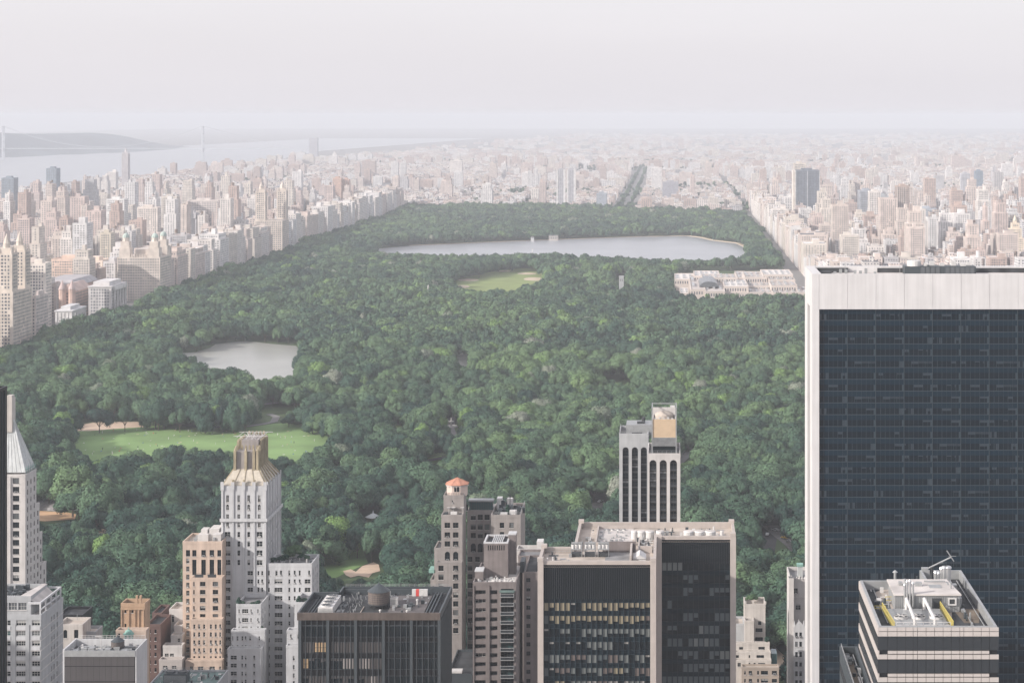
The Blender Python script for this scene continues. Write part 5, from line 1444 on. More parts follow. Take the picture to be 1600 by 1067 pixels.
# lower wing at its left
zl = 139.6; xw0 = wx(1312, 374)
T = Hero('office_wing', 'narrow lower wing with brown gravel roof tucked left of the banded tower', (xw0 + X0) / 2, 350)
T.block(xw0, X0 - .35, 322, 374, 0, zl, 'slate_metal', roof='roof_dark', par=1.4, pt=.5)
g = MB(); g.box(xw0 + 1.0, xw0 + 2.0, 325, 371, zl - 1.39, zl - 1.3); T.part(g, 'roof_walkway', M['roof_brown'])
g = MB(); rail(g, [(xw0 + .25, 322.3), (xw0 + .25, 373.7)], zl, .7, .05, 3); g.tube((xw0 + 2.4, 324, zl - 1), (xw0 + 2.4, 372, zl - 1), .1, 5)
clutter(T.root, T.o, xw0 + .7, X0 - 1, 325, 372, zl - 1.38, 20, 59)
for k in range(5): g.box(xw0 + .8, xw0 + 1.6, 366 + k * 1.3, 366.8 + k * 1.3, zl - 1.39, zl - .8)
T.part(g, 'roof_equipment', M['galv'])
g = MB()
for k in range(8): g.box(xw0 - .06, xw0 - .005, 322.5, 373.5, zl - 4.5 - 3.9 * k, zl - 2.8 - 3.9 * k)
T.part(g, 'window_band', M['glass_band'], 'stuff')
T.finish()

# ================================================================== 3. wide dark office pair, centre right
DL, DR, DB, DM = 520.0, 550.8, 570.7, 538.0
ZT = wz(877, DL)
xa0, xa1, xb1, xc0 = wx(840, DL), wx(1025, DL), wx(1150, DR), wx(905, DB)
T = Hero('office_tower', 'wide stepped dark glass office block with tan stone piers and tan roof', (xa0 + xb1) / 2, 545)
w = MB()
gl0, gl1 = wx(849, DL), wx(1016, DL); gr0, gr1 = wx(1034, DR), wx(1141, DR)
w.box(xa0, gl0, DL, DL + 3, 0, ZT); w.box(gl1, xa1, DL, DL + 3, 0, ZT)
w.box(xa0, xa0 + .8, DL + 3, DM, 0, ZT); w.box(xa0 + .8, xc0, DM - .8, DM, 0, ZT); w.box(xc0, xc0 + .8, DM, DB, 0, ZT)
w.box(xa1 - .8, xa1, DL + 3, DR, 0, ZT); w.box(xa1 - .8, gr0, DR, DR + 3, 0, ZT); w.box(gr1, xb1, DR, DR + 3, 0, ZT)
w.box(xb1 - .8, xb1, DR + 3, DB - .8, 0, ZT); w.box(xc0 + .8, xb1, DB - .8, DB, 0, ZT)
w.box(gl0, gl1, DL + .5, DL + 1.3, ZT - 1.0, ZT); w.box(gr0, gr1, DR + .5, DR + 1.3, ZT - 1.0, ZT)
for x, y in ((xa0 - .1, DL - .1), (gl1 - .02, DL - .1), (gr1 - .02, DR - .1), (xc0 - .1, DB - 2.2), (xb1 - 1.5, DB - 2.2), (xa0 - .1, DM - 2)): w.box(x, x + 1.6, y, y + 2.0, ZT, ZT + .9)
T.part(w, 'wall', M['tan_granite'])
ZR = ZT - 1.6
rf = MB(); rf.prism([(xa0 + .8, DL + 1.3), (xa1 - .8, DL + 1.3), (xa1 - .8, DR + 1.3), (xb1 - .8, DR + 1.3), (xb1 - .8, DB - .8), (xc0 + .8, DB - .8), (xc0 + .8, DM - .8), (xa0 + .8, DM - .8)], ZR - .3, ZR)
T.part(rf, 'roof', M['roof_tan'])
cw = MB(); cw.box(gl0, gl1, DL + 1.32, DL + 1.7, 0, ZT - 1.02); cw.box(gr0, gr1, DR + 1.32, DR + 1.7, 0, ZT - 1.02); T.part(cw, 'curtain_wall', M['navy_louvre'])
zl0 = wz(937, DL); zr0 = wz(882, DR)
mu = MB()
for k in range(51): x = gl0 + (gl1 - gl0) * k / 50; mu.box(x - .05, x + .05, DL + .9, DL + 1.3, zl0, ZT - 1.02)
for k in range(40): x = gr0 + (gr1 - gr0) * k / 39; mu.box(x - .04, x + .04, DR + 1.0, DR + 1.3, zr0, ZT - 1.02)
T.part(mu, 'louvre_fin', M['frame_dark'], 'stuff')
for k in range(21):
    mu = MB()
    x = gl0 + (gl1 - gl0) * k / 20; mu.box(x - .05, x + .05, DL + .85, DL + 1.3, 0, zl0 - .01)
    T.part(mu, 'mullion', M['solow_line'])
for k in range(14):
    mu = MB()
    x = gr0 + (gr1 - gr0) * k / 13; mu.box(x - .035, x + .035, DR + 1.05, DR + 1.3, 0, zr0 - .01)
    T.part(mu, 'mullion', M['frame_dark'])
M['bl_tan'] = mat('tan_blind', (0.27, 0.235, 0.165), 0.5); M['bl_pink'] = mat('rosy_blind', (0.15, 0.125, 0.115), 0.5); M['bl_grey'] = mat('grey_blind', (0.16, 0.175, 0.17), 0.5); M['bl_dim'] = mat('dim_grey_blind', (0.085, 0.105, 0.112), 0.5); M['bl_top'] = mat('pale_blind_edge', (0.30, 0.29, 0.27), 0.5)
def pane_mesh(w, h, drop, m):
    b = MB(); 
    if drop < h - .01: b.quad((0, .1, 0), (w, .1, 0), (w, .1, h - drop), (0, .1, h - drop), 0)
    if drop > 0: b.quad((.12, .095, h - drop), (w - .12, .095, h - drop), (w - .12, .095, h), (.12, .095, h), 1)
    b.box(0, w, .02, .12, -.09, 0, 2)
    return b.mesh('pane_mesh', [M['glass_dark'], M[m], M['solow_line']])
pw = (gl1 - gl0) / 20
pm = {m: [pane_mesh(pw - .12, 2.1, d, m) for d in (.5, 1.2, 1.5, 2.1)] for m in ('bl_tan', 'bl_pink', 'bl_grey', 'bl_dim', 'bl_top')}
pe = pane_mesh(pw - .12, 2.1, 0, 'bl_dim')
rowspec = ['ttttt..ttttttttttttt', 'dttttttttttttttttttp', '...gg..ggggggggggggg', '........ggggg.......', 'dggggpppggddppgg.gg.', 'd.pppg.ggggppttg.ppp', '..tt.ggg..pp....gg..']
for r in range(7):
    z = wz(955.5 + 20.4 * r, DL)
    for k in range(20):
        ch = rowspec[r][k]
        if ch == '.': me_ = pe if rw.random() < .75 else pm['bl_top'][0]
        else:
            lst = pm[{'t': 'bl_tan', 'g': 'bl_grey', 'p': 'bl_pink', 'd': 'bl_dim'}[ch]]; me_ = rw.choice(lst[1:] if r != 3 else lst[2:])
        put('window', me_, T.root, (gl0 + pw * k + .06 - T.x, DL + 1.15 - T.y, z))
    o = MB(); o.box(gl0, gl1, DL + 1.26, DL + 1.31, z + 2.2, z + 2.32); T.part(o, 'transom', M['solow_line'])
pw = (gr1 - gr0) / 13
pm2 = {m: [pane_mesh(pw - .1, 2.3, d, m) for d in (.6, 1.3, 2.3)] for m in ('bl_dim', 'bl_grey')}
pe2 = pane_mesh(pw - .1, 2.3, 0, 'bl_dim')
rs2 = ['gggg.........', '....ddd.....dd', '....dd...dddd', '.d...........', '....ddd...ddd', '.dd....gddd..', '.ddd.dgdgdd..', '...dddd..ddgg', '....ddddddddd', 'dddddddddddddd', '..dd..ddd..d.']
for r in range(10):
    z = wz(891 + 19.8 * r + 1.5, DR)
    for k in range(13):
        ch = rs2[r][k]; me_ = pe2 if ch == '.' else rw.choice(pm2['bl_dim' if ch == 'd' else 'bl_grey'][(1 if r % 3 else 2):])
        put('window', me_, T.root, (gr0 + pw * k + .05 - T.x, DR + 1.15 - T.y, z))
# roof well, walls and plant
g = MB()
def lw(x0, x1, y0, y1, h, m='tan_granite'): T.part(MB().box(x0, x1, y0, y1, ZR, ZR + h), 'roof_wall', M[m])
wlx0, wly = rp(930, 852, ZR)[0], rp(930, 826, ZR)[1]
wy0 = rp(990, 851, ZR)[1]; wy1 = wly
wx0, wx1 = wx(930, wy0), wx(988, wy0)
lw(wx0, wx0 + .4, wy0, wy1, 1.0); lw(wx0 + .4, wx1, wy1 - .4, wy1, 1.0); lw(wx0, wx1 + 1, wy0 - .45, wy0 - .05, .8)
lw(wx(1026, DR + 3) - 4.5, xa1 - 1.2, DR - 14, DR - 13.5, 2.0)
g = MB(); g.box(wx0 + .45, wx1, wy0, wy1 - .45, ZR + .005, ZR + .06); T.part(g, 'roof_covering', M['roof_pale'])
g = MB(); rg = random.Random(9)
for k in range(46):
    x, y = rg.uniform(wx0 + 1, wx1 - 1), rg.uniform(wy0 + 1, wy1 - 1.5); s = rg.uniform(.15, .5); g.box(x - s, x + s, y - s * .8, y + s * .8, ZR + .06, ZR + rg.uniform(.2, .7))
T.part(g, 'roof_equipment', M['galv'], 'stuff')
for k in range(4):
    x = wx(948 + 9 * k, wy1 - 3); f = MB(); f.cyl(x, wy1 - 2.4, ZR + .07, ZR + .5, .55, n=10, top=1); T.part(f, 'exhaust_fan', [M['white_metal'], M['frame_dark']])
clutter(T.root, T.o, xc0 + 2, wx0 - 1, DM + 2, DB - 4, ZR, 14, 51); clutter(T.root, T.o, xa1 - 1, xb1 - 3, DR + 7, DB - 4, ZR, 30, 52); clutter(T.root, T.o, wx1 + .5, xa1 - 1, DL + 14, DR + 10, ZR, 36, 53); clutter(T.root, T.o, xa0 + 2, wx(890, DL), DL + 3, DM - 3, ZR, 12, 54)
g = MB(); sx0, sx1 = wx(947, DL + 18), wx(985, DL + 18)
g.box(sx0, sx1, DL + 6, DL + 18, ZR + .005, ZR + .05); T.part(g, 'sunken_deck', M['roof_grey'])
T.part(MB().box(sx0 - 1, sx1 + 1.5, DL + 18.05, DL + 18.5, ZR, ZR + 3.0), 'screen_wall', M['taupe_dark'])
f = MB(); x0, x1 = wx(990, DL + 6), wx(1009, DL + 6); f.box(x0, x1, DL + 4, DL + 10, ZR, ZR + 1.4)
xm = (x0 + x1) / 2
f.poly([(x0 - .1, DL + 3.8, ZR + 1.4), (x1 + .1, DL + 3.8, ZR + 1.4), (xm, DL + 3.8, ZR + 2.5)]); f.poly([(x1 + .1, DL + 10.2, ZR + 1.4), (x0 - .1, DL + 10.2, ZR + 1.4), (xm, DL + 10.2, ZR + 2.5)])
f.quad((x0 - .1, DL + 3.8, ZR + 1.4), (xm, DL + 3.8, ZR + 2.5), (xm, DL + 10.2, ZR + 2.5), (x0 - .1, DL + 10.2, ZR + 1.4)); f.quad((xm, DL + 3.8, ZR + 2.5), (x1 + .1, DL + 3.8, ZR + 1.4), (x1 + .1, DL + 10.2, ZR + 1.4), (xm, DL + 10.2, ZR + 2.5))
T.part(f, 'gabled_hatch', M['white_metal'])
f = MB(); f.box(wx(985, 535), wx(988, 535), DL + 3, DL + 20, ZR, ZR + 2.6); T.part(f, 'roof_wall', M['tan_granite']); f = MB(); f.box(xa1 - 5.2, xa1 - 4.8, DL + 4, DR + 2, ZR, ZR + 1.1); T.part(f, 'roof_wall', M['tan_granite'])
for k, px in enumerate((897, 918, 939)):
    y = DL + 13.5; x = wx(px + 4, y)
    t = thing('cooling_unit', ['left', 'middle', 'right'][k] + ' of three pale cooling units on the tan office roof', 'cooling unit', (x, y, ZR), 'rooftop cooling units')
    f = MB(); f.box(-1.55, 1.55, -1.5, 1.5, 2.0, 2.2)
    for a in (-1.5, 1.4):
        for b_ in (-1.4, 1.4): f.box(a, a + .12, b_ - .06, b_ + .06, 0, 3.6)
    f.box(-1.5, 1.5, .9, 1.4, 2.2, 3.6); f.build('frame', M['galv'], t)
    for j in range(3): q = MB(); q.cyl(-1 + j, -.3, 2.21, 3.3, .42, n=10, top=1); q.build('fan', [M['white_metal'], M['frame_dark']], t)
    q = MB(); q.box(-1.5, 1.5, -1.2, 1.2, .05, 1.0); q.build('basin', M['frame_dark'], t)
for k, px in enumerate((993, 1004, 1017, 1033, 1078, 1095, 1112, 1130)):
    y = DR + 4.2; x = wx(px - 2, y); r = (.9, 1.2, 1.3, 1.2, 1.5, 1.45, 1.55, .5)[k]
    t = thing('roof_drum', 'pale drum vent number ' + ['first', 'second', 'third', 'fourth', 'fifth', 'sixth', 'seventh', 'eighth'][k] + ' from left along the tan roof' if False else ['first', 'second', 'third', 'fourth', 'fifth', 'sixth', 'seventh', 'eighth'][k] + ' from left in the row of pale roof drums', 'vent', (x, y, ZR), 'pale drums along the office roof')
    f = MB(); f.cyl(0, 0, 0, 2.1, r, n=14); f.cyl(0, 0, 2.1, 2.4, r * 1.04, r * .9, n=14, top=1); f.build('drum', [M['white_metal'], M['roof_pale']], t)
    f = MB(); f.box(-r * .5, r * .5, 1.2 * r, 1.2 * r + 1, 0, 1.7); f.build('motor_box', M['frame_dark'], t)
g = MB(); rail(g, [(xa0 + 1.2, DM - 1.4), (wx(900, DM) - .5, DM - 1.4)], ZR, 1.3, .05, 1.5); rg = random.Random(4)
for k in range(16): x = rg.uniform(wx(1000, 553), wx(1030, 553)); y = rg.uniform(DR - 8, DR + 12); g.tube((x, y, ZR), (x + rg.uniform(-1, 1), y, ZR + rg.uniform(.8, 2)), .12, 5)
T.part(g, 'roof_pipe', M['galv'], 'stuff')

# ================================================================== 4. tower with two arched shafts
DLs, DRs = 770.0, 735.0
T = Hero('hotel_tower', 'slim tower of two arched shafts with orange penthouse screen before the trees', wx(1015, 750), 750)
def arched(T, D, px0, px1, ytop, ycrown, cx, wpx, m, side):
    x0, x1, zt, zc = wx(px0, D), wx(px1, D), wz(ytop, D), wz(ycrown, D)
    hs = [(wx(c - wpx / 2, D), wx(c + wpx / 2, D), 6, zc, dict(arch=True, none=True)) for c in cx]
    T.block(x0, x1, D, D + 24 if side else D + 20, 0, zt, m, hs, roof='roof_grey', par=1.6, depth=1.0)
    b = MB()
    for h in hs: b.box(h[0], h[1], D + 1.02, D + 1.3, 6, zc)
    T.part(b, 'recess_wall', M['black_metal'])
    n = 0; z = zc - 1.0
    while z - 3.0 > 60:
        for h in hs:
            o = T.window('s', ((h[0] + h[1]) / 2, D + .86, z - 2.75), h[1] - h[0] - .1, 2.3, 1, fr='frame_bronze' if side else 'frame_dark', var=rw.choice([0, 0, 1, 4, 7, 2]), sill=False)
        b = MB()
        for h in hs:
            b.box(h[0] + .02, h[1] - .02, D + .45, D + .8, z - 3.05, z - 2.8)
            if side:
                for q in range(3): b.box(h[0] + .1, h[1] - .1, D + .35, D + .42, z - 2.6 + .35 * q, z - 2.52 + .35 * q)
        T.part(b, 'balcony' if side else 'spandrel', M['frame_dark'] if not side else M['glass_grey'])
        z -= 3.05
arched(T, DLs, 967.5, 1013, 677, 698.5, (977.5, 992, 1006), 9.6, 'grey_stone', 0)
arched(T, DRs, 1012, 1063, 708, 718.5, (1020.3, 1036.3, 1052.3), 11, 'pale_stone', 1)
D = DLs; x0, x1 = wx(978, D), wx(1018, D)
f = MB(); f.box(x0, x1, D + 5, D + 17, wz(677, D) - 1.6, wz(670, D) + .8); T.part(f, 'penthouse', M['galv'])
T.window('s', (wx(995, D), D + 4.7, wz(687, D)), 4.2, 2.2, 2, fr='frame_dark', var=0)
f = MB(); f.box(wx(995, D), wx(1007, D), D + 8, D + 10, wz(670, D) + .8, wz(670, D) + 1.6); f.cyl(wx(1005, D), D + 12, wz(670, D) + .8, wz(670, D) + 2.8, .7, n=8); T.part(f, 'roof_equipment', M['frame_dark'])
D = DRs + 6; x0, x1 = wx(1018.5, D), wx(1057, D); zb = wz(708, DRs) - 1.6
z1, z2, z3, z4 = wz(697, D), wz(683.5, D), wz(655, D), wz(638, D)
f = MB(); f.box(x0 + .4, x1 - .4, D + .8, D + 13, zb, z1); T.part(f, 'penthouse', M['glass_dark'])
f = MB(); f.box(x0, x1, D, D + 14, z1 + .003, z2); 
for k in range(24): f.box(x0 + k * (x1 - x0) / 24, x0 + k * (x1 - x0) / 24 + .1, D - .12, D - .01, z1, z2 - .05)
T.part(f, 'louvre', M['galv'])
n = 9
for k in range(n): q = MB(); q.box(x0 + .35, x1 - .35, D + .1, D + .5, z2 + .02 + (z3 - z2) * k / n, z2 - .02 + (z3 - z2) * (k + 1) / n); T.part(q, 'screen_board', M['screen_orange'] if 'screen_orange' in M else M.setdefault('screen_orange', mat('orange_screen', (0.55, 0.42, 0.29), noise=.06, nscale=.5)))
f = MB(); f.box(x0 + .3, x0 + .6, D + .55, D + 13, z2, z3); f.box(x1 - .6, x1 - .3, D + .55, D + 13, z2, z3); f.box(x0 + .35, x1 - .35, D + 12.6, D + 13, z2, z4 - 1.5); T.part(f, 'screen_wall', M['pale_stone'])
f = MB()
for x in (x0 - .1, x1 - .3):
    for y in (D - .2, D + 13): f.box(x, x + .4, y, y + .4, zb, z4 + .3)
f.box(x0 + .3, x1 - .3, D + 13, D + 13.3, z4 - .2, z4 + .1); f.box(x0 - .1, x0 + .3, D + .22, D + 12.98, z4 - .2, z4 + .1); f.box(x1 - .3, x1 + .1, D + .22, D + 12.98, z4 - .2, z4 + .1)
T.part(f, 'corner_post', M['galv'])
f = MB(); f.cyl((x0 + x1) / 2, D + 8, z2, z3 + .5, 3.6, n=16); dome(f, (x0 + x1) / 2, D + 8, z3 + .5, 3.7, 1.6, 14); T.part(f, 'tank', M['roof_tan'])
f = MB(); 
for k in range(5): f.box(x0 + 1 + k * 1.6, x0 + 1.9 + k * 1.6, D + 2, D + 3, z2, z3 + .4 * (k % 2))
f.box(x1 - 2.4, x1 - .6, D + 9, D + 11, z4 - 1.2, z4 - .4); T.part(f, 'roof_equipment', M['white_metal'])
f = MB(); rail(f, [(wx(1013, DRs), DRs + .2), (wx(1063, DRs), DRs + .2), (wx(1063, DRs), DRs + 20)], wz(708, DRs), 1.0, .05, 1.6); rail(f, [(wx(968, DLs), DLs + 18), (wx(968, DLs), DLs + .2), (wx(978, DLs), DLs + .2)], wz(677, DLs), 1.0, .05, 2); T.part(f, 'railing', M['galv'])
T.finish()
# ================================================================== 5. gold crowned white tower, left of centre
D = 700.0
XE = wx(416, D); XW = wx(346, D); YB_ = 726.6; ZS = wz(759, D)
T = Hero('apartment_tower', 'white art deco tower with gilded ribbed crown rising before the meadow', (XE + XW) / 2, 712)
cols4 = [(355.5, 4.2), (373, 4.2), (388.5, 4.2), (405, 4.2)]
S = holes_px(cols4, [779], D, 11, nm=1) + holes_px(cols4, [792.5], D, 9, arch=True) + holes_px(cols4, [807, 820], D, 7.5)
main = [835, 849.6, 863.8, 878.6]
S += holes_px([(355.5, 9), (405.5, 9)], main, D, 8.5, nm=1) + holes_px([(373, 4.2), (388.5, 4.2)], main, D, 8.5, nm=0)
low = [895.2 + 12.9 * k for k in range(14)]
S += holes_px([(355.5, 9), (391, 9), (403.7, 2.8, dict(nm=0)), (409.7, 2.8, dict(nm=0))], low, D, 6.8, nm=1)
E = []
for k in range(20):
    z = ZS - 9.5 - 3.15 * k
    for u in (704, 708.6, 713.2, 717.8, 722.4): E.append((u - .55, u + .55, z, z + 1.8, {}))
T.block(XW, XE, D, YB_, 0, ZS, 'white_stone', S, E, E, par=0, depth=.35)
# vertical piers and cornice pieces standing proud
pr = MB()
for px in (347.5, 364, 381, 397, 414.5):
    x = wx(px, D); pr.box(x - .35, x + .35, D - .35, D - .005, wz(1000, D), ZS + 1.2); pr.box(x - .6, x + .6, D - .5, D - .36, ZS - 1.5, ZS + 1.5)
for y in (701.6, 706.2, 710.9, 715.5, 720.1, 724.9):
    pr.box(XE + .005, XE + .38, y - .35, y + .35, wz(960, D), ZS + 1.2); pr.box(XW - .38, XW - .005, y - .35, y + .35, 40, ZS + 1.2)
zc = wz(811, D)
pr.box(XW - .5, XE + .5, D - .7, D - .51, zc - .8, zc + .4); pr.box(XE + .4, XE + .7, D, YB_, zc - .8, zc + .4)
T.part(pr, 'pier', M['white_stone'])
for c in cols4:      # spandrel ornaments under the top windows
    q = MB(); x = wx(c[0], D); q.box(x - .5, x + .5, D - .12, D - .005, wz(789.5, D) + 1.2, wz(785.5, D)); T.part(q, 'spandrel_ornament', M['limestone'])
# crown
bx0, bx1, by0, by1 = XW + .3, XE - .3, D + .3, YB_ - .3
ux0, ux1, uy0, uy1 = wx(365.5, 705), wx(403.5, 705), D + 5.0, YB_ - 4.6
zA = wz(733, uy0); zB = wz(704, uy0); zC = wz(684.5, uy0 + 5)
c = MB(); c.prism([(bx0, by0), (bx1, by0), (bx1, by1), (bx0, by1)], ZS, zA, ring2=[(ux0, uy0), (ux1, uy0), (ux1, uy1), (ux0, uy1)]); T.part(c, 'crown_slope', M['gold_pale'])
c = MB(); c.box(ux0 + .6, ux1 - .6, uy0 + .6, uy1 - .6, zA + .003, zB - .4); c.box(ux0 + 1.8, ux1 - .9, uy0 + 4.5, uy1 - .7, zB - .4, zC - .6); T.part(c, 'crown_drum', M['taupe_brick'])
c = MB()
def rib(x, y, sx, sy, zt, h=0.45):
    c.box(x - h, x + h, y - h, y + h, zA - .6, zt); c.cyl(x, y, zt, zt + .9, h * 1.1, .15, n=6)
for x in (ux0 + .35, (ux0 + ux1) / 2 - .1, ux1 - 1.6, ux1 - .35): rib(x, uy0 + .1, 0, 0, zB)
for k in range(8):
    y = uy0 + 1.9 + k * (uy1 - uy0 - 2.5) / 7
    rib(ux1 - .3, y, 0, 0, zB + (2.4 if k > 1 else .6) ); rib(ux0 + .3, y, 0, 0, zB + (2.4 if k > 1 else .6))
for x in seq(ux0 + 2, (ux1 - ux0 - 3.4) / 4, 5): rib(x, uy1 - .2, 0, 0, zC); rib(x, uy0 + 4.7, 0, 0, zB + 1.0, .3)
T.part(c, 'crown_fin', M['gold'])
c = MB()
for i in range(7):     # sloping ribs down the gilded roof, east and west
    t = i / 6; y = by0 + 1.2 + t * (by1 - by0 - 2.4); y2 = uy0 + .6 + t * (uy1 - uy0 - 1.2)
    c.tube((bx1 + .1, y, ZS + .2), (ux1 + .1, y2, zA + .2), .32, 4); c.tube((bx0 - .1, y, ZS + .2), (ux0 - .1, y2, zA + .2), .32, 4)
for px, t in ((364, .27), (381, .5), (397, .75)):
    x = wx(px, D); c.tube((x, by0 - .05, ZS + .1), (ux0 + t * (ux1 - ux0), uy0 - .1, zA + .1), .12, 4); c.cyl(x, D + .4, ZS - .8, ZS + 2.2, .3, .5, n=6)
T.part(c, 'roof_rib', M['gold'])
c = MB(); rg = random.Random(2)
for k in range(26):
    x, y = rg.uniform(ux0 + 1, ux1 - 1), rg.uniform(uy0 + 5, uy1 - 1); z = zC - .6
    c.tube((x, y, z), (x + rg.uniform(-1.5, 1.5), y + rg.uniform(-1, 1), z + rg.uniform(.3, 1.6)), .09, 4)
for y in (uy0 + 6, uy1 - 1.5): c.tube((ux0 - 1.5, y, zC + .6), (ux1 + 2.2, y, zC + .6), .1, 4)
for x in (ux0, (ux0 + ux1) / 2, ux1): c.tube((x, uy0 + 4.6, zC + .4), (x, uy1, zC + .4), .1, 4)
T.part(c, 'crown_lattice', M['white_metal'], 'stuff')
# right wing
zW = wz(880, D); xw1 = wx(487, D)
wc = [(418.8, 2.8, dict(nm=0)), (452, 2.8, dict(nm=0)), (460.4, 2.8, dict(nm=0)), (468, 2.8, dict(nm=0))]
rws = [895 + 13.1 * k for k in range(14)]
S = holes_px([(420, 2.8), (435, 12.5, dict(nm=2)), (452, 2.8), (460.4, 2.8), (468.2, 2.8)], rws[1:], D + .2, 7, nm=0) + holes_px([(480.5, 9)], rws[1:], D + .2, 7, nm=1) + holes_px([(420, 2.8), (432, 3.4), (439, 3.4), (452, 2.8), (460.4, 2.8), (468.2, 2.8), (483, 2.8)], rws[:1], D + .2, 8, nm=0)
E = [(u - .6, u + .6, zW - 4.6 - 3.06 * k, zW - 2.9 - 3.06 * k, {}) for k in range(14) for u in (703.5, 707.5, 711.5)]
T.block(XE + .38, xw1, D + .2, 715, 0, zW, 'white_stone', S, E, par=1.3, depth=.35)
# garden block stepping out in front
def blk(px0, px1, ytop, Df, cols, ys, hpx=7, Eus=(), m='white_stone', Db=None, nm=1, par=1.0, W=True):
    z = wz(ytop, Df); x0, x1 = wx(px0, Df), wx(px1, Df)
    S = holes_px(cols, ys, Df, hpx, nm=nm) if cols else []
    E = [(u - .5, u + .5, z - 4 - 3.1 * k, z - 2.4 - 3.1 * k, {}) for k in range(10) for u in Eus]
    T.block(x0, x1, Df, Db or D - .1, 0, z, m, [h for h in S if h[3] < z - par - .05 and h[0] > x0 + .1 and h[1] < x1 - .1], [e for e in E if e[2] > 10], par=par, depth=.3)
    return x0, x1, z
xA = blk(369, 407.5, 943.5, 686, [(373.6, 1.8, dict(nm=0)), (383, 9.5, dict(nm=2)), (392.3, 1.8, dict(nm=0)), (403, 2)], [954.5, 968.5, 981.5], 6.5, (689, 693))
blk(361.5, 413.5, 984, 683, [(363.5, 1.8), (371, 3), (378.5, 2.6), (383.7, 2.6), (390.6, 3), (405, 2), ], [997, 1011], 7, (), Db=685.95, nm=0)
blk(355.5, 407.8, 1013, 679.5, [(365, 9.5, dict(nm=1)), (378.3, 2.6), (383.8, 2.6), (397, 3)], [1027, 1039.5, 1052, 1064.5], 6.5, (), Db=682.95, nm=0)
blk(460, 500, 940.5, 686, [(478, 3)], [955, 968], 6.5, (690,))
blk(448, 474, 984, 682, [(454.5, 2.4), (466, 2.6)], [994], 7, (), Db=685.9, nm=0)
blk(447, 474, 1008, 679, [(459, 3.2)], [1028, 1042, 1055, 1067], 7, (), Db=681.9, nm=0)
clutter(T.root, T.o, XE + 1, xw1 - 1, 702, 713, zW - 1.3, 24, 61)
T.finish()
g = 'roof garden shrubs on the white tower terraces'
for k, (px, y, zz_, r, h, tn, v, lab) in enumerate([
    (428, 704, zW, 1.3, 2.4, .1, 0, 'dark low shrub at the left end of the white wing roof'), (437, 705, zW, 1.6, 3.0, .05, 1, 'dark rounded shrub second from left on the white wing roof'),
    (446, 706, zW, 1.5, 3.2, .12, 0, 'dark shrub in the middle of the white wing roof'), (453, 710, zW, 2.3, 5.2, .5, 2, 'tall pale green roof tree on the white wing'), (462, 711, zW, 2.6, 5.6, .55, 0, 'biggest pale green roof tree on the white wing'),
    (472, 709, zW, 1.8, 3.0, .2, 1, 'low spreading shrub right of the tallest roof tree'), (480, 708, zW, 1.2, 2.2, .3, 0, 'small green shrub near the right end of the white wing roof'),
    (373, 688, xA[2], 1.4, 3.4, .1, 5, 'pointed dark shrub at left on the octagonal terrace'), (379, 688, xA[2], 1.0, 1.6, .3, 0, 'low green shrub left of centre on the octagonal terrace'),
    (395, 688, xA[2], 1.1, 1.5, .25, 1, 'low green shrub right of centre on the octagonal terrace'), (403, 688, xA[2], 1.2, 1.9, .15, 2, 'round dark shrub at the right corner of the octagonal terrace'),
    (467, 688, wz(940.5, 686), 1.5, 3.2, .08, 5, 'dark conical shrub beside the black tower roof'), (476, 689, wz(940.5, 686), 1.2, 1.8, .2, 0, 'low shrub right of the conical shrub by the black tower'),
    (409, 686.5, wz(984, 683), .8, 1.5, .3, 0, 'small shrub on the right shoulder of the octagonal block')]):
    shrub('roof_shrub', lab, wx(px, y), y, zz_ - .9, r, h, tn, v, group=g)

# ================================================================== 6. peach brick building
T = Hero('apartment_building', 'peach brick apartment building stepping out at its terraces left of the white tower', wx(315, 694), 700)
def blk2(px0, px1, ytop, Df, Db, m, holes, E=(), par=1.0, roof='roof_tan', W=()):
    z = wz(ytop, Df); x0, x1 = wx(px0, Df), wx(px1, Df)
    hs = [h for h in holes if h[3] < z - par - .05 and h[2] > 0.5 and h[0] > x0 + .05 and h[1] < x1 - .05]
    T.block(x0, x1, Df, Db, 0, z, m, hs, list(E), list(W), par=par, depth=.3, roof=roof); return x0, x1, z
S = holes_px([(293.7, 6.5), (303.6, 6.5), (318, 7), (331, 7), (342.6, 6)], [864], 694, 10, nm=1, fr='frame_dark') + holes_px([(303.6, 6.5), (318, 7), (331, 7), (342.6, 6)], [886], 694, 24, nm=1, fr='frame_dark', var=0)
S += holes_px([(293.4, 5)], [876 + 12.6 * k for k in range(14)], 694, 8, nm=1)
blk2(285.5, 347, 845.5, 694, 708, 'peach_brick', S)
x0, x1, zpk = blk2(299.5, 346.9, 902, 690, 693.95, 'peach_brick', holes_px([(303, 2.2, dict(nm=0)), (316.7, 8.5), (336.6, 8.5)], [912 + 12.6 * k for k in range(5)], 690, 7, nm=1, fr='frame_bronze'))
x0, x1, z3 = blk2(298, 346.8, 967, 687, 689.95, 'peach_brick', holes_px([(303.6, 3.2), (311.2, 3.2), (319, 3.2), (329.5, 3.2), (337.2, 3.2), (344, 2.6)], [978.5 + 12.4 * k for k in range(5)], 687, 7.2, nm=0), par=.8)
blk2(290, 346.7, 1031, 684, 686.95, 'peach_brick', holes_px([(299, 5), (313.5, 8.5), (331.5, 8.5), (344, 3)], [1044], 684, 6.5, nm=1), par=.8)
for px, w in ((310, 13), (330, 13)):
    q = MB(); q.box(wx(px - w / 2, 689), wx(px + w / 2, 689), 690.1, 690.3, zpk, zpk + 1.1); rail(q, [(wx(px - w / 2, 690), 690.2), (wx(px + w / 2, 690), 690.2)], zpk + .2, 1.2, .05, .8); T.part(q, 'terrace_railing', M['frame_dark'])
zc = wz(845.5, 694)
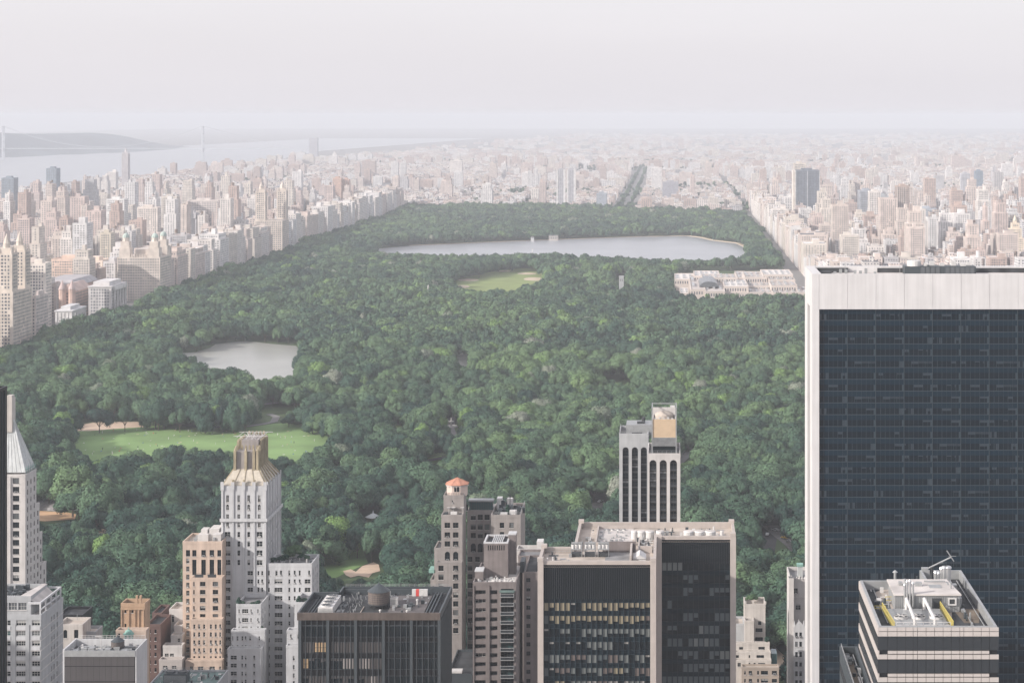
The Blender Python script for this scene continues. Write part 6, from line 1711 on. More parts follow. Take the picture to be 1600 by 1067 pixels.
q = MB(); q.box(wx(309, 698), wx(325, 698), 698, 705, zc - 1, zc + 1.5); q.box(wx(325, 698), wx(340, 698), 700, 707, zc - 1, zc + 3.2); q.box(wx(312, 698), wx(322, 698), 700, 704, zc + 1.5, zc + 3.0); q.box(wx(333, 697), wx(346, 697), 696, 703, zc - 1, zc + 2); q.cyl(wx(342, 697), 704, zc - 1, zc + 5, .9, n=8)
T.part(q, 'roof_house', M['pale_stone'])
q = MB(); rg = random.Random(1)
for k in range(14): x = wx(rg.uniform(300, 345), 697); y = rg.uniform(695.5, 706); q.box(x, x + rg.uniform(.4, 1.2), y, y + .6, zc - 1, zc + rg.uniform(0, 1.5))
T.part(q, 'roof_equipment', M['galv'], 'stuff')
T.finish()

# ================================================================== 7. small white stepped building, left of the peach one
T = Hero('apartment_house', 'small white stepped building with roof terraces left of the peach brick building', wx(268, 690), 690)
blk2(264.5, 286, 951, 700, 710, 'pale_stone', holes_px([(270, 4)], [966], 700, 12, nm=0))
blk2(272, 285, 976, 694, 699.95, 'pale_stone', holes_px([(281.5, 4, dict(nm=0)), (277, 2.5, dict(nm=0)), (279.8, 4.5)], [982], 694, 7, nm=0))
blk2(267, 284.8, 992, 690, 693.95, 'pale_stone', holes_px([(279.5, 4.5)], [1000], 690, 6))
blk2(254.5, 284.6, 1008, 686, 689.95, 'pale_stone', holes_px([(260.5, 6), (268.5, 6)], [1023.5], 686, 6))
blk2(248.5, 284.4, 1030, 682, 685.95, 'rose_granite', holes_px([(258, 7), (272, 7)], [1042, 1056], 682, 5))
T.finish()

# ================================================================== 8. pyramid roofed tower at left
D = 760.0
XE = wx(40, D); XW_ = XE - 19; ZS = wz(741, D)
T = Hero('hotel_tower', 'white tower with steep pale pyramid roof and chimney at the left edge', (XE + XW_) / 2, 770)
S = holes_px([(25, 10)], [742 + 9 + 13.8 * k for k in range(16)], D, 9, nm=2, fr='frame_dark')
S += holes_px([(-6, 8), (8, 5)], [751 + 13.8 * k for k in range(16)], D, 8, nm=1, fr='frame_dark')
def eh(us, z, n, w=.6): return [(u - w, u + w, z - 5.0 - 3.5 * k, z - 2.9 - 3.5 * k, {'fr': 'frame_dark', 'sill': False}) for k in range(n) for u in us]
T.block(XW_, XE, D, 773.0, 0, ZS, 'pale_stone', S, eh((762.5, 766.5, 770.5), ZS, 16), par=.9, depth=.3)
for yb_, yt in ((776.8, 786), (780.3, 834), (785.3, 885)):
    z = wz(yt, 775); prev = {776.8: 773.0, 780.3: 776.8, 785.3: 780.3}[yb_]
    T.block(XW_, XE - .01, prev + .01, yb_, 0, z, 'pale_stone', (), eh(((prev + yb_) / 2,), z, 12, .7), par=.9, depth=.3)
# round corner bay columns on the south face
q = MB(); q.box(wx(12, D), wx(17, D), D - .5, D - .005, 20, ZS - 1); q.box(wx(33.5, D), wx(40, D) - .02, D - .25, D - .005, 20, ZS + .2); T.part(q, 'pier', M['pale_stone'])
q = MB(); q.box(wx(20, D), wx(30.5, D), D + 2.0, D + 6, ZS - 3.5, ZS + .5); q.box(XE - 9.8, XE - 1.1, D + 3, D + 11.5, ZS - 1, ZS + .6); T.part(q, 'attic_wall', M['pale_stone'])
ax, ay, az = wx(20, 767), 766.8, wz(650, 767)
q = MB(); rx0, rx1, ry0, ry1 = XW_ + 1, XE - .4, D + .8, 772.6
q.prism([(rx0, ry0), (rx1, ry0), (rx1, ry1), (rx0, ry1)], ZS + .61, az, ring2=[(ax - 3.4, ay - .1), (ax, ay - .1), (ax, ay + .1), (ax - 3.4, ay + .1)])
T.part(q, 'pyramid_roof', M['lead_roof'])
for i in range(11):
    t = i / 10; q = MB(); q.tube((rx0 + (rx1 - rx0) * t, ry0, ZS + .75), (ax - 3.4 * (1 - t), ay - .1, az + .1), .12, 4); T.part(q, 'roof_seam', M['lead_roof'])
for i in range(5):
    t = i / 4; q = MB(); q.tube((rx1, ry0 + (ry1 - ry0) * t, ZS + .75), (ax, ay, az + .1), .12, 4); T.part(q, 'roof_seam', M['lead_roof'])
q = MB(); q.box(wx(9.5, 765), wx(19.5, 765), 764.5, 768.5, az - 6, wz(622, 765)); q.box(wx(10.5, 765), wx(18.5, 765), 764.9, 768.1, wz(622, 765) + .003, wz(618, 765)); T.part(q, 'chimney', M['limestone'])
q = MB()
for k in range(5): q.tube((XE - .2, D + 1.5 + k * 2.6, ZS), (XE - .2, D + 1.5 + k * 2.6, ZS + 2.8 - .5 * (k == 4)), .12, 4)
q.tube((XE - .2, D + 1, ZS + 1.6), (XE - .2, 772.5, ZS + 1.6), .12, 4); T.part(q, 'dormer_frame', M['copper_green'])
T.finish()

# black glass tower cut by the left edge
D = 400.0
T = Hero('office_tower', 'dark glass tower seen as a thin sliver along the left picture edge', wx(-60, D), D - 10)
x1 = wx(9.8, 402.5); x0 = x1 - 34; zt = wz(606, D)
T.block(x0, x1, D - 24, D + 3.0, 0, zt, 'black_metal', par=.6, roof='roof_dark')
q = MB()
for k in range(22): q.box(x1 - .8 - 1.6 * k, x1 - .65 - 1.6 * k, D - 24.25, D - 24.005, 0, zt)
for k in range(16): q.box(x1 + .005, x1 + .2, D - 23.5 + 1.65 * k, D - 23.3 + 1.65 * k, 0, zt - .7)
T.part(q, 'mullion', M['slate_metal'], 'stuff')
q = MB()
for k in range(40): q.box(x0 + .1, x1 - .1, D - 24.06, D - 24.01, zt - 5 - 3.9 * k, zt - 3.9 - 3.9 * k)
T.part(q, 'spandrel', M['navy_louvre'], 'stuff')
T.finish()

# ================================================================== 9. grey gridded building with pergola terrace, lower left
D = 600.0
XE = wx(64, D); XW_ = wx(-30, D); YB_ = 622.0; ZS = wz(960, D)
T = Hero('apartment_building', 'grey gridded apartment building with white pergola terrace at lower left', (XE + XW_) / 2, 611)
rws = [972.8 + 15.8 * k for k in range(8)]
S = holes_px([(-8, 10), (11.5, 10, dict(nm=1)), (33, 15.5, dict(nm=3)), (56, 12.5, dict(nm=2))], rws, D, 8.2, nm=2, gl='glass_dark', sill=False)
for h in S:
    if abs((h[2] + h[3]) / 2 - wz(rws[1], D)) < .4: h[4]['gl'] = 'glass_teal'
E = [(u - .55, u + .55, ZS - 5.4 - 3.16 * k, ZS - 3.2 - 3.16 * k, {'sill': False}) for k in range(9) for u in (610.6, 613.0, 616)]
T.block(XW_, XE, D, YB_, 0, ZS, 'grey_stone', S, E, par=1.6, roof='roof_pale', depth=.3)
for r in range(8):
    z = wz(rws[r] + 4.4, D)
    for pc, pw_ in ((11.5, 10), (33, 16.5), (56, 13)):
        q = MB(); q.box(wx(pc - pw_ / 2, D), wx(pc + pw_ / 2, D), D - .12, D - .01, z - 1.3, z - .15); T.part(q, 'sill_panel', M['white_stone'])
    q = MB(); q.box(XW_ - .1, XE + .08, D - .1, D - .005, z - 1.6, z - 1.45); q.box(XE + .005, XE + .1, D, YB_, z - 1.6, z - 1.35); T.part(q, 'string_course', M['pale_stone'])
q = MB(); q.box(wx(40, D), wx(46, D), D - .2, D - .13, 20, ZS - 3); q.box(wx(18.5, D), wx(24.5, D), D - .2, D - .13, 20, ZS - 3); T.part(q, 'pier', M['grey_stone'])
zp = wz(931, 604); xp = wx(48, 604)
T.block(XW_ + .4, xp, 604, 620, ZS - 1.6, zp, 'grey_stone', holes_px([(5, 14), (35, 13), (20, 13)], [947], 604, 11.5, nm=2, gl='glass_grey'), par=1.4, roof='roof_grey')
q = MB()
zp2 = zp - .2
for (a, c) in [((62.5, 601), (62.5, 621)), ((50, 601), (50, 621))]:
    pass
xo = XE - .6
q.box(xo - .25, xo + .25, D + 1, YB_ - .6, ZS + 3.0, ZS + 3.6); q.box(xp + .1, xo - .26, D + 1, D + 1.5, ZS + 3.0, ZS + 3.6); q.box(xp + .1, xo - .26, YB_ - 1.1, YB_ - .6, ZS + 3.0, ZS + 3.6)
for y in (D + 1.02, D + 6.2, D + 11.4, D + 16.6, YB_ - 1.02): q.box(xo - .22, xo + .22, y, y + .4, ZS - 1.5, ZS + 2.99)
q.box(xo - .22, xo + .22, D + 2, YB_ - 2, ZS + 1.0, ZS + 1.3)
T.part(q, 'pergola', M['white_stone'])
q = MB(); q.quad((xp + .06, 604, zp - 1.3), (xo - 1.5, 606, zp - 3.2), (xo - 1.5, 620, zp - 3.2), (xp + .06, 620, zp - 1.0)); q.quad((xp - 3.5, 604.5, zp + .01), (xp + .06, 604, zp + .01), (xp + .06, 620, zp + .01), (xp - 1.5, 620, zp + .01)); T.part(q, 'canopy_roof', M['roof_pale'])
q = MB(); rg = random.Random(3)
for k in range(30): x = rg.uniform(wx(-10, 610), wx(36, 610)); y = rg.uniform(607, 618); s = rg.uniform(.3, .9); q.box(x - s, x + s, y - s * .7, y + s * .7, zp - 1.4, zp - 1.4 + rg.uniform(.5, 1.8))
T.part(q, 'roof_equipment', M['slate_metal'], 'stuff')
q = MB(); rg = random.Random(5)
for k in range(8): x = wx(12 + 3.4 * k, 606); q.cyl(x, 606, zp - 1.4, zp - .4, .6, n=8)
T.part(q, 'roof_vent', M['white_metal'], 'stuff')
T.finish()

# ================================================================== 10. tan house with arched openings behind, and dark glass house
T = Hero('apartment_house', 'tan house with one arched opening between the pergola building and the trees', wx(118, 690), 692)
blk2(90, 129, 975, 688, 698, 'limestone', holes_px([(102, 6, dict(arch=True, nm=0)), (119, 6.5, dict(nm=0))], [990], 688, 13, fr='frame_dark', var=0), par=1.2)
blk2(128.5, 150, 986, 692, 700, 'grey_stone', ())
blk2(90, 129, 960, 700, 712, 'black_metal', (), roof='roof_dark')
q = MB(); q.tube((wx(120.5, 694), 694, wz(975, 688)), (wx(120.5, 694), 694, wz(975, 688) + 2), .1, 4); T.part(q, 'mast', M['galv'])
T.finish()

# ================================================================== 11. flat topped brown grey building, bottom left
D = 560.0
X0, X1, YB_ = wx(98, D), wx(213, D), 571.8; ZS = wz(1014.5, D)
T = Hero('office_building', 'flat brown grey metal fronted building with white flank at bottom left', (X0 + X1) / 2, 566)
q = MB(); q.box(X0 + .5, X1 - .3, D + .05, D + .4, 0, ZS - 2.02); T.part(q, 'front_wall', M['black_metal'])
nn = 12; zz0 = ZS - 2.0
for r, (a, c) in enumerate(((1017, 1040), (1041, 1064), (1065, 1090))):
    for k in range(nn):
        za, zb = wz(c, D), wz(a, D); xa_ = X0 + .5 + (X1 - X0 - 1) * k / nn; xb_ = X0 + .5 + (X1 - X0 - 1) * (k + 1) / nn
        put_panel(T, 's', D, xa_, xb_, za, zb, 'panel', 'fluted_brown' if 'fluted_brown' in M else 'fluted_brown', thick=.04, seam=.03) if 'fluted_brown' in M else None
q = MB(); q.box(X1 - .29, X1, D, YB_, 0, ZS); q.box(X0, X0 + .5, D, YB_, 0, ZS); q.box(X0 + .5, X1 - .29, YB_ - .4, YB_, 0, ZS); T.part(q, 'side_wall', M['white_stone'])
q = MB(); q.box(X0 + .5, X1 - .3, D - .15, D + .35, ZS - 2.0, ZS - .3); T.part(q, 'fascia', M['galv'])
q = MB(); q.box(X0 + .5, X1 - .3, D + .4, YB_ - .4, ZS - 2.3, ZS - 2.1); T.part(q, 'roof', M['roof_dark'])
q = MB(); rg = random.Random(8)
for k in range(7): q.box(X0 + 1.5 + 2.4 * k, X0 + 3.2 + 2.4 * k, D + 3.5 + (k % 2), D + 5.5, ZS - 2.1, ZS - 1.2 + .3 * (k % 3))
for k in range(12): q.tube((rg.uniform(X0 + 1, X1 - 2), rg.uniform(D + 2, YB_ - 2), ZS - 1.6), (rg.uniform(X0 + 1, X1 - 2), rg.uniform(D + 2, YB_ - 2), ZS - 1.5), .15, 5)
q.box(X0 + 2, X1 - 3, YB_ - 3.4, YB_ - 2.6, ZS - 2.1, ZS - 1.4)
T.part(q, 'roof_equipment', M['galv'], 'stuff')
q = MB(); rail(q, [(X0 + 1, YB_ - .2), (X1 - .5, YB_ - .2)], ZS, 1.0, .05, 1.0); T.part(q, 'railing', M['white_metal'])
T.finish()
wt = water_tower('squat brown roof tank on the white flanked building at bottom left', wx(184, 567), 567, ZS - 2.4, 1.9, 1.6, 1.3)
q = thing('mast', 'thin white lamp mast with crossbar on the bottom left roof', 'mast', (wx(158, 567), 567, ZS - 2.1))
f = MB(); f.cyl(0, 0, 0, 4.2, .12, n=6); f.build('pole', M['white_metal'], q); f = MB(); f.tube((-1.8, 0, 4.1), (.3, 0, 4.1), .1, 4); f.build('crossbar', M['white_metal'], q)

clutter(T.root, T.o, X0 + 1, X1 - 1.5, D + 1, YB_ - 1.5, ZS - 2.1, 60, 65)
# ================================================================== 12. orange chimneyed block
D = 660.0
T = Hero('apartment_tower', 'orange brick block with black flat top and pilasters at lower left', wx(208, D), 664)
z = wz(942, D)
x0, x1 = wx(189, D), wx(226.5, D)
T.block(x0, x1, D, 666.5, 0, z, 'orange_brick', holes_px([(196, 3.2), (207, 3.2)], [953.5], D, 7.5, nm=0, fr='frame_dark', var=0) + holes_px([(196, 3)], [977], D, 6, nm=0, fr='frame_dark', var=0), par=1.4, roof='roof_dark', depth=.4)
q = MB()
for px in (190, 201.5, 211, 217, 224.5): q.box(wx(px - .9, D), wx(px + .9, D), D - .35, D - .005, 30, z - 2.0)
q.box(x0 - .02, x1 + .02, D - .45, D - .36, z - 2.2, z - 1.5)
T.part(q, 'pilaster', M['orange_brick'])
q = MB(); q.box(wx(212, D), wx(215, D), D - .1, D + .8, z + .003, z + 2.6); q.box(wx(218, D), wx(221, D), D - .1, D + .8, z + .003, z + 2.6); T.part(q, 'chimney', M['orange_brick'])
T.block(wx(181, 656), wx(228, 656), 656, 659.9, 0, wz(984, 656), 'peach_brick', holes_px([(186, 3)], [992], 656, 6, nm=0), par=.9)
T.finish()
T = Hero('apartment_house', 'dark brown brick house behind the orange block', wx(243, 690), 690)
blk2(228, 251, 975, 686, 700, 'brown_brick', holes_px([(234, 3), (243, 3)], [986 + 12 * k for k in range(6)], 686, 6, nm=0, fr='frame_dark', var=0), roof='roof_dark')
T.block(wx(226, 690), wx(241, 690), 700.1, 712, 0, wz(957, 700), 'brown_brick', (), par=1, roof='roof_dark')
T.finish()
cu = thing('cupola', 'small green and white domed cupola in front of the orange block', 'cupola', (wx(201, 640), 640, 0))
zc = wz(1000, 640)
f = MB(); f.box(-2.2, 2.2, -2, 2, 0, zc); f.build('base', M['white_stone'], cu)
for k in range(6): f = MB(); a = k * PI / 3; f.cyl(1.3 * math.cos(a), 1.3 * math.sin(a), zc, zc + 2.0, .2, n=6); f.build('column', M['copper_green'], cu)
f = MB(); f.cyl(0, 0, zc, zc + 2, .8, n=8); f.build('drum', M['white_stone'], cu)
f = MB(); f.cyl(0, 0, zc + 2, zc + 2.35, 1.8, n=12); dome(f, 0, 0, zc + 2.35, 1.4, 1.3, 12); f.cyl(0, 0, zc + 3.6, zc + 4.6, .25, .05, n=6); f.build('roof', M['copper_green'], cu)

# ================================================================== 13. black tower with the water tank
D = 570.0
X0, X1, ZS, YB_, YC = wx(465, D), wx(687, D), wz(957, D), 595.0, 602.0
T = Hero('office_tower', 'black steel office tower with wooden water tank on its roof', (X0 + X1) / 2, 584)
ZF = wz(968.5, D)
q = MB(); q.box(X0, X1, D + .9, YB_, 0, ZF - .01); xc = wx(536, YC); q.box(xc, X1 - .5, YB_, YC, 0, ZF - .01); T.part(q, 'core_wall', M['black_metal'])
q = MB(); q.box(X0 - .15, X1 + .15, D - .1, D + .4, ZF, ZS); T.part(q, 'fascia', M['bronze_fascia'])
q = MB(); q.box(X0 - .15, X0 + .35, D + .4, YB_, ZF, ZS); q.box(X1 - .35, X1 + .15, D + .4, YC, ZF, ZS); q.box(X0 + .35, xc, YB_ - .5, YB_, ZF, ZS); q.box(xc, xc + .5, YB_, YC - .5, ZF, ZS); q.box(xc, X1 - .35, YC - .5, YC, ZF, ZS); T.part(q, 'parapet', M['slate_metal'])
q = MB(); q.prism([(X0 + .35, D + .4), (X1 - .35, D + .4), (X1 - .35, YC - .5), (xc + .5, YC - .5), (xc + .5, YB_ - .5), (X0 + .35, YB_ - .5)], ZF - .005, ZF + .25); T.part(q, 'roof', M['roof_dark'])
ZR = ZF + .25
PXB = (685.5 - 468) / 5
for k in range(6): x = wx(468.5 + PXB * k, D); q = MB(); q.box(x - .42, x + .42, D, D + .88, 0, ZF - .02); T.part(q, 'pier', M['slate_metal'])
q = MB()
for k in range(5):
    for j in range(1, 5): x = wx(468.5 + PXB * (k + j / 4.75) - 1, D); q.box(x - .09, x + .09, D + .35, D + .88, 0, ZF - .02)
T.part(q, 'mullion', M['slate_metal'])
M['lit_room'] = mat('warm_room', (0.38, 0.27, 0.16), 0.5); M['curtain'] = mat('pale_curtain', (0.26, 0.24, 0.23), 0.6); M['dusk_room'] = mat('dim_room', (0.07, 0.065, 0.065), 0.5)
def bpane(w, h, kind, seed):
    rg = random.Random(seed); b = MB(); b.quad((0, .1, 0), (w, .1, 0), (w, .1, h), (0, .1, h), 0)
    if kind == 'lit': b.quad((.05, .09, .2), (w - .05, .09, .2), (w - .05, .09, h * .47), (.05, .09, h * .47), 1); b.quad((.05, .09, h * .5), (w - .05, .09, h * .5), (w - .05, .09, h * .97), (.05, .09, h * .97), 1)
    if kind == 'top': b.quad((.05, .09, h * rg.uniform(.6, .8)), (w - .05, .09, h * rg.uniform(.6, .8)), (w - .05, .09, h), (.05, .09, h), 3)
    if kind == 'cur': b.quad((.1, .09, .1), (w * .4, .09, .1), (w * .4, .09, h), (.1, .09, h), 2); b.quad((w * .6, .09, .1), (w - .1, .09, .1), (w - .1, .09, h), (w * .6, .09, h), 2)
    if kind == 'dim': b.quad((.03, .09, .03), (w - .03, .09, .03), (w - .03, .09, h), (.03, .09, h), 3)
    b.box(0, w, .0, .11, -.12, 0, 4); b.box(0, w, .0, .11, h, h + .12, 4)
    return b.mesh('tall_pane', [M['glass_dark'], M['lit_room'], M['curtain'], M['dusk_room'], M['slate_metal']])
ww = PXB / 4.75 * D / FPX - .2
PK = {k: [bpane(ww, 3.1, k, s) for s in range(3)] for k in ('blank', 'lit', 'top', 'cur', 'dim')}
spec = ['....................|', '.dll|dddd|.dd..|....|....', 'tl..|....|cc..|tt...|....', 'tttt|tttt|.t..|.tt..|....']
patt = [['blank'] * 20, ['dim', 'dim', 'lit', 'lit', 'dim', 'dim', 'dim', 'dim', 'dim', 'dim', 'dim', 'dim'] + ['blank'] * 8, ['lit', 'top', 'blank', 'top', 'top', 'top', 'cur', 'cur', 'cur', 'cur', 'dim', 'dim'] + ['blank'] * 8, ['top', 'dim', 'dim', 'dim', 'top', 'top', 'dim', 'top', 'top', 'dim', 'cur', 'dim'] + ['blank'] * 8]
for r in range(4):
    yb_px = [995, 1020, 1045.5, 1073][r]; z = wz(yb_px, D)
    for k in range(5):
        for j in range(4):
            x = wx(468.5 + PXB * (k + (j + .12) / 4.75 + .05), D) + .25
            put('window', rw.choice(PK[patt[r][k * 4 + j]]), T.root, (x - T.x, D + .5 - T.y, z))
q = MB()
for zz_ in (wz(978, D),): q.box(X0 + .4, X1 - .4, D + .6, D + .88, zz_ - .1, zz_ + .15)
T.part(q, 'transom', M['slate_metal'])
q = MB(); q.box(X1 + .005, X1 + .14, D + 1, YC - 1, 0, ZF - .5); T.part(q, 'flank_cladding', M['navy_louvre'])
# roof details: cable trays, penthouse screens, walkway frame
q = MB()
for k in range(4): q.box(X0 + 2.0 + .9 * k, X0 + 2.25 + .9 * k, D + 2, YB_ - 2, ZR, ZR + .8)
for k in range(3): q.box(X1 - 4.8 + 1.0 * k, X1 - 4.5 + 1.0 * k, D + 3, YC - 3, ZR, ZR + .9)
q.box(xc + 1, X1 - 6, YC - 2.4, YC - 2.1, ZR, ZR + 1.6)
T.part(q, 'cable_tray', M['slate_metal'])
q = MB(); q.box(wx(608, 580), X1 - 5.4, D + 2.6, YC - 6, ZR, ZR + .5); T.part(q, 'raised_roof', M['roof_grey2'] if 'roof_grey2' in M else M.setdefault('roof_grey2', mat('raised_grey_roof', (0.115, 0.105, 0.105), noise=.2, nscale=.3)))
q = MB(); q.box(wx(608, 580), X1 - 5.4, D + 2.3, D + 2.58, ZR, ZR + .7); q.box(wx(565, 580), wx(565, 580) + .2, D + 2, D + 14, ZR, ZR + .3); T.part(q, 'roof_kerb', M['roof_tan'])
clutter(T.root, T.o, X0 + 6, xc + 4, D + 3, YB_ - 2, ZR, 30, 62, ('galv', 'slate_metal')); clutter(T.root, T.o, wx(610, 580), X1 - 6, D + 4, YC - 8, ZR + .5, 20, 63, ('galv', 'slate_metal')); clutter(T.root, T.o, xc + 2, X1 - 4, YC - 6, YC - 2.6, ZR, 24, 64, ('galv', 'slate_metal'))
rg = random.Random(6); q = MB()
for k in range(34): x = rg.uniform(wx(545, 590), wx(570, 590)); y = rg.uniform(D + 4, YB_); q.tube((x, y, ZR), (x + rg.uniform(-.6, .6), y + rg.uniform(-.5, .5), ZR + rg.uniform(.5, 1.8)), .1, 4)
for k in range(12): q.box(xc + 2 + 2.0 * k, xc + 3.0 + 2.0 * k, YC - 2.05, YC - 1.9, ZR + .4, ZR + 1.4)
T.part(q, 'roof_pipe', M['galv'], 'stuff')
q = MB(); rail(q, [(xc + 1, YC - .3), (X1 - 1, YC - .3)], ZS, .8, .05, 1.5); T.part(q, 'railing', M['galv'])
T.finish()
fan_unit('long white cooling unit with four fans on the black tower roof', wx(516, 582), 581, ZR, 4.4, 15, 2.6, 4, along='y')
water_tower('large wooden water tank with conical slate roof on the black tower', wx(592, 584), 584, ZR, 3.3, 3.6, 2.2)
f = fan_unit('small white air handler right of the wooden water tank', wx(616, 584), 584, ZR, 2.2, 1.8, 3.0, 1)
t = thing('plant_box', 'white double cabinet with red panel at the back of the black tower roof', 'cabinet', (wx(652, 596), 596, ZR + .5))
for k, (m, a, b_) in enumerate((('white_metal', -1.6, -.4), ('red', -.35, .6), ('white_metal', .65, 1.9), ('white_metal', 1.95, 3.2))): f = MB(); f.box(a, b_, -.5, .5, 0, 2.0); f.build('cabinet', M[m], t)
for k, (px, y) in enumerate(((637, 590), (652, 585), (594, 574.5), (636, 574))):
    t = thing('roof_vent', ['white pipe vent beside the red panelled cabinet', 'white pipe vent in front of the red panelled cabinet', 'small white vent at the front of the tank roof', 'tiny white vent by the front parapet right of the tank'][k], 'vent', (wx(px, y), y, ZR + (.5 if k == 1 else 0)))
    f = MB(); f.cyl(0, 0, 0, 1.4, .22, n=8); f.build('pipe', M['white_metal'], t); f = MB(); f.cyl(0, 0, 1.4, 1.75, .42, .3, n=8); f.build('cap', M['white_metal'], t)
# ================================================================== 14. red roofed tower
T = Hero('apartment_building', 'taupe brick building with red tiled corner tower and glazed roof room', wx(750, 705), 712)
m = 'taupe_brick'
D = 700.0
dk = dict(fr='frame_dark', sill=True)
# left tower shaft
S = holes_px([(699, 8.5), (712, 8.5)], [820.5, 835.5, 849.5], D, 8.5, nm=1, fr='frame_bronze') + holes_px([(699, 8), (712, 8)], [868.5], D, 14, arch=True, nm=1, **dk)
S += holes_px([(712, 8)], [887.5 + 13.9 * k for k in range(8)], D, 8.5, nm=1, fr='frame_bronze')
z = wz(804, D); X0, X1 = wx(689.5, D), wx(722.5, D)
T.block(X0, X1, D, 712, 0, z, m, S, holes_m((), 1, 0, 0, 1, 1), par=1.0, roof='roof_dark')
# upper tier and cap
z2 = wz(773, 705); T.block(wx(693, 704.5), wx(724.5, 704.5), 704.5, 713.5, z - 1, z2, m, holes_px([(707, 2.2)], [784], 704.5, 5, nm=0), par=.9, roof='roof_dark')
cx, cy = wx(714.5, 710), 710.0; z3 = wz(758, 706)
oc = lambda r: [(cx + r * math.cos(PI / 8 + k * PI / 4), cy + r * math.sin(PI / 8 + k * PI / 4)) for k in range(8)]
q = MB(); q.prism(oc(4.0), z2 - .9, z3); T.part(q, 'lantern_wall', M['lantern'] if 'lantern' in M else M.setdefault('lantern', mat('pink_stucco', (0.56, 0.46, 0.41), noise=.06, nscale=.6)))
for px in (711.2, 715.6): T.window('s', (wx(px, 706), cy - 3.72 - .09, wz(768.5, 706)), .85, 1.9, 0, True, 'frame_dark', var=0, sill=False)
q = MB(); q.prism(oc(4.15), z3 - .6, z3 - .2)
for k in range(16): a = k * PI / 8; q.box(cx + 4.05 * math.cos(a) - .15, cx + 4.05 * math.cos(a) + .15, cy + 4.05 * math.sin(a) - .15, cy + 4.05 * math.sin(a) + .15, z3 - .9, z3 - .61)
T.part(q, 'cornice', M['pale_stone'])
q = MB(); q.prism(oc(4.55), z3 - .19, z3 + .05); q.prism(oc(4.55), z3 + .051, wz(746, 710), ring2=[(cx + .15 * math.cos(k * PI / 4), cy + .15 * math.sin(k * PI / 4)) for k in range(8)])
T.part(q, 'tiled_roof', M['tile_red'])
for k in range(8):
    q = MB(); a = PI / 8 + k * PI / 4; q.tube((cx + 4.5 * math.cos(a), cy + 4.5 * math.sin(a), z3 + .08), (cx, cy, wz(745.6, 710)), .1, 4); T.part(q, 'ridge_tile', M['tile_red'])
q = MB(); rail(q, [(wx(694, 704.5), 704.6), (wx(724, 704.5), 704.6)], z2, .8, .06, .8); T.part(q, 'railing', M['frame_dark'])
# satellite dishes and clutter on its terrace
q = MB()
for px, r in ((701, .8), (708, .9), (722, .8)): q.cyl(wx(px, 703), 703.6, z + 1.5, z + 1.9, .15, r, n=10); q.tube((wx(px, 703), 703.6, z - .8), (wx(px, 703), 703.6, z + 1.5), .07, 4)
T.part(q, 'satellite_dish', M['white_metal'])
q = MB(); rg = random.Random(12)
for k in range(12): x = rg.uniform(X0 + .8, X1 - 1.4); q.box(x, x + rg.uniform(.4, .9), 701 + rg.random() * 1.5, 702.9, z - 1, z + rg.uniform(-.4, .6))
T.part(q, 'roof_equipment', M['slate_metal'], 'stuff')
T.part(MB().box(wx(704, 700.8), wx(714, 700.8), 700.6, 701.6, z - .9, z + .9), 'roof_cabinet', M['white_metal'])
# lower shoulder
zL = wz(878, 697)
T.block(wx(682, 697), wx(721.6, 697), 697, 699.95, 0, zL, m, [h for h in holes_px([(689, 8), (712, 8)], [887.5 + 13.9 * k for k in range(3)], 697, 8.5, nm=1, fr='frame_bronze') + holes_px([(712, 8)], [887.5 + 13.9 * k for k in range(3, 8)], 697, 8.5, nm=1, fr='frame_bronze')], par=.5)
T.block(wx(680, 703), X0 - .01, 700, 712, 0, wz(853, 703), m, [], par=.8)
T.block(wx(672.5, 699), wx(681.8, 699), 699, 712, 0, wz(905, 699), m, holes_px([(677, 3)], [918 + 14 * k for k in range(5)], 699, 6, nm=0), par=.8)
q = MB(); q.box(wx(671, 702), wx(681, 702), 700, 706, wz(895, 700), wz(890, 700)); T.part(q, 'awning', M['copper_green'])
# recessed middle
Dm = 716.0; zm = wz(797, Dm); XM0, XM1 = X1 + .06, wx(771, Dm)
S = holes_px([(739.5, 8), (750.3, 8), (761, 8)], [808, 823, 836.5], Dm, 8.5, nm=1, fr='frame_bronze') + holes_px([(739.5, 8), (750.3, 8)], [855.5], Dm, 14, arch=True, nm=1, **dk) + holes_px([(734.5, 7), (746, 7)], [873.5 + 13.6 * k for k in range(11)], Dm, 8, nm=1, fr='frame_bronze')
T.block(XM0, XM1, Dm, 728, 0, zm, m, S, par=.01)
q = MB(); q.box(wx(733, Dm), wx(769.5, Dm), Dm + 1, Dm + 3.5, zm, wz(784, Dm)); T.part(q, 'roof_room', M['glass_teal'])
for k in range(11): q = MB(); x = wx(733 + 3.65 * k, Dm); q.box(x - .07, x + .07, Dm + .85, Dm + .99, zm, wz(784, Dm)); T.part(q, 'glazing_bar', M['frame_dark'])
q = MB(); q.box(wx(731.5, Dm), wx(771, Dm), Dm + .3, Dm + 4, wz(784, Dm) + .005, wz(781.5, Dm)); T.part(q, 'roof_room_roof', M['galv'])
T.window('s', (wx(729.5, Dm), Dm - .4, wz(797, Dm)), 1.0, 2.2, 0, fr='frame_dark', var=0)
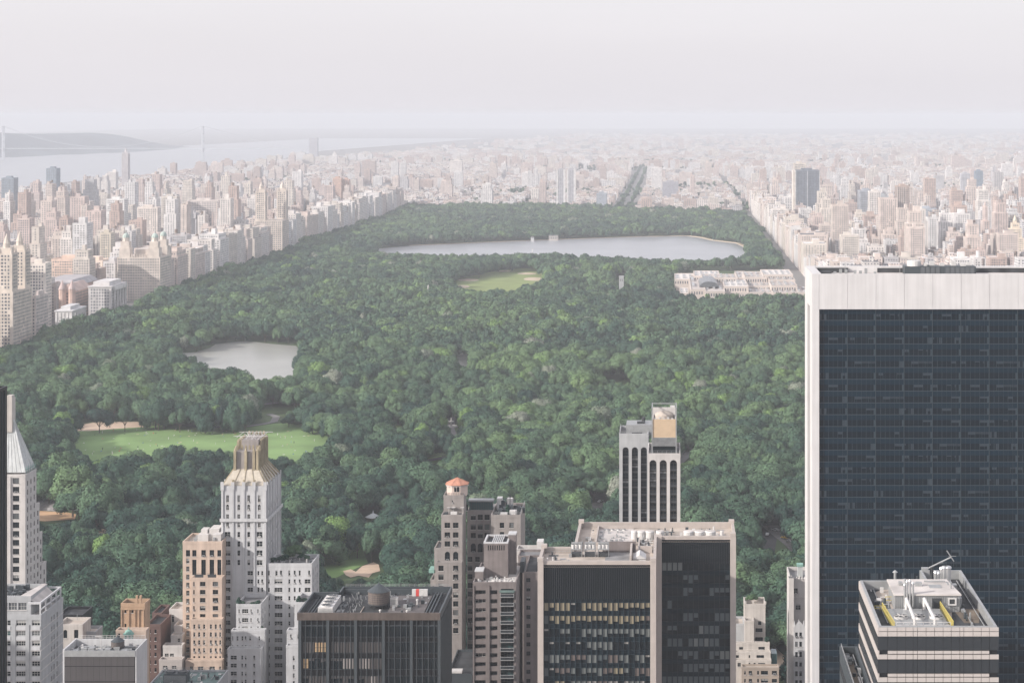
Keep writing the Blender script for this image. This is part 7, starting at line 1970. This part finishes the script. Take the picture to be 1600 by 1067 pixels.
# right block
Dr = 706.0; zr = wz(804, Dr)
S = holes_px([(784.3, 6.8), (799.3, 6.8)], [820.5, 835, 849, 863], Dr, 8.5, nm=0, fr='frame_bronze')
T.block(XM1 + .02, wx(813.5, Dr), Dr, 728, 0, zr, 'taupe_brick', S, par=1.2, roof='roof_dark')
q = MB(); rg = random.Random(14)
for k in range(22): x = rg.uniform(wx(774, Dr), wx(810, Dr)); y = rg.uniform(Dr + 2, 725); q.box(x, x + rg.uniform(.4, 2), y, y + 1, zr - 1.2, zr + rg.uniform(-.4, 2.6))
T.part(q, 'roof_equipment', M['slate_metal'], 'stuff')
q = MB(); q.box(wx(781, Dr), wx(792, Dr), Dr + 1.5, Dr + 3.5, zr - 1.2, zr + .3); q.box(wx(795, Dr), wx(806, Dr), Dr + 3, Dr + 5, zr - 1.2, zr + .9); q.box(wx(777, 722), wx(785, 722), 720, 724, zr - 1.2, zr + 3.2); q.cyl(wx(797, 720), 720, zr - 1.2, zr + 3.4, 1.2, n=10); T.part(q, 'air_handler', M['white_metal']); clutter(T.root, T.o, XM1 + 1, wx(812, Dr), Dr + 1, 726, zr - 1.2, 40, 73)
q = MB(); q.tube((wx(797, 716), 716, zr - 1), (wx(797, 716), 716, zr + 5.5), .18, 5); q.tube((wx(806, 709), 709, zr - 1), (wx(806, 709), 709, zr + 2.5), .1, 4); T.part(q, 'mast', M['frame_dark'])
q = MB(); rail(q, [(wx(772, Dr), Dr + .2), (wx(813, Dr), Dr + .2), (wx(813, Dr), 727)], zr, .9, .05, 1.2); T.part(q, 'railing', M['galv'])
T.finish()
shrub('roof_shrub', 'dark small tree on the roof of the taupe brick right block', wx(793, 712), 712, zr - 1, 1.3, 4.2, .1, 5, group='roof shrubs')

# ================================================================== 15. balconied brown tower
D = 640.0
T = Hero('apartment_building', 'brown grey apartment tower with a column of white edged balconies', wx(775, D), 655)
m = 'taupe_dark'
zt = wz(909, D); X0, X1 = wx(739, D), wx(806.5, D)
ys = [925 + 14.05 * k for k in range(11)]
S = []
for i, y in enumerate(ys):
    S += holes_px([(750.2, 17, dict(nm=2, var=[7, 4, 7, 0, 0, 1, 1, 4, 0, 0, 0][i]))], [y], D, 6.6, fr='frame_white' if i in (1, 2, 7) else 'frame_dark', sill=False)
    S += holes_px([(771.3, 11.5, dict(nm=1, var=[0, 7, 1, 4, 7, 1, 2, 1, 4, 1, 0][i]))], [y], D, 6.6, fr='frame_dark', sill=False)
    S += holes_px([(792.5, 20, dict(none=True))], [y], D, 11)
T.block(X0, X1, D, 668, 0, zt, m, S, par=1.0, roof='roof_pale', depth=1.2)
q = MB(); q.box(wx(762, D), wx(765, D), D - .4, D - .005, 20, zt - 1.1); q.box(X0 - .01, wx(741, D), D - .3, D - .005, 20, zt - 1.1); T.part(q, 'pier', M[m])
for i, y in enumerate(ys):
    z = wz(y + 5.5, D)
    T.window('s', (wx(792.5, D), D + 1.1, z), (20 * D / FPX), 2.25, 3, fr='frame_dark', gl='glass_dark' if i % 3 else 'glass_teal', var=0 if i % 4 else 1, sill=False)
    q = MB(); q.box(wx(782, D), wx(803.5, D), D - 1.2, D + .2, z - .25, z - .02); q.box(wx(782, D), wx(782, D) + .15, D - 1.2, D - .01, z, z + .9); q.box(wx(803.5, D) - .15, wx(803.5, D), D - 1.2, D - .01, z, z + .9); T.part(q, 'balcony', M['galv'])
    q = MB(); q.box(wx(782, D) + .16, wx(803.5, D) - .16, D - 1.16, D - 1.1, z, z + .85); T.part(q, 'balcony_glass', M['glass_band'])
    q = MB(); q.box(wx(782, D), wx(803.5, D), D - 1.2, D - 1.08, z + .86, z + .94); T.part(q, 'handrail', M['white_stone'])
q = MB(); q.box(wx(781, D), wx(804, D), D - 1.4, D - .02, zt - 3.2, zt - 2.7); T.part(q, 'canopy', M['copper_roof'])
clutter(T.root, T.o, X0 + 1, X1 - 1, D + 1, 648, zt - 1, 24, 71)
# roof head house and chimney
Dp = 650.0; zp = wz(849, Dp)
T.block(wx(756, Dp), wx(793.5, Dp), Dp, 662, zt - 1, zp, m, holes_px([(x, 1.8) for x in seq(763, 3.5, 8)], [855.5], Dp, 8, nm=0, fr='frame_dark', var=0, sill=False), par=.5, roof='roof_dark', pt=.7)
q = MB(); q.box(wx(756, Dp) - .1, wx(793.5, Dp) + .1, Dp - .12, Dp + .55, zp + .004, zp + .5); q.box(wx(756, Dp) - .1, wx(756, Dp) + .5, Dp + .56, 662, zp + .004, zp + .5); q.box(wx(793.5, Dp) - .5, wx(793.5, Dp) + .1, Dp + .56, 662, zp + .004, zp + .5); q.box(wx(756, Dp) + .5, wx(793.5, Dp) - .5, 661.4, 662, zp + .004, zp + .5)
for k in range(6): q.box(wx(768 + 3 * k, Dp), wx(769.4 + 3 * k, Dp), Dp + .56, 661.3, zp - .2, zp + .3)
T.part(q, 'white_coping', M['white_stone'])
T.part(MB().box(wx(794.3, 655), wx(806, 655), 655, 659, zt - 1, wz(835.5, 655)), 'chimney', M[m])
T.part(MB().box(wx(794.3, 655) - .1, wx(806, 655) + .1, 654.9, 659.1, wz(835.5, 655) + .003, wz(834, 655) + .1), 'chimney_cap', M['white_stone'])
T.part(MB().box(wx(742, 645), wx(755, 645), 645, 650, zt - 1, wz(893, 645)), 'stair_house', M[m])
T.part(MB().box(wx(741.5, 645), wx(755.2, 645), 644.9, 650.1, wz(893, 645) + .002, wz(891, 645)), 'stair_house_roof', M['white_stone'])
q = MB(); rg = random.Random(17)
for k in range(18): x = wx(770 + 2 * k, 643); q.cyl(x, 642.5 + rg.random() * 2, zt - 1, zt - .4 + rg.random() * .5, rg.uniform(.2, .45), n=6)
T.part(q, 'roof_equipment', M['white_metal'], 'stuff')
T.finish()
T = Hero('apartment_building', 'plain dark brown block with a single window column right of the balconies', wx(828, 655), 665)
z = wz(893, 655)
T.block(X1 + 1.5, wx(841, 655), 655, 680, 0, z, 'taupe_dark', holes_px([(825.5, 6.5)], [906 + 14.3 * k for k in range(12)], 655, 6.5, nm=1, fr='frame_dark', sill=False), par=.8, roof='roof_dark')
T.block(wx(808, 675), wx(845, 675), 680.1, 690, 0, wz(868, 680), 'taupe_dark', (), par=.8)
T.block(wx(806, 690), wx(850, 690), 690.1, 700, 0, wz(861, 690), 'pale_stone', (), par=1.4, roof='roof_dark')
q = MB(); q.quad((X1 + 1.6, 656, z + 3.5), (wx(818, 655), 656, z), (wx(818, 655), 656.4, z), (X1 + 1.6, 656.4, z + 3.5)); q.box(X1 + 1.5, wx(812, 655), 657, 664, z - .8, z + 3.0); T.part(q, 'roof_house', M['slate_metal'])
q = MB(); rg = random.Random(18)
for k in range(20): x = wx(810 + 1.9 * k, 694); q.box(x, x + .28, 690.3, 690.5, wz(861, 690), wz(861, 690) + .9)
q.box(wx(838, 690), wx(848, 690), 692, 697, wz(861, 690) - 1, wz(861, 690) + 3); T.part(q, 'balustrade', M['white_metal'])
T.finish()

# ================================================================== 16. stepped grey house
T = Hero('apartment_house', 'pale grey stepped house with roof terraces right of the dark office pair', wx(1185, 665), 670)
fd = dict(fr='frame_dark')
blk2(1163.5, 1196, 943.5, 668, 678, 'limestone', holes_px([(1187, 5)], [973], 668, 6, nm=0, **fd) + holes_px([(1186, 11)], [984], 668, 6, nm=2, **fd) + holes_px([(1186, 12)], [998], 668, 6, nm=2, **fd), par=1.3)
T.block(wx(1163.5, 664), wx(1178, 664), 664, 667.95, 0, wz(969, 664), 'limestone', (), par=.8)
T.block(wx(1172, 667), wx(1196, 667), 668.5, 677, wz(943.5, 668) - 1.3, wz(939, 668), 'roof_house_m', (), par=.3, roof='roof_brown') if False else None
blk2(1147, 1163, 974, 670, 680, 'grey_stone', (), par=.8)
blk2(1147, 1202.5, 1004, 662, 663.95, 'limestone', holes_px([(1158, 6), (1190, 10)], [1013], 662, 6, nm=1, **fd), par=.7)
blk2(1147, 1204, 1018, 659, 661.95, 'limestone', holes_px([(1152, 5), (1171, 2.6, dict(nm=0)), (1188, 12)], [1026], 659, 6, nm=1, **fd), par=.6)
blk2(1147, 1205, 1031, 656, 658.95, 'limestone', holes_px([(1155, 5), (1171, 2.6, dict(nm=0)), (1179, 3.2, dict(nm=0)), (1190, 11)], [1038], 656, 6, nm=1, **fd), par=.5)
blk2(1159, 1217, 1042, 652, 655.95, 'peach_dim', holes_px([(1164, 2.5, dict(nm=0)), (1172.5, 5), (1184.5, 2.8, dict(nm=0)), (1194.5, 11), (1210, 8)], [1050.5, 1063], 652, 6, nm=1, **fd), par=.6)
T.part(MB().box(wx(1204.5, 664), wx(1213, 664), 660, 666, 20, wz(1018, 662)), 'glass_bay', M['glass_teal'])
q = MB()
for px in (1164, 1176, 1195): q.box(wx(px, 668), wx(px, 668) + .5, 668, 669, wz(943.5, 668), wz(940, 668))
T.part(q, 'chimney', M['limestone'])
T.finish()
shrub('roof_shrub', 'brown green bush on the roof of the stepped grey house', wx(1175, 674), 674, wz(943.5, 668) - 1, 2.2, 3.6, .55, 1, group='roof shrubs')
shrub('roof_shrub', 'small dark terrace bush right of the stepped grey house', wx(1199, 664), 664, wz(1004, 662) - .6, 1.0, 2.4, .1, 0, group='roof shrubs')

# ================================================================== 17. small ornate white tower beside the white framed one
D = 672.0
T = Hero('hotel_tower', 'small ornate cream tower with gables and green chimney beside the white frame', wx(1248, D), 680)
X0, X1 = wx(1235, D), wx(1275, D); zt = wz(906, D); z1 = wz(938, D)
T.block(X0, X1, D + 3, D + 20, 0, zt, 'pale_stone', holes_px([(1243.5, 6)], [923], D + 3, 9, nm=1) + holes_px([(1247, 8)], [948], D + 3, 9, nm=1), par=1.2)
T.block(X0 - .5, X0 + 1.2, D, D + 2.95, 0, wz(903, D), 'pale_stone', (), par=0)
T.block(X0 + 1.3, X1, D, D + 2.95, 0, wz(1003, D), 'white_stone', holes_px([(1244.5, 4.2), (1251.2, 4.2)], [1006 + 16.2 + 15 * k for k in range(3)], D, 10, nm=0, **fd), par=.5)
x0, x1 = wx(1240, D - .8), wx(1260, D - .8)
T.block(x0, x1, D - .8, D - .05, 0, wz(979, D), 'white_stone', holes_px([(1244.5, 4), (1251, 4)], [991.5, 1006, 1022, 1037, 1052, 1066], D - .8, 8, nm=0, **fd), par=0, depth=.25)
q = MB(); xm = (x0 + x1) / 2 - .3; q.poly([(x0, D - .85, wz(979, D)), (x1, D - .85, wz(979, D)), (xm + .6, D - .85, wz(971, D)), (xm, D - .85, wz(968, D)), (xm - .6, D - .85, wz(971, D))]); q.box(x0, x1, D - .84, D - .1, wz(979, D) + .002, wz(977, D))
for px, h in ((1241.5, 968), (1248, 966), (1256, 967)): q.cyl(wx(px, D), D - .5, wz(979, D), wz(h, D), .4, .05, n=6)
T.part(q, 'gable', M['white_stone'])
q = MB(); rg = random.Random(19)
for zz_ in (zt, wz(931, D + 3)):
    for k in range(9): x = X0 + .5 + k * .95; q.cyl(x, D + 2.9, zz_ - .3, zz_ + .5 + .5 * (k % 3 == 0), .35, .12, n=6)
q.box(X0 - .2, X1, D + 2.4, D + 2.98, wz(933, D + 3), wz(931.5, D + 3))
T.part(q, 'ornament', M['pale_stone'])
x0, x1 = wx(1246, 682), wx(1254, 682); q = MB(); q.box(x0, x1, 681, 683.5, zt - 1, wz(884, 682)); T.part(q, 'chimney', M['lead_roof'])
q = MB(); q.box(x0 - .2, x1 + .2, 680.8, 683.7, wz(884, 682) + .003, wz(880.5, 682)); T.part(q, 'chimney_cap', M['copper_green'])
T.finish()

# ================================================================== low roofs at the bottom edge
T = Hero('office_building', 'low building with green grey roof and cooling plant below the peach bricks', wx(295, 640), 650)
z = wz(1046, 646)
T.block(wx(246, 640), wx(350, 640), 604, 646, 0, z, 'grey_stone', (), par=.7, roof='copper_roof')
clutter(T.root, T.o, wx(252, 640), wx(345, 640), 625, 644, z - .7, 60, 72)
q = MB(); rail(q, [(wx(250, 642), 645.6), (wx(330, 642), 645.6)], z, .9, .05, 1.5); T.part(q, 'railing', M['galv'])
T.finish()
fan_unit('dark green boxy cooling unit with two fans at the bottom edge', wx(276, 634), 634, z - .7, 7.6, 4.5, 3.4, 2, m='slate_metal')
T = Hero('apartment_house', 'low dark roof beside the taupe brick tower foot', wx(716, 660), 670)
T.block(wx(700, 660), wx(738, 660), 660, 690, 0, wz(1052, 660), 'slate_metal', (), par=.8, roof='roof_dark')
q = MB(); q.box(wx(703, 661), wx(722, 661), 660.5, 664, wz(1052, 660), wz(1049, 660)); T.part(q, 'roof_hatch', M['white_metal'])
T.finish()

# ================================================================== things in the park
# museum at the right edge of the park: many pale roofs
T = Hero('art_museum', 'sprawling pale roofed museum among trees at the right edge of the park', wx(1160, 2500), 2550, 'museum')
def mp(px0, px1, py0, py1, z):       # roof rectangle seen between two picture rows at height z
    yn = (CAMZ - z) * FPX / (py1 - HY); yf = (CAMZ - z) * FPX / (py0 - HY); xm_ = (yn + yf) / 2
    return wx(px0, xm_), wx(px1, xm_), yn, yf
M['museum_roof'] = mat('museum_roof', (0.50, 0.45, 0.42), noise=.12, nscale=.06); M['museum_wall'] = mat('museum_stone', (0.55, 0.49, 0.45), noise=.08, nscale=.1); M['museum_white'] = mat('museum_white_roof', (0.70, 0.66, 0.63), noise=.06, nscale=.06); M['museum_glass'] = glass('museum_glass', (0.36, 0.36, 0.36), .3)
for px0, px1, py0, py1, z, r in [(1054, 1084, 427, 436, 22, 'museum_white'), (1084, 1124, 423, 431, 26, 'museum_white'), (1078, 1100, 431, 452, 22, 'museum_roof'), (1100, 1130, 437.5, 455, 21, 'museum_roof'), (1096, 1150, 428, 433.5, 28, 'museum_roof'),
                                  (1130, 1167, 436, 447, 24, 'museum_white'), (1130, 1205, 447, 457, 17, 'museum_roof'), (1150, 1166, 423.5, 435, 20, 'museum_roof'), (1162, 1196, 424, 433, 27, 'museum_roof'), (1190, 1236, 421, 429, 30, 'museum_white'),
                                  (1200, 1240, 430, 437, 26, 'museum_roof'), (1203, 1243, 438.5, 446, 24, 'museum_roof'), (1205, 1262, 448, 457, 18, 'museum_roof'), (1062, 1076, 449, 458, 14, 'museum_white'), (1167, 1203, 436, 446.5, 20, 'museum_roof')]:
    x0, x1, yn, yf = mp(px0, px1, py0, py1, z)
    T.block(x0, x1, yn, yf, 0, z, 'museum_wall', (), par=.8, roof=r, pt=.8)
    q = MB(); n = max(2, int((x1 - x0) / 7))
    for k in range(n):
        for j in range(2): q.box(x0 + (x1 - x0) * (k + .25) / n, x0 + (x1 - x0) * (k + .6) / n, yn + (yf - yn) * (.2 + .4 * j), yn + (yf - yn) * (.45 + .4 * j), z - .8, z + rw.uniform(0, 1.4))
    T.part(q, 'skylight', M['museum_glass'])
    q = MB()
    for k in range(int((x1 - x0) / 3.2)): q.box(x0 + .8 + 3.2 * k, x0 + 2.2 + 3.2 * k, yn - .1, yn - .005, z - 6.5, z - 2.8)
    if q.f: T.part(q, 'window', M['far_window'], 'stuff')
x0, x1, yn, yf = mp(1092, 1122, 437, 446, 24)
q = MB(); n = 10
for k in range(n):
    a0, a1 = PI * k / n, PI * (k + 1) / n; xc_, r = (x0 + x1) / 2, (x1 - x0) / 2
    q.quad((xc_ - r * math.cos(a0), yn, 22 + 7 * math.sin(a0)), (xc_ - r * math.cos(a1), yn, 22 + 7 * math.sin(a1)), (xc_ - r * math.cos(a1), yf, 22 + 7 * math.sin(a1)), (xc_ - r * math.cos(a0), yf, 22 + 7 * math.sin(a0)))
q.poly([(xc_ - r * math.cos(PI * k / n), yn, 22 + 7 * math.sin(PI * k / n)) for k in range(n + 1)][::-1])
T.part(q, 'glass_vault', M['glass_grey'])
T.finish()
t = thing('stone_lookout', 'small square stone lookout tower among trees left of the museum', 'tower', (wx(971, 2520), 2520, 0))
zt = wz(432, 2520); f = MB(); f.box(-3, 3, -3, 3, 0, zt - 1); f.build('wall', M['grey_stone'], t)
f = MB(); f.frame(-3.3, 3.3, -3.3, 3.3, zt - 1, zt + .6, .6); f.build('battlement', M['grey_stone'], t)
f = MB(); f.box(-1.6, -.6, -3.06, -3.01, zt - 6, zt - 3.2); f.box(.6, 1.6, -3.06, -3.01, zt - 6, zt - 3.2); f.build('window', M['far_window'], t)
t = thing('park_pavilion', 'low octagonal pavilion with pale roof standing in a tree gap', 'pavilion', (*gp(583, 816), 0.3))
f = MB(); f.cyl(0, 0, 3.2, 5.2, 4.6, .6, n=8); f.cyl(0, 0, 5.2, 7.0, .5, .1, n=6); f.build('roof', M['lead_roof'], t)
for k in range(8): f = MB(); f.cyl(4 * math.cos(k * PI / 4), 4 * math.sin(k * PI / 4), 0, 3.2, .18, n=6); f.build('post', M['wood'], t)
f = MB(); f.cyl(0, 0, 3.0, 3.19, 4.7, n=8); f.build('eave', M['white_metal'], t)
t = thing('park_house', 'white fronted gatehouse with flat roof on the far bank of the reservoir', 'house', (*gp(865, 376), 0.3))
f = MB(); f.box(-9, 9, -5, 5, 0, 9); f.build('wall', M['limestone'], t); f = MB(); f.box(-9.6, 9.6, -5.6, 5.6, 9.003, 10); f.build('roof', M['roof_grey'], t); f = MB()
for k in range(5): f.box(-7.6 + 3.4 * k, -6 + 3.4 * k, -5.07, -5.01, 3, 7)
f.build('window', M['far_window'], t)
t = thing('park_house', 'tiny pale gatehouse left of the flat roofed one on the reservoir bank', 'house', (*gp(832, 377.5), 0.3))
f = MB(); f.box(-3, 3, -3, 3, 0, 7); f.build('wall', M['white_stone'], t); f = MB(); f.cyl(0, 0, 7, 10, 4.3, .3, n=4); f.build('roof', M['roof_grey'], t)
t = thing('fountain', 'tiny white fountain jet on the reservoir before the near bank', 'fountain', (*gp(832, 394), 0.46))
f = MB(); f.cyl(0, 0, 0, 4, 1.2, .5, n=8); f.cyl(0, 0, 4, 6, .5, 1.0, n=8); f.build('jet', M['white_metal'], t)
t = thing('fountain', 'pale stone terrace fountain in the gap of dark trees above the meadow', 'fountain', (*gp(705, 668), 0.6))
f = MB(); f.cyl(0, 0, 0, .8, 5.5, n=16); f.build('basin', M['pale_stone'], t); f = MB(); f.cyl(0, 0, .8, 7, .8, .3, n=8); f.cyl(0, 0, 4, 4.5, 2.2, n=10); f.build('pedestal', M['pale_stone'], t)
for k, (px, py, s, lab) in enumerate([(205, 436, 6, 'slim white mast standing above the treetops left of the baseball lawn'), (668, 452, 7, 'slim white obelisk standing above the treetops')]):
    if k == 0: continue
    t = thing('obelisk', lab, 'obelisk', (wx(669, 2450), 2450, 0)); f = MB(); f.cyl(0, 0, 0, 25, 1.3, .8, n=4); f.cyl(0, 0, 25, 27, .8, .05, n=4); f.build('shaft', M['pale_stone'], t)

# rocks by the orange sand ground and by the south pond
def boulder(label, x, y, z, sx, sy, sz, seed):
    rg = random.Random(seed); b = MB(); b.v = [(v[0] * sx * rg.uniform(.8, 1.15), v[1] * sy * rg.uniform(.8, 1.15), v[2] * sz * rg.uniform(.8, 1.1)) for v in ICO]; b.f = list(ICOF); b.m = [0] * 20
    o = b.build('boulder', M['rock'], None, (x, y, z)); tag(o, label, 'rock', 'bare rock outcrops in the park'); return o
x, y = gp(92, 795); boulder('long grey rock ledge behind the orange sand ground', x, y, 0, 22, 9, 4.5, 1)
x, y = gp(72, 792); boulder('grey rock outcrop at the left end of the ledge by the orange sand', x, y, 0, 10, 7, 5.5, 2)
x, y = gp(836, 880 + 60); boulder('pale grey rock dome showing above the white balustrade', wx(833, 780), 780, 22, 6, 6, 8, 3)

# cars on the curving road, people and blankets on the meadow
def car(label, x, y, z, rz, col):
    m_ = M.setdefault('car_' + col, mat('car_paint_' + col, {'white': (.75, .75, .75), 'silver': (.5, .52, .54), 'black': (.03, .03, .035), 'yellow': (.75, .5, .06), 'grey': (.2, .21, .22)}[col], .3, spec=.6))
    t = thing('car', label, 'car', (x, y, z), 'cars on the park road', rz)
    b = MB(); pr_ = [(-2.2, .35), (-2.2, .8), (-1.3, .95), (-.8, 1.4), (.7, 1.4), (1.3, .98), (2.2, .85), (2.2, .35)]
    n = len(pr_); b.v = [(p[0], -.88, p[1]) for p in pr_] + [(p[0], .88, p[1]) for p in pr_]; b.f = [tuple(range(n)), tuple(range(2 * n - 1, n - 1, -1))] + [(i, i + n, (i + 1) % n + n, (i + 1) % n) for i in range(n)]; b.m = [0] * len(b.f)
    b.build('body', m_, t); g_ = MB(); g_.box(-.75, .65, -.9, .9, 1.0, 1.32); g_.build('window', M['glass_dark'], t)
    for a in (-1.35, 1.35):
        for s in (-.8, .8): w_ = MB(); w_.tube((a, s - .12, .33), (a, s + .12, .33), .33, 10); w_.build('wheel', M['frame_dark'], t)
for k, (px, py, col, rz, lab) in enumerate([(1199, 838, 'white', 1.4, 'white car on the curving park road, nearest the dark tower'), (1203, 829, 'black', 1.3, 'black car behind the white one on the curving park road'), (1212, 831, 'silver', -.6, 'silver car turning on the branch of the park road'), (1226, 843, 'yellow', -.6, 'yellow cab on the branch road beside the white framed tower'), (1234, 849, 'grey', -.6, 'grey car ahead of the yellow cab on the branch road'), (938, 786, 'white', 1.0, 'white van like car on the tree lined road left of the arched tower')]):
    x, y = gp(px, py); car(lab, x, y, .8, rz, col)

def person_mesh(pose):
    me = bpy.data.meshes.new('person_mesh')
    if pose == 'sit':
        V = [(0, 0, .12), (0, .02, .45), (0, .03, .62), (0, 0, .78), (0, 0, .92), (.1, .15, .14), (.13, .5, .42), (.14, .8, .08), (-.1, .15, .14), (-.13, .5, .42), (-.14, .8, .08), (.2, .02, .58), (.25, .1, .35), (.2, .3, .3), (-.2, .02, .58), (-.25, .1, .35), (-.2, .3, .3)]
    elif pose == 'stand':
        V = [(0, 0, .92), (0, .0, 1.2), (0, 0, 1.42), (0, 0, 1.55), (0, 0, 1.7), (.1, 0, .85), (.11, .04, .48), (.12, 0, .06), (-.1, 0, .85), (-.11, .02, .48), (-.12, 0.06, .06), (.2, 0, 1.38), (.27, .02, 1.1), (.28, .12, .85), (-.2, 0, 1.38), (-.27, .02, 1.1), (-.26, .1, .85)]
    else:
        V = [(0, 0, .14), (0, -.3, .15), (0, -.52, .16), (0, -.62, .17), (0, -.78, .2), (.1, .1, .13), (.14, .5, .22), (.15, .92, .1), (-.1, .1, .13), (-.14, .5, .14), (-.15, .95, .1), (.2, -.45, .14), (.35, -.2, .08), (.3, .05, .08), (-.2, -.45, .14), (-.36, -.25, .08), (-.3, 0, .08)]
    E = [(0, 1), (1, 2), (2, 3), (3, 4), (0, 5), (5, 6), (6, 7), (0, 8), (8, 9), (9, 10), (2, 11), (11, 12), (12, 13), (2, 14), (14, 15), (15, 16)]
    R = [.17, .16, .17, .07, .12, .1, .075, .05, .1, .075, .05, .07, .05, .04, .07, .05, .04]
    me.from_pydata(V, E, []); o = bpy.data.objects.new('tmp_person', me); COL.objects.link(o)
    md = o.modifiers.new('skin', 'SKIN'); sk = me.skin_vertices[0].data if me.skin_vertices else None
    if sk is None:
        import bmesh
        bm2 = bmesh.new(); bm2.from_mesh(me); ly = bm2.verts.layers.skin.verify()
        for i, v in enumerate(bm2.verts): v[ly].radius = (R[i], R[i]); v[ly].use_root = (i == 0)
        bm2.to_mesh(me); bm2.free()
    else:
        for i, s in enumerate(sk): s.radius = (R[i], R[i]); s.use_root = (i == 0)
    bpy.context.view_layer.update()
    ev = o.evaluated_get(bpy.context.evaluated_depsgraph_get()); out = bpy.data.meshes.new_from_object(ev)
    bpy.data.objects.remove(o); out.name = 'person_' + pose
    return out
PM = {}
cloth = {'white': (.55, .54, .52), 'blue': (.12, .2, .4), 'red': (.5, .1, .08), 'dark': (.05, .05, .06), 'tan': (.5, .4, .28)}
for p in ('sit', 'stand', 'lie'):
    base = person_mesh(p)
    for c_, v in cloth.items(): m2 = base.copy(); m2.materials.clear(); m2.materials.append(M.setdefault('cloth_' + c_, mat('clothing_' + c_, v))); PM[(p, c_)] = m2
rgp = random.Random(31); entp = []; objsp = []
for k in range(72):
    for _ in range(30):
        px, py = rgp.uniform(125, 498), rgp.uniform(669, 712)
        if inpoly(px, py, MEADOW) and not (360 < px < 424 and py > 682): break
    x, y = gp(px, py); pose = rgp.choice(['sit', 'sit', 'lie', 'lie', 'stand']); c_ = rgp.choice(['white', 'white', 'white', 'tan', 'blue', 'red', 'dark'])
    o = put('person', PM[(pose, c_)]); o.location = (x, y, .31); o.rotation_euler = (0, 0, rgp.uniform(0, 6.28))
    entp.append((f'{"seated" if pose == "sit" else "lying" if pose == "lie" else "standing"} person in {c_} clothes', px, py)); objsp.append(o)
ML = [('the gold crowned tower', 391, 690), ('the pale dirt strip', 170, 666), ('the right tree edge', 500, 690), ('the left tree shade', 125, 700), ('the lone meadow tree', 340, 672)]
for o, lab in zip(objsp, rank_labels(entp, ML, lambda look, lm, side, od: f'{look} {side} {lm}' + (f', {od.replace(" nearest", "")} nearest' if od else ''))): tag(o, ' '.join(lab.split()[:16]), 'person', 'people resting on the meadow')
BLK = []
for k in range(12):
    for _ in range(30):
        px, py = rgp.uniform(125, 498), rgp.uniform(670, 712)
        if inpoly(px, py, MEADOW) and not (360 < px < 424 and py > 682): break
    x, y = gp(px, py); b = MB(); b.box(-.9, .9, -.7, .7, 0, .04); o = b.build('picnic_blanket', M['cloth_tan' if k % 2 else 'cloth_white'], None, (x, y, .305)); o.rotation_euler = (0, 0, rgp.uniform(0, 3)); BLK.append((o, ('tan' if k % 2 else 'pale') + ' picnic blanket on the meadow', px, py))
for (o, *_), lab in zip(BLK, rank_labels([b_[1:] for b_ in BLK], ML, lambda look, lm, side, od: f'{look} {side} {lm}' + (f', {od}' if od else ''))): tag(o, lab, 'blanket', 'picnic blankets on the meadow')

M['bridge_grey'] = mat('bridge_grey', (0.46, 0.48, 0.52))
# suspension bridge over the river, far left
t = thing('suspension_bridge', 'faint grey suspension bridge crossing the river in the haze', 'bridge', (-2500, 10300, 0))
f = MB(); f.box(-1300, 480, -8, 8, 62, 65); f.build('deck', M['bridge_grey'], t)
for xx_ in (0, -1070):
    f = MB()
    for s in (-12, 12): f.box(xx_ - 4, xx_ + 4, s - 3, s + 3, 0, 184)
    for zz_ in (58, 100, 140, 176): f.box(xx_ - 3.5, xx_ + 3.5, -8.9, 8.9, zz_, zz_ + 5)
    f.build('tower', M['bridge_grey'], t)
f = MB()
for s in (-12, 12):
    for k in range(12):
        xa_, xb_ = -1070 * k / 12, -1070 * (k + 1) / 12; c_ = lambda x: 72 + 112 * ((x + 535) / 535) ** 2
        f.tube((xa_, s, c_(xa_)), (xb_, s, c_(xb_)), .7, 4)
    f.tube((0, s, 184), (440, s, 66), .7, 4)
f.build('cable', M['bridge_grey'], t)

# low roofs of the streets between the towers, south of the park
rgf = random.Random(77); fl = CB()
for yy in range(470, 750, 40):
    for xx_ in range(-420, 420, 34):
        if xx_ > 20 and yy < 700: continue
        h = rgf.uniform(9, 19); cc = rgf.choice(PAL)
        fl.cbox((xx_, xx_ + rgf.uniform(20, 30), yy, yy + rgf.uniform(20, 32), 0, h), cc, (.2, .2, .2), rgf.random())
o = fl.cbuild('street_blocks', [M['far_facade'], M['masonry']]); tag(o, 'low roofs filling the streets below the near towers', 'city', kind='stuff')

# unseen slab added west of the view to shade the grey gridded building
T = Hero('office_tower', 'unseen grey slab added west of the pergola building to shade it', -332, 556)
T.block(-362, -302, 520, 590, 0, 130, 'grey_stone', holes_m(seq(-358, 4, 14), 2.4, 125, 25, 4.6, 2.4, nm=1), par=1.2)
T.finish()
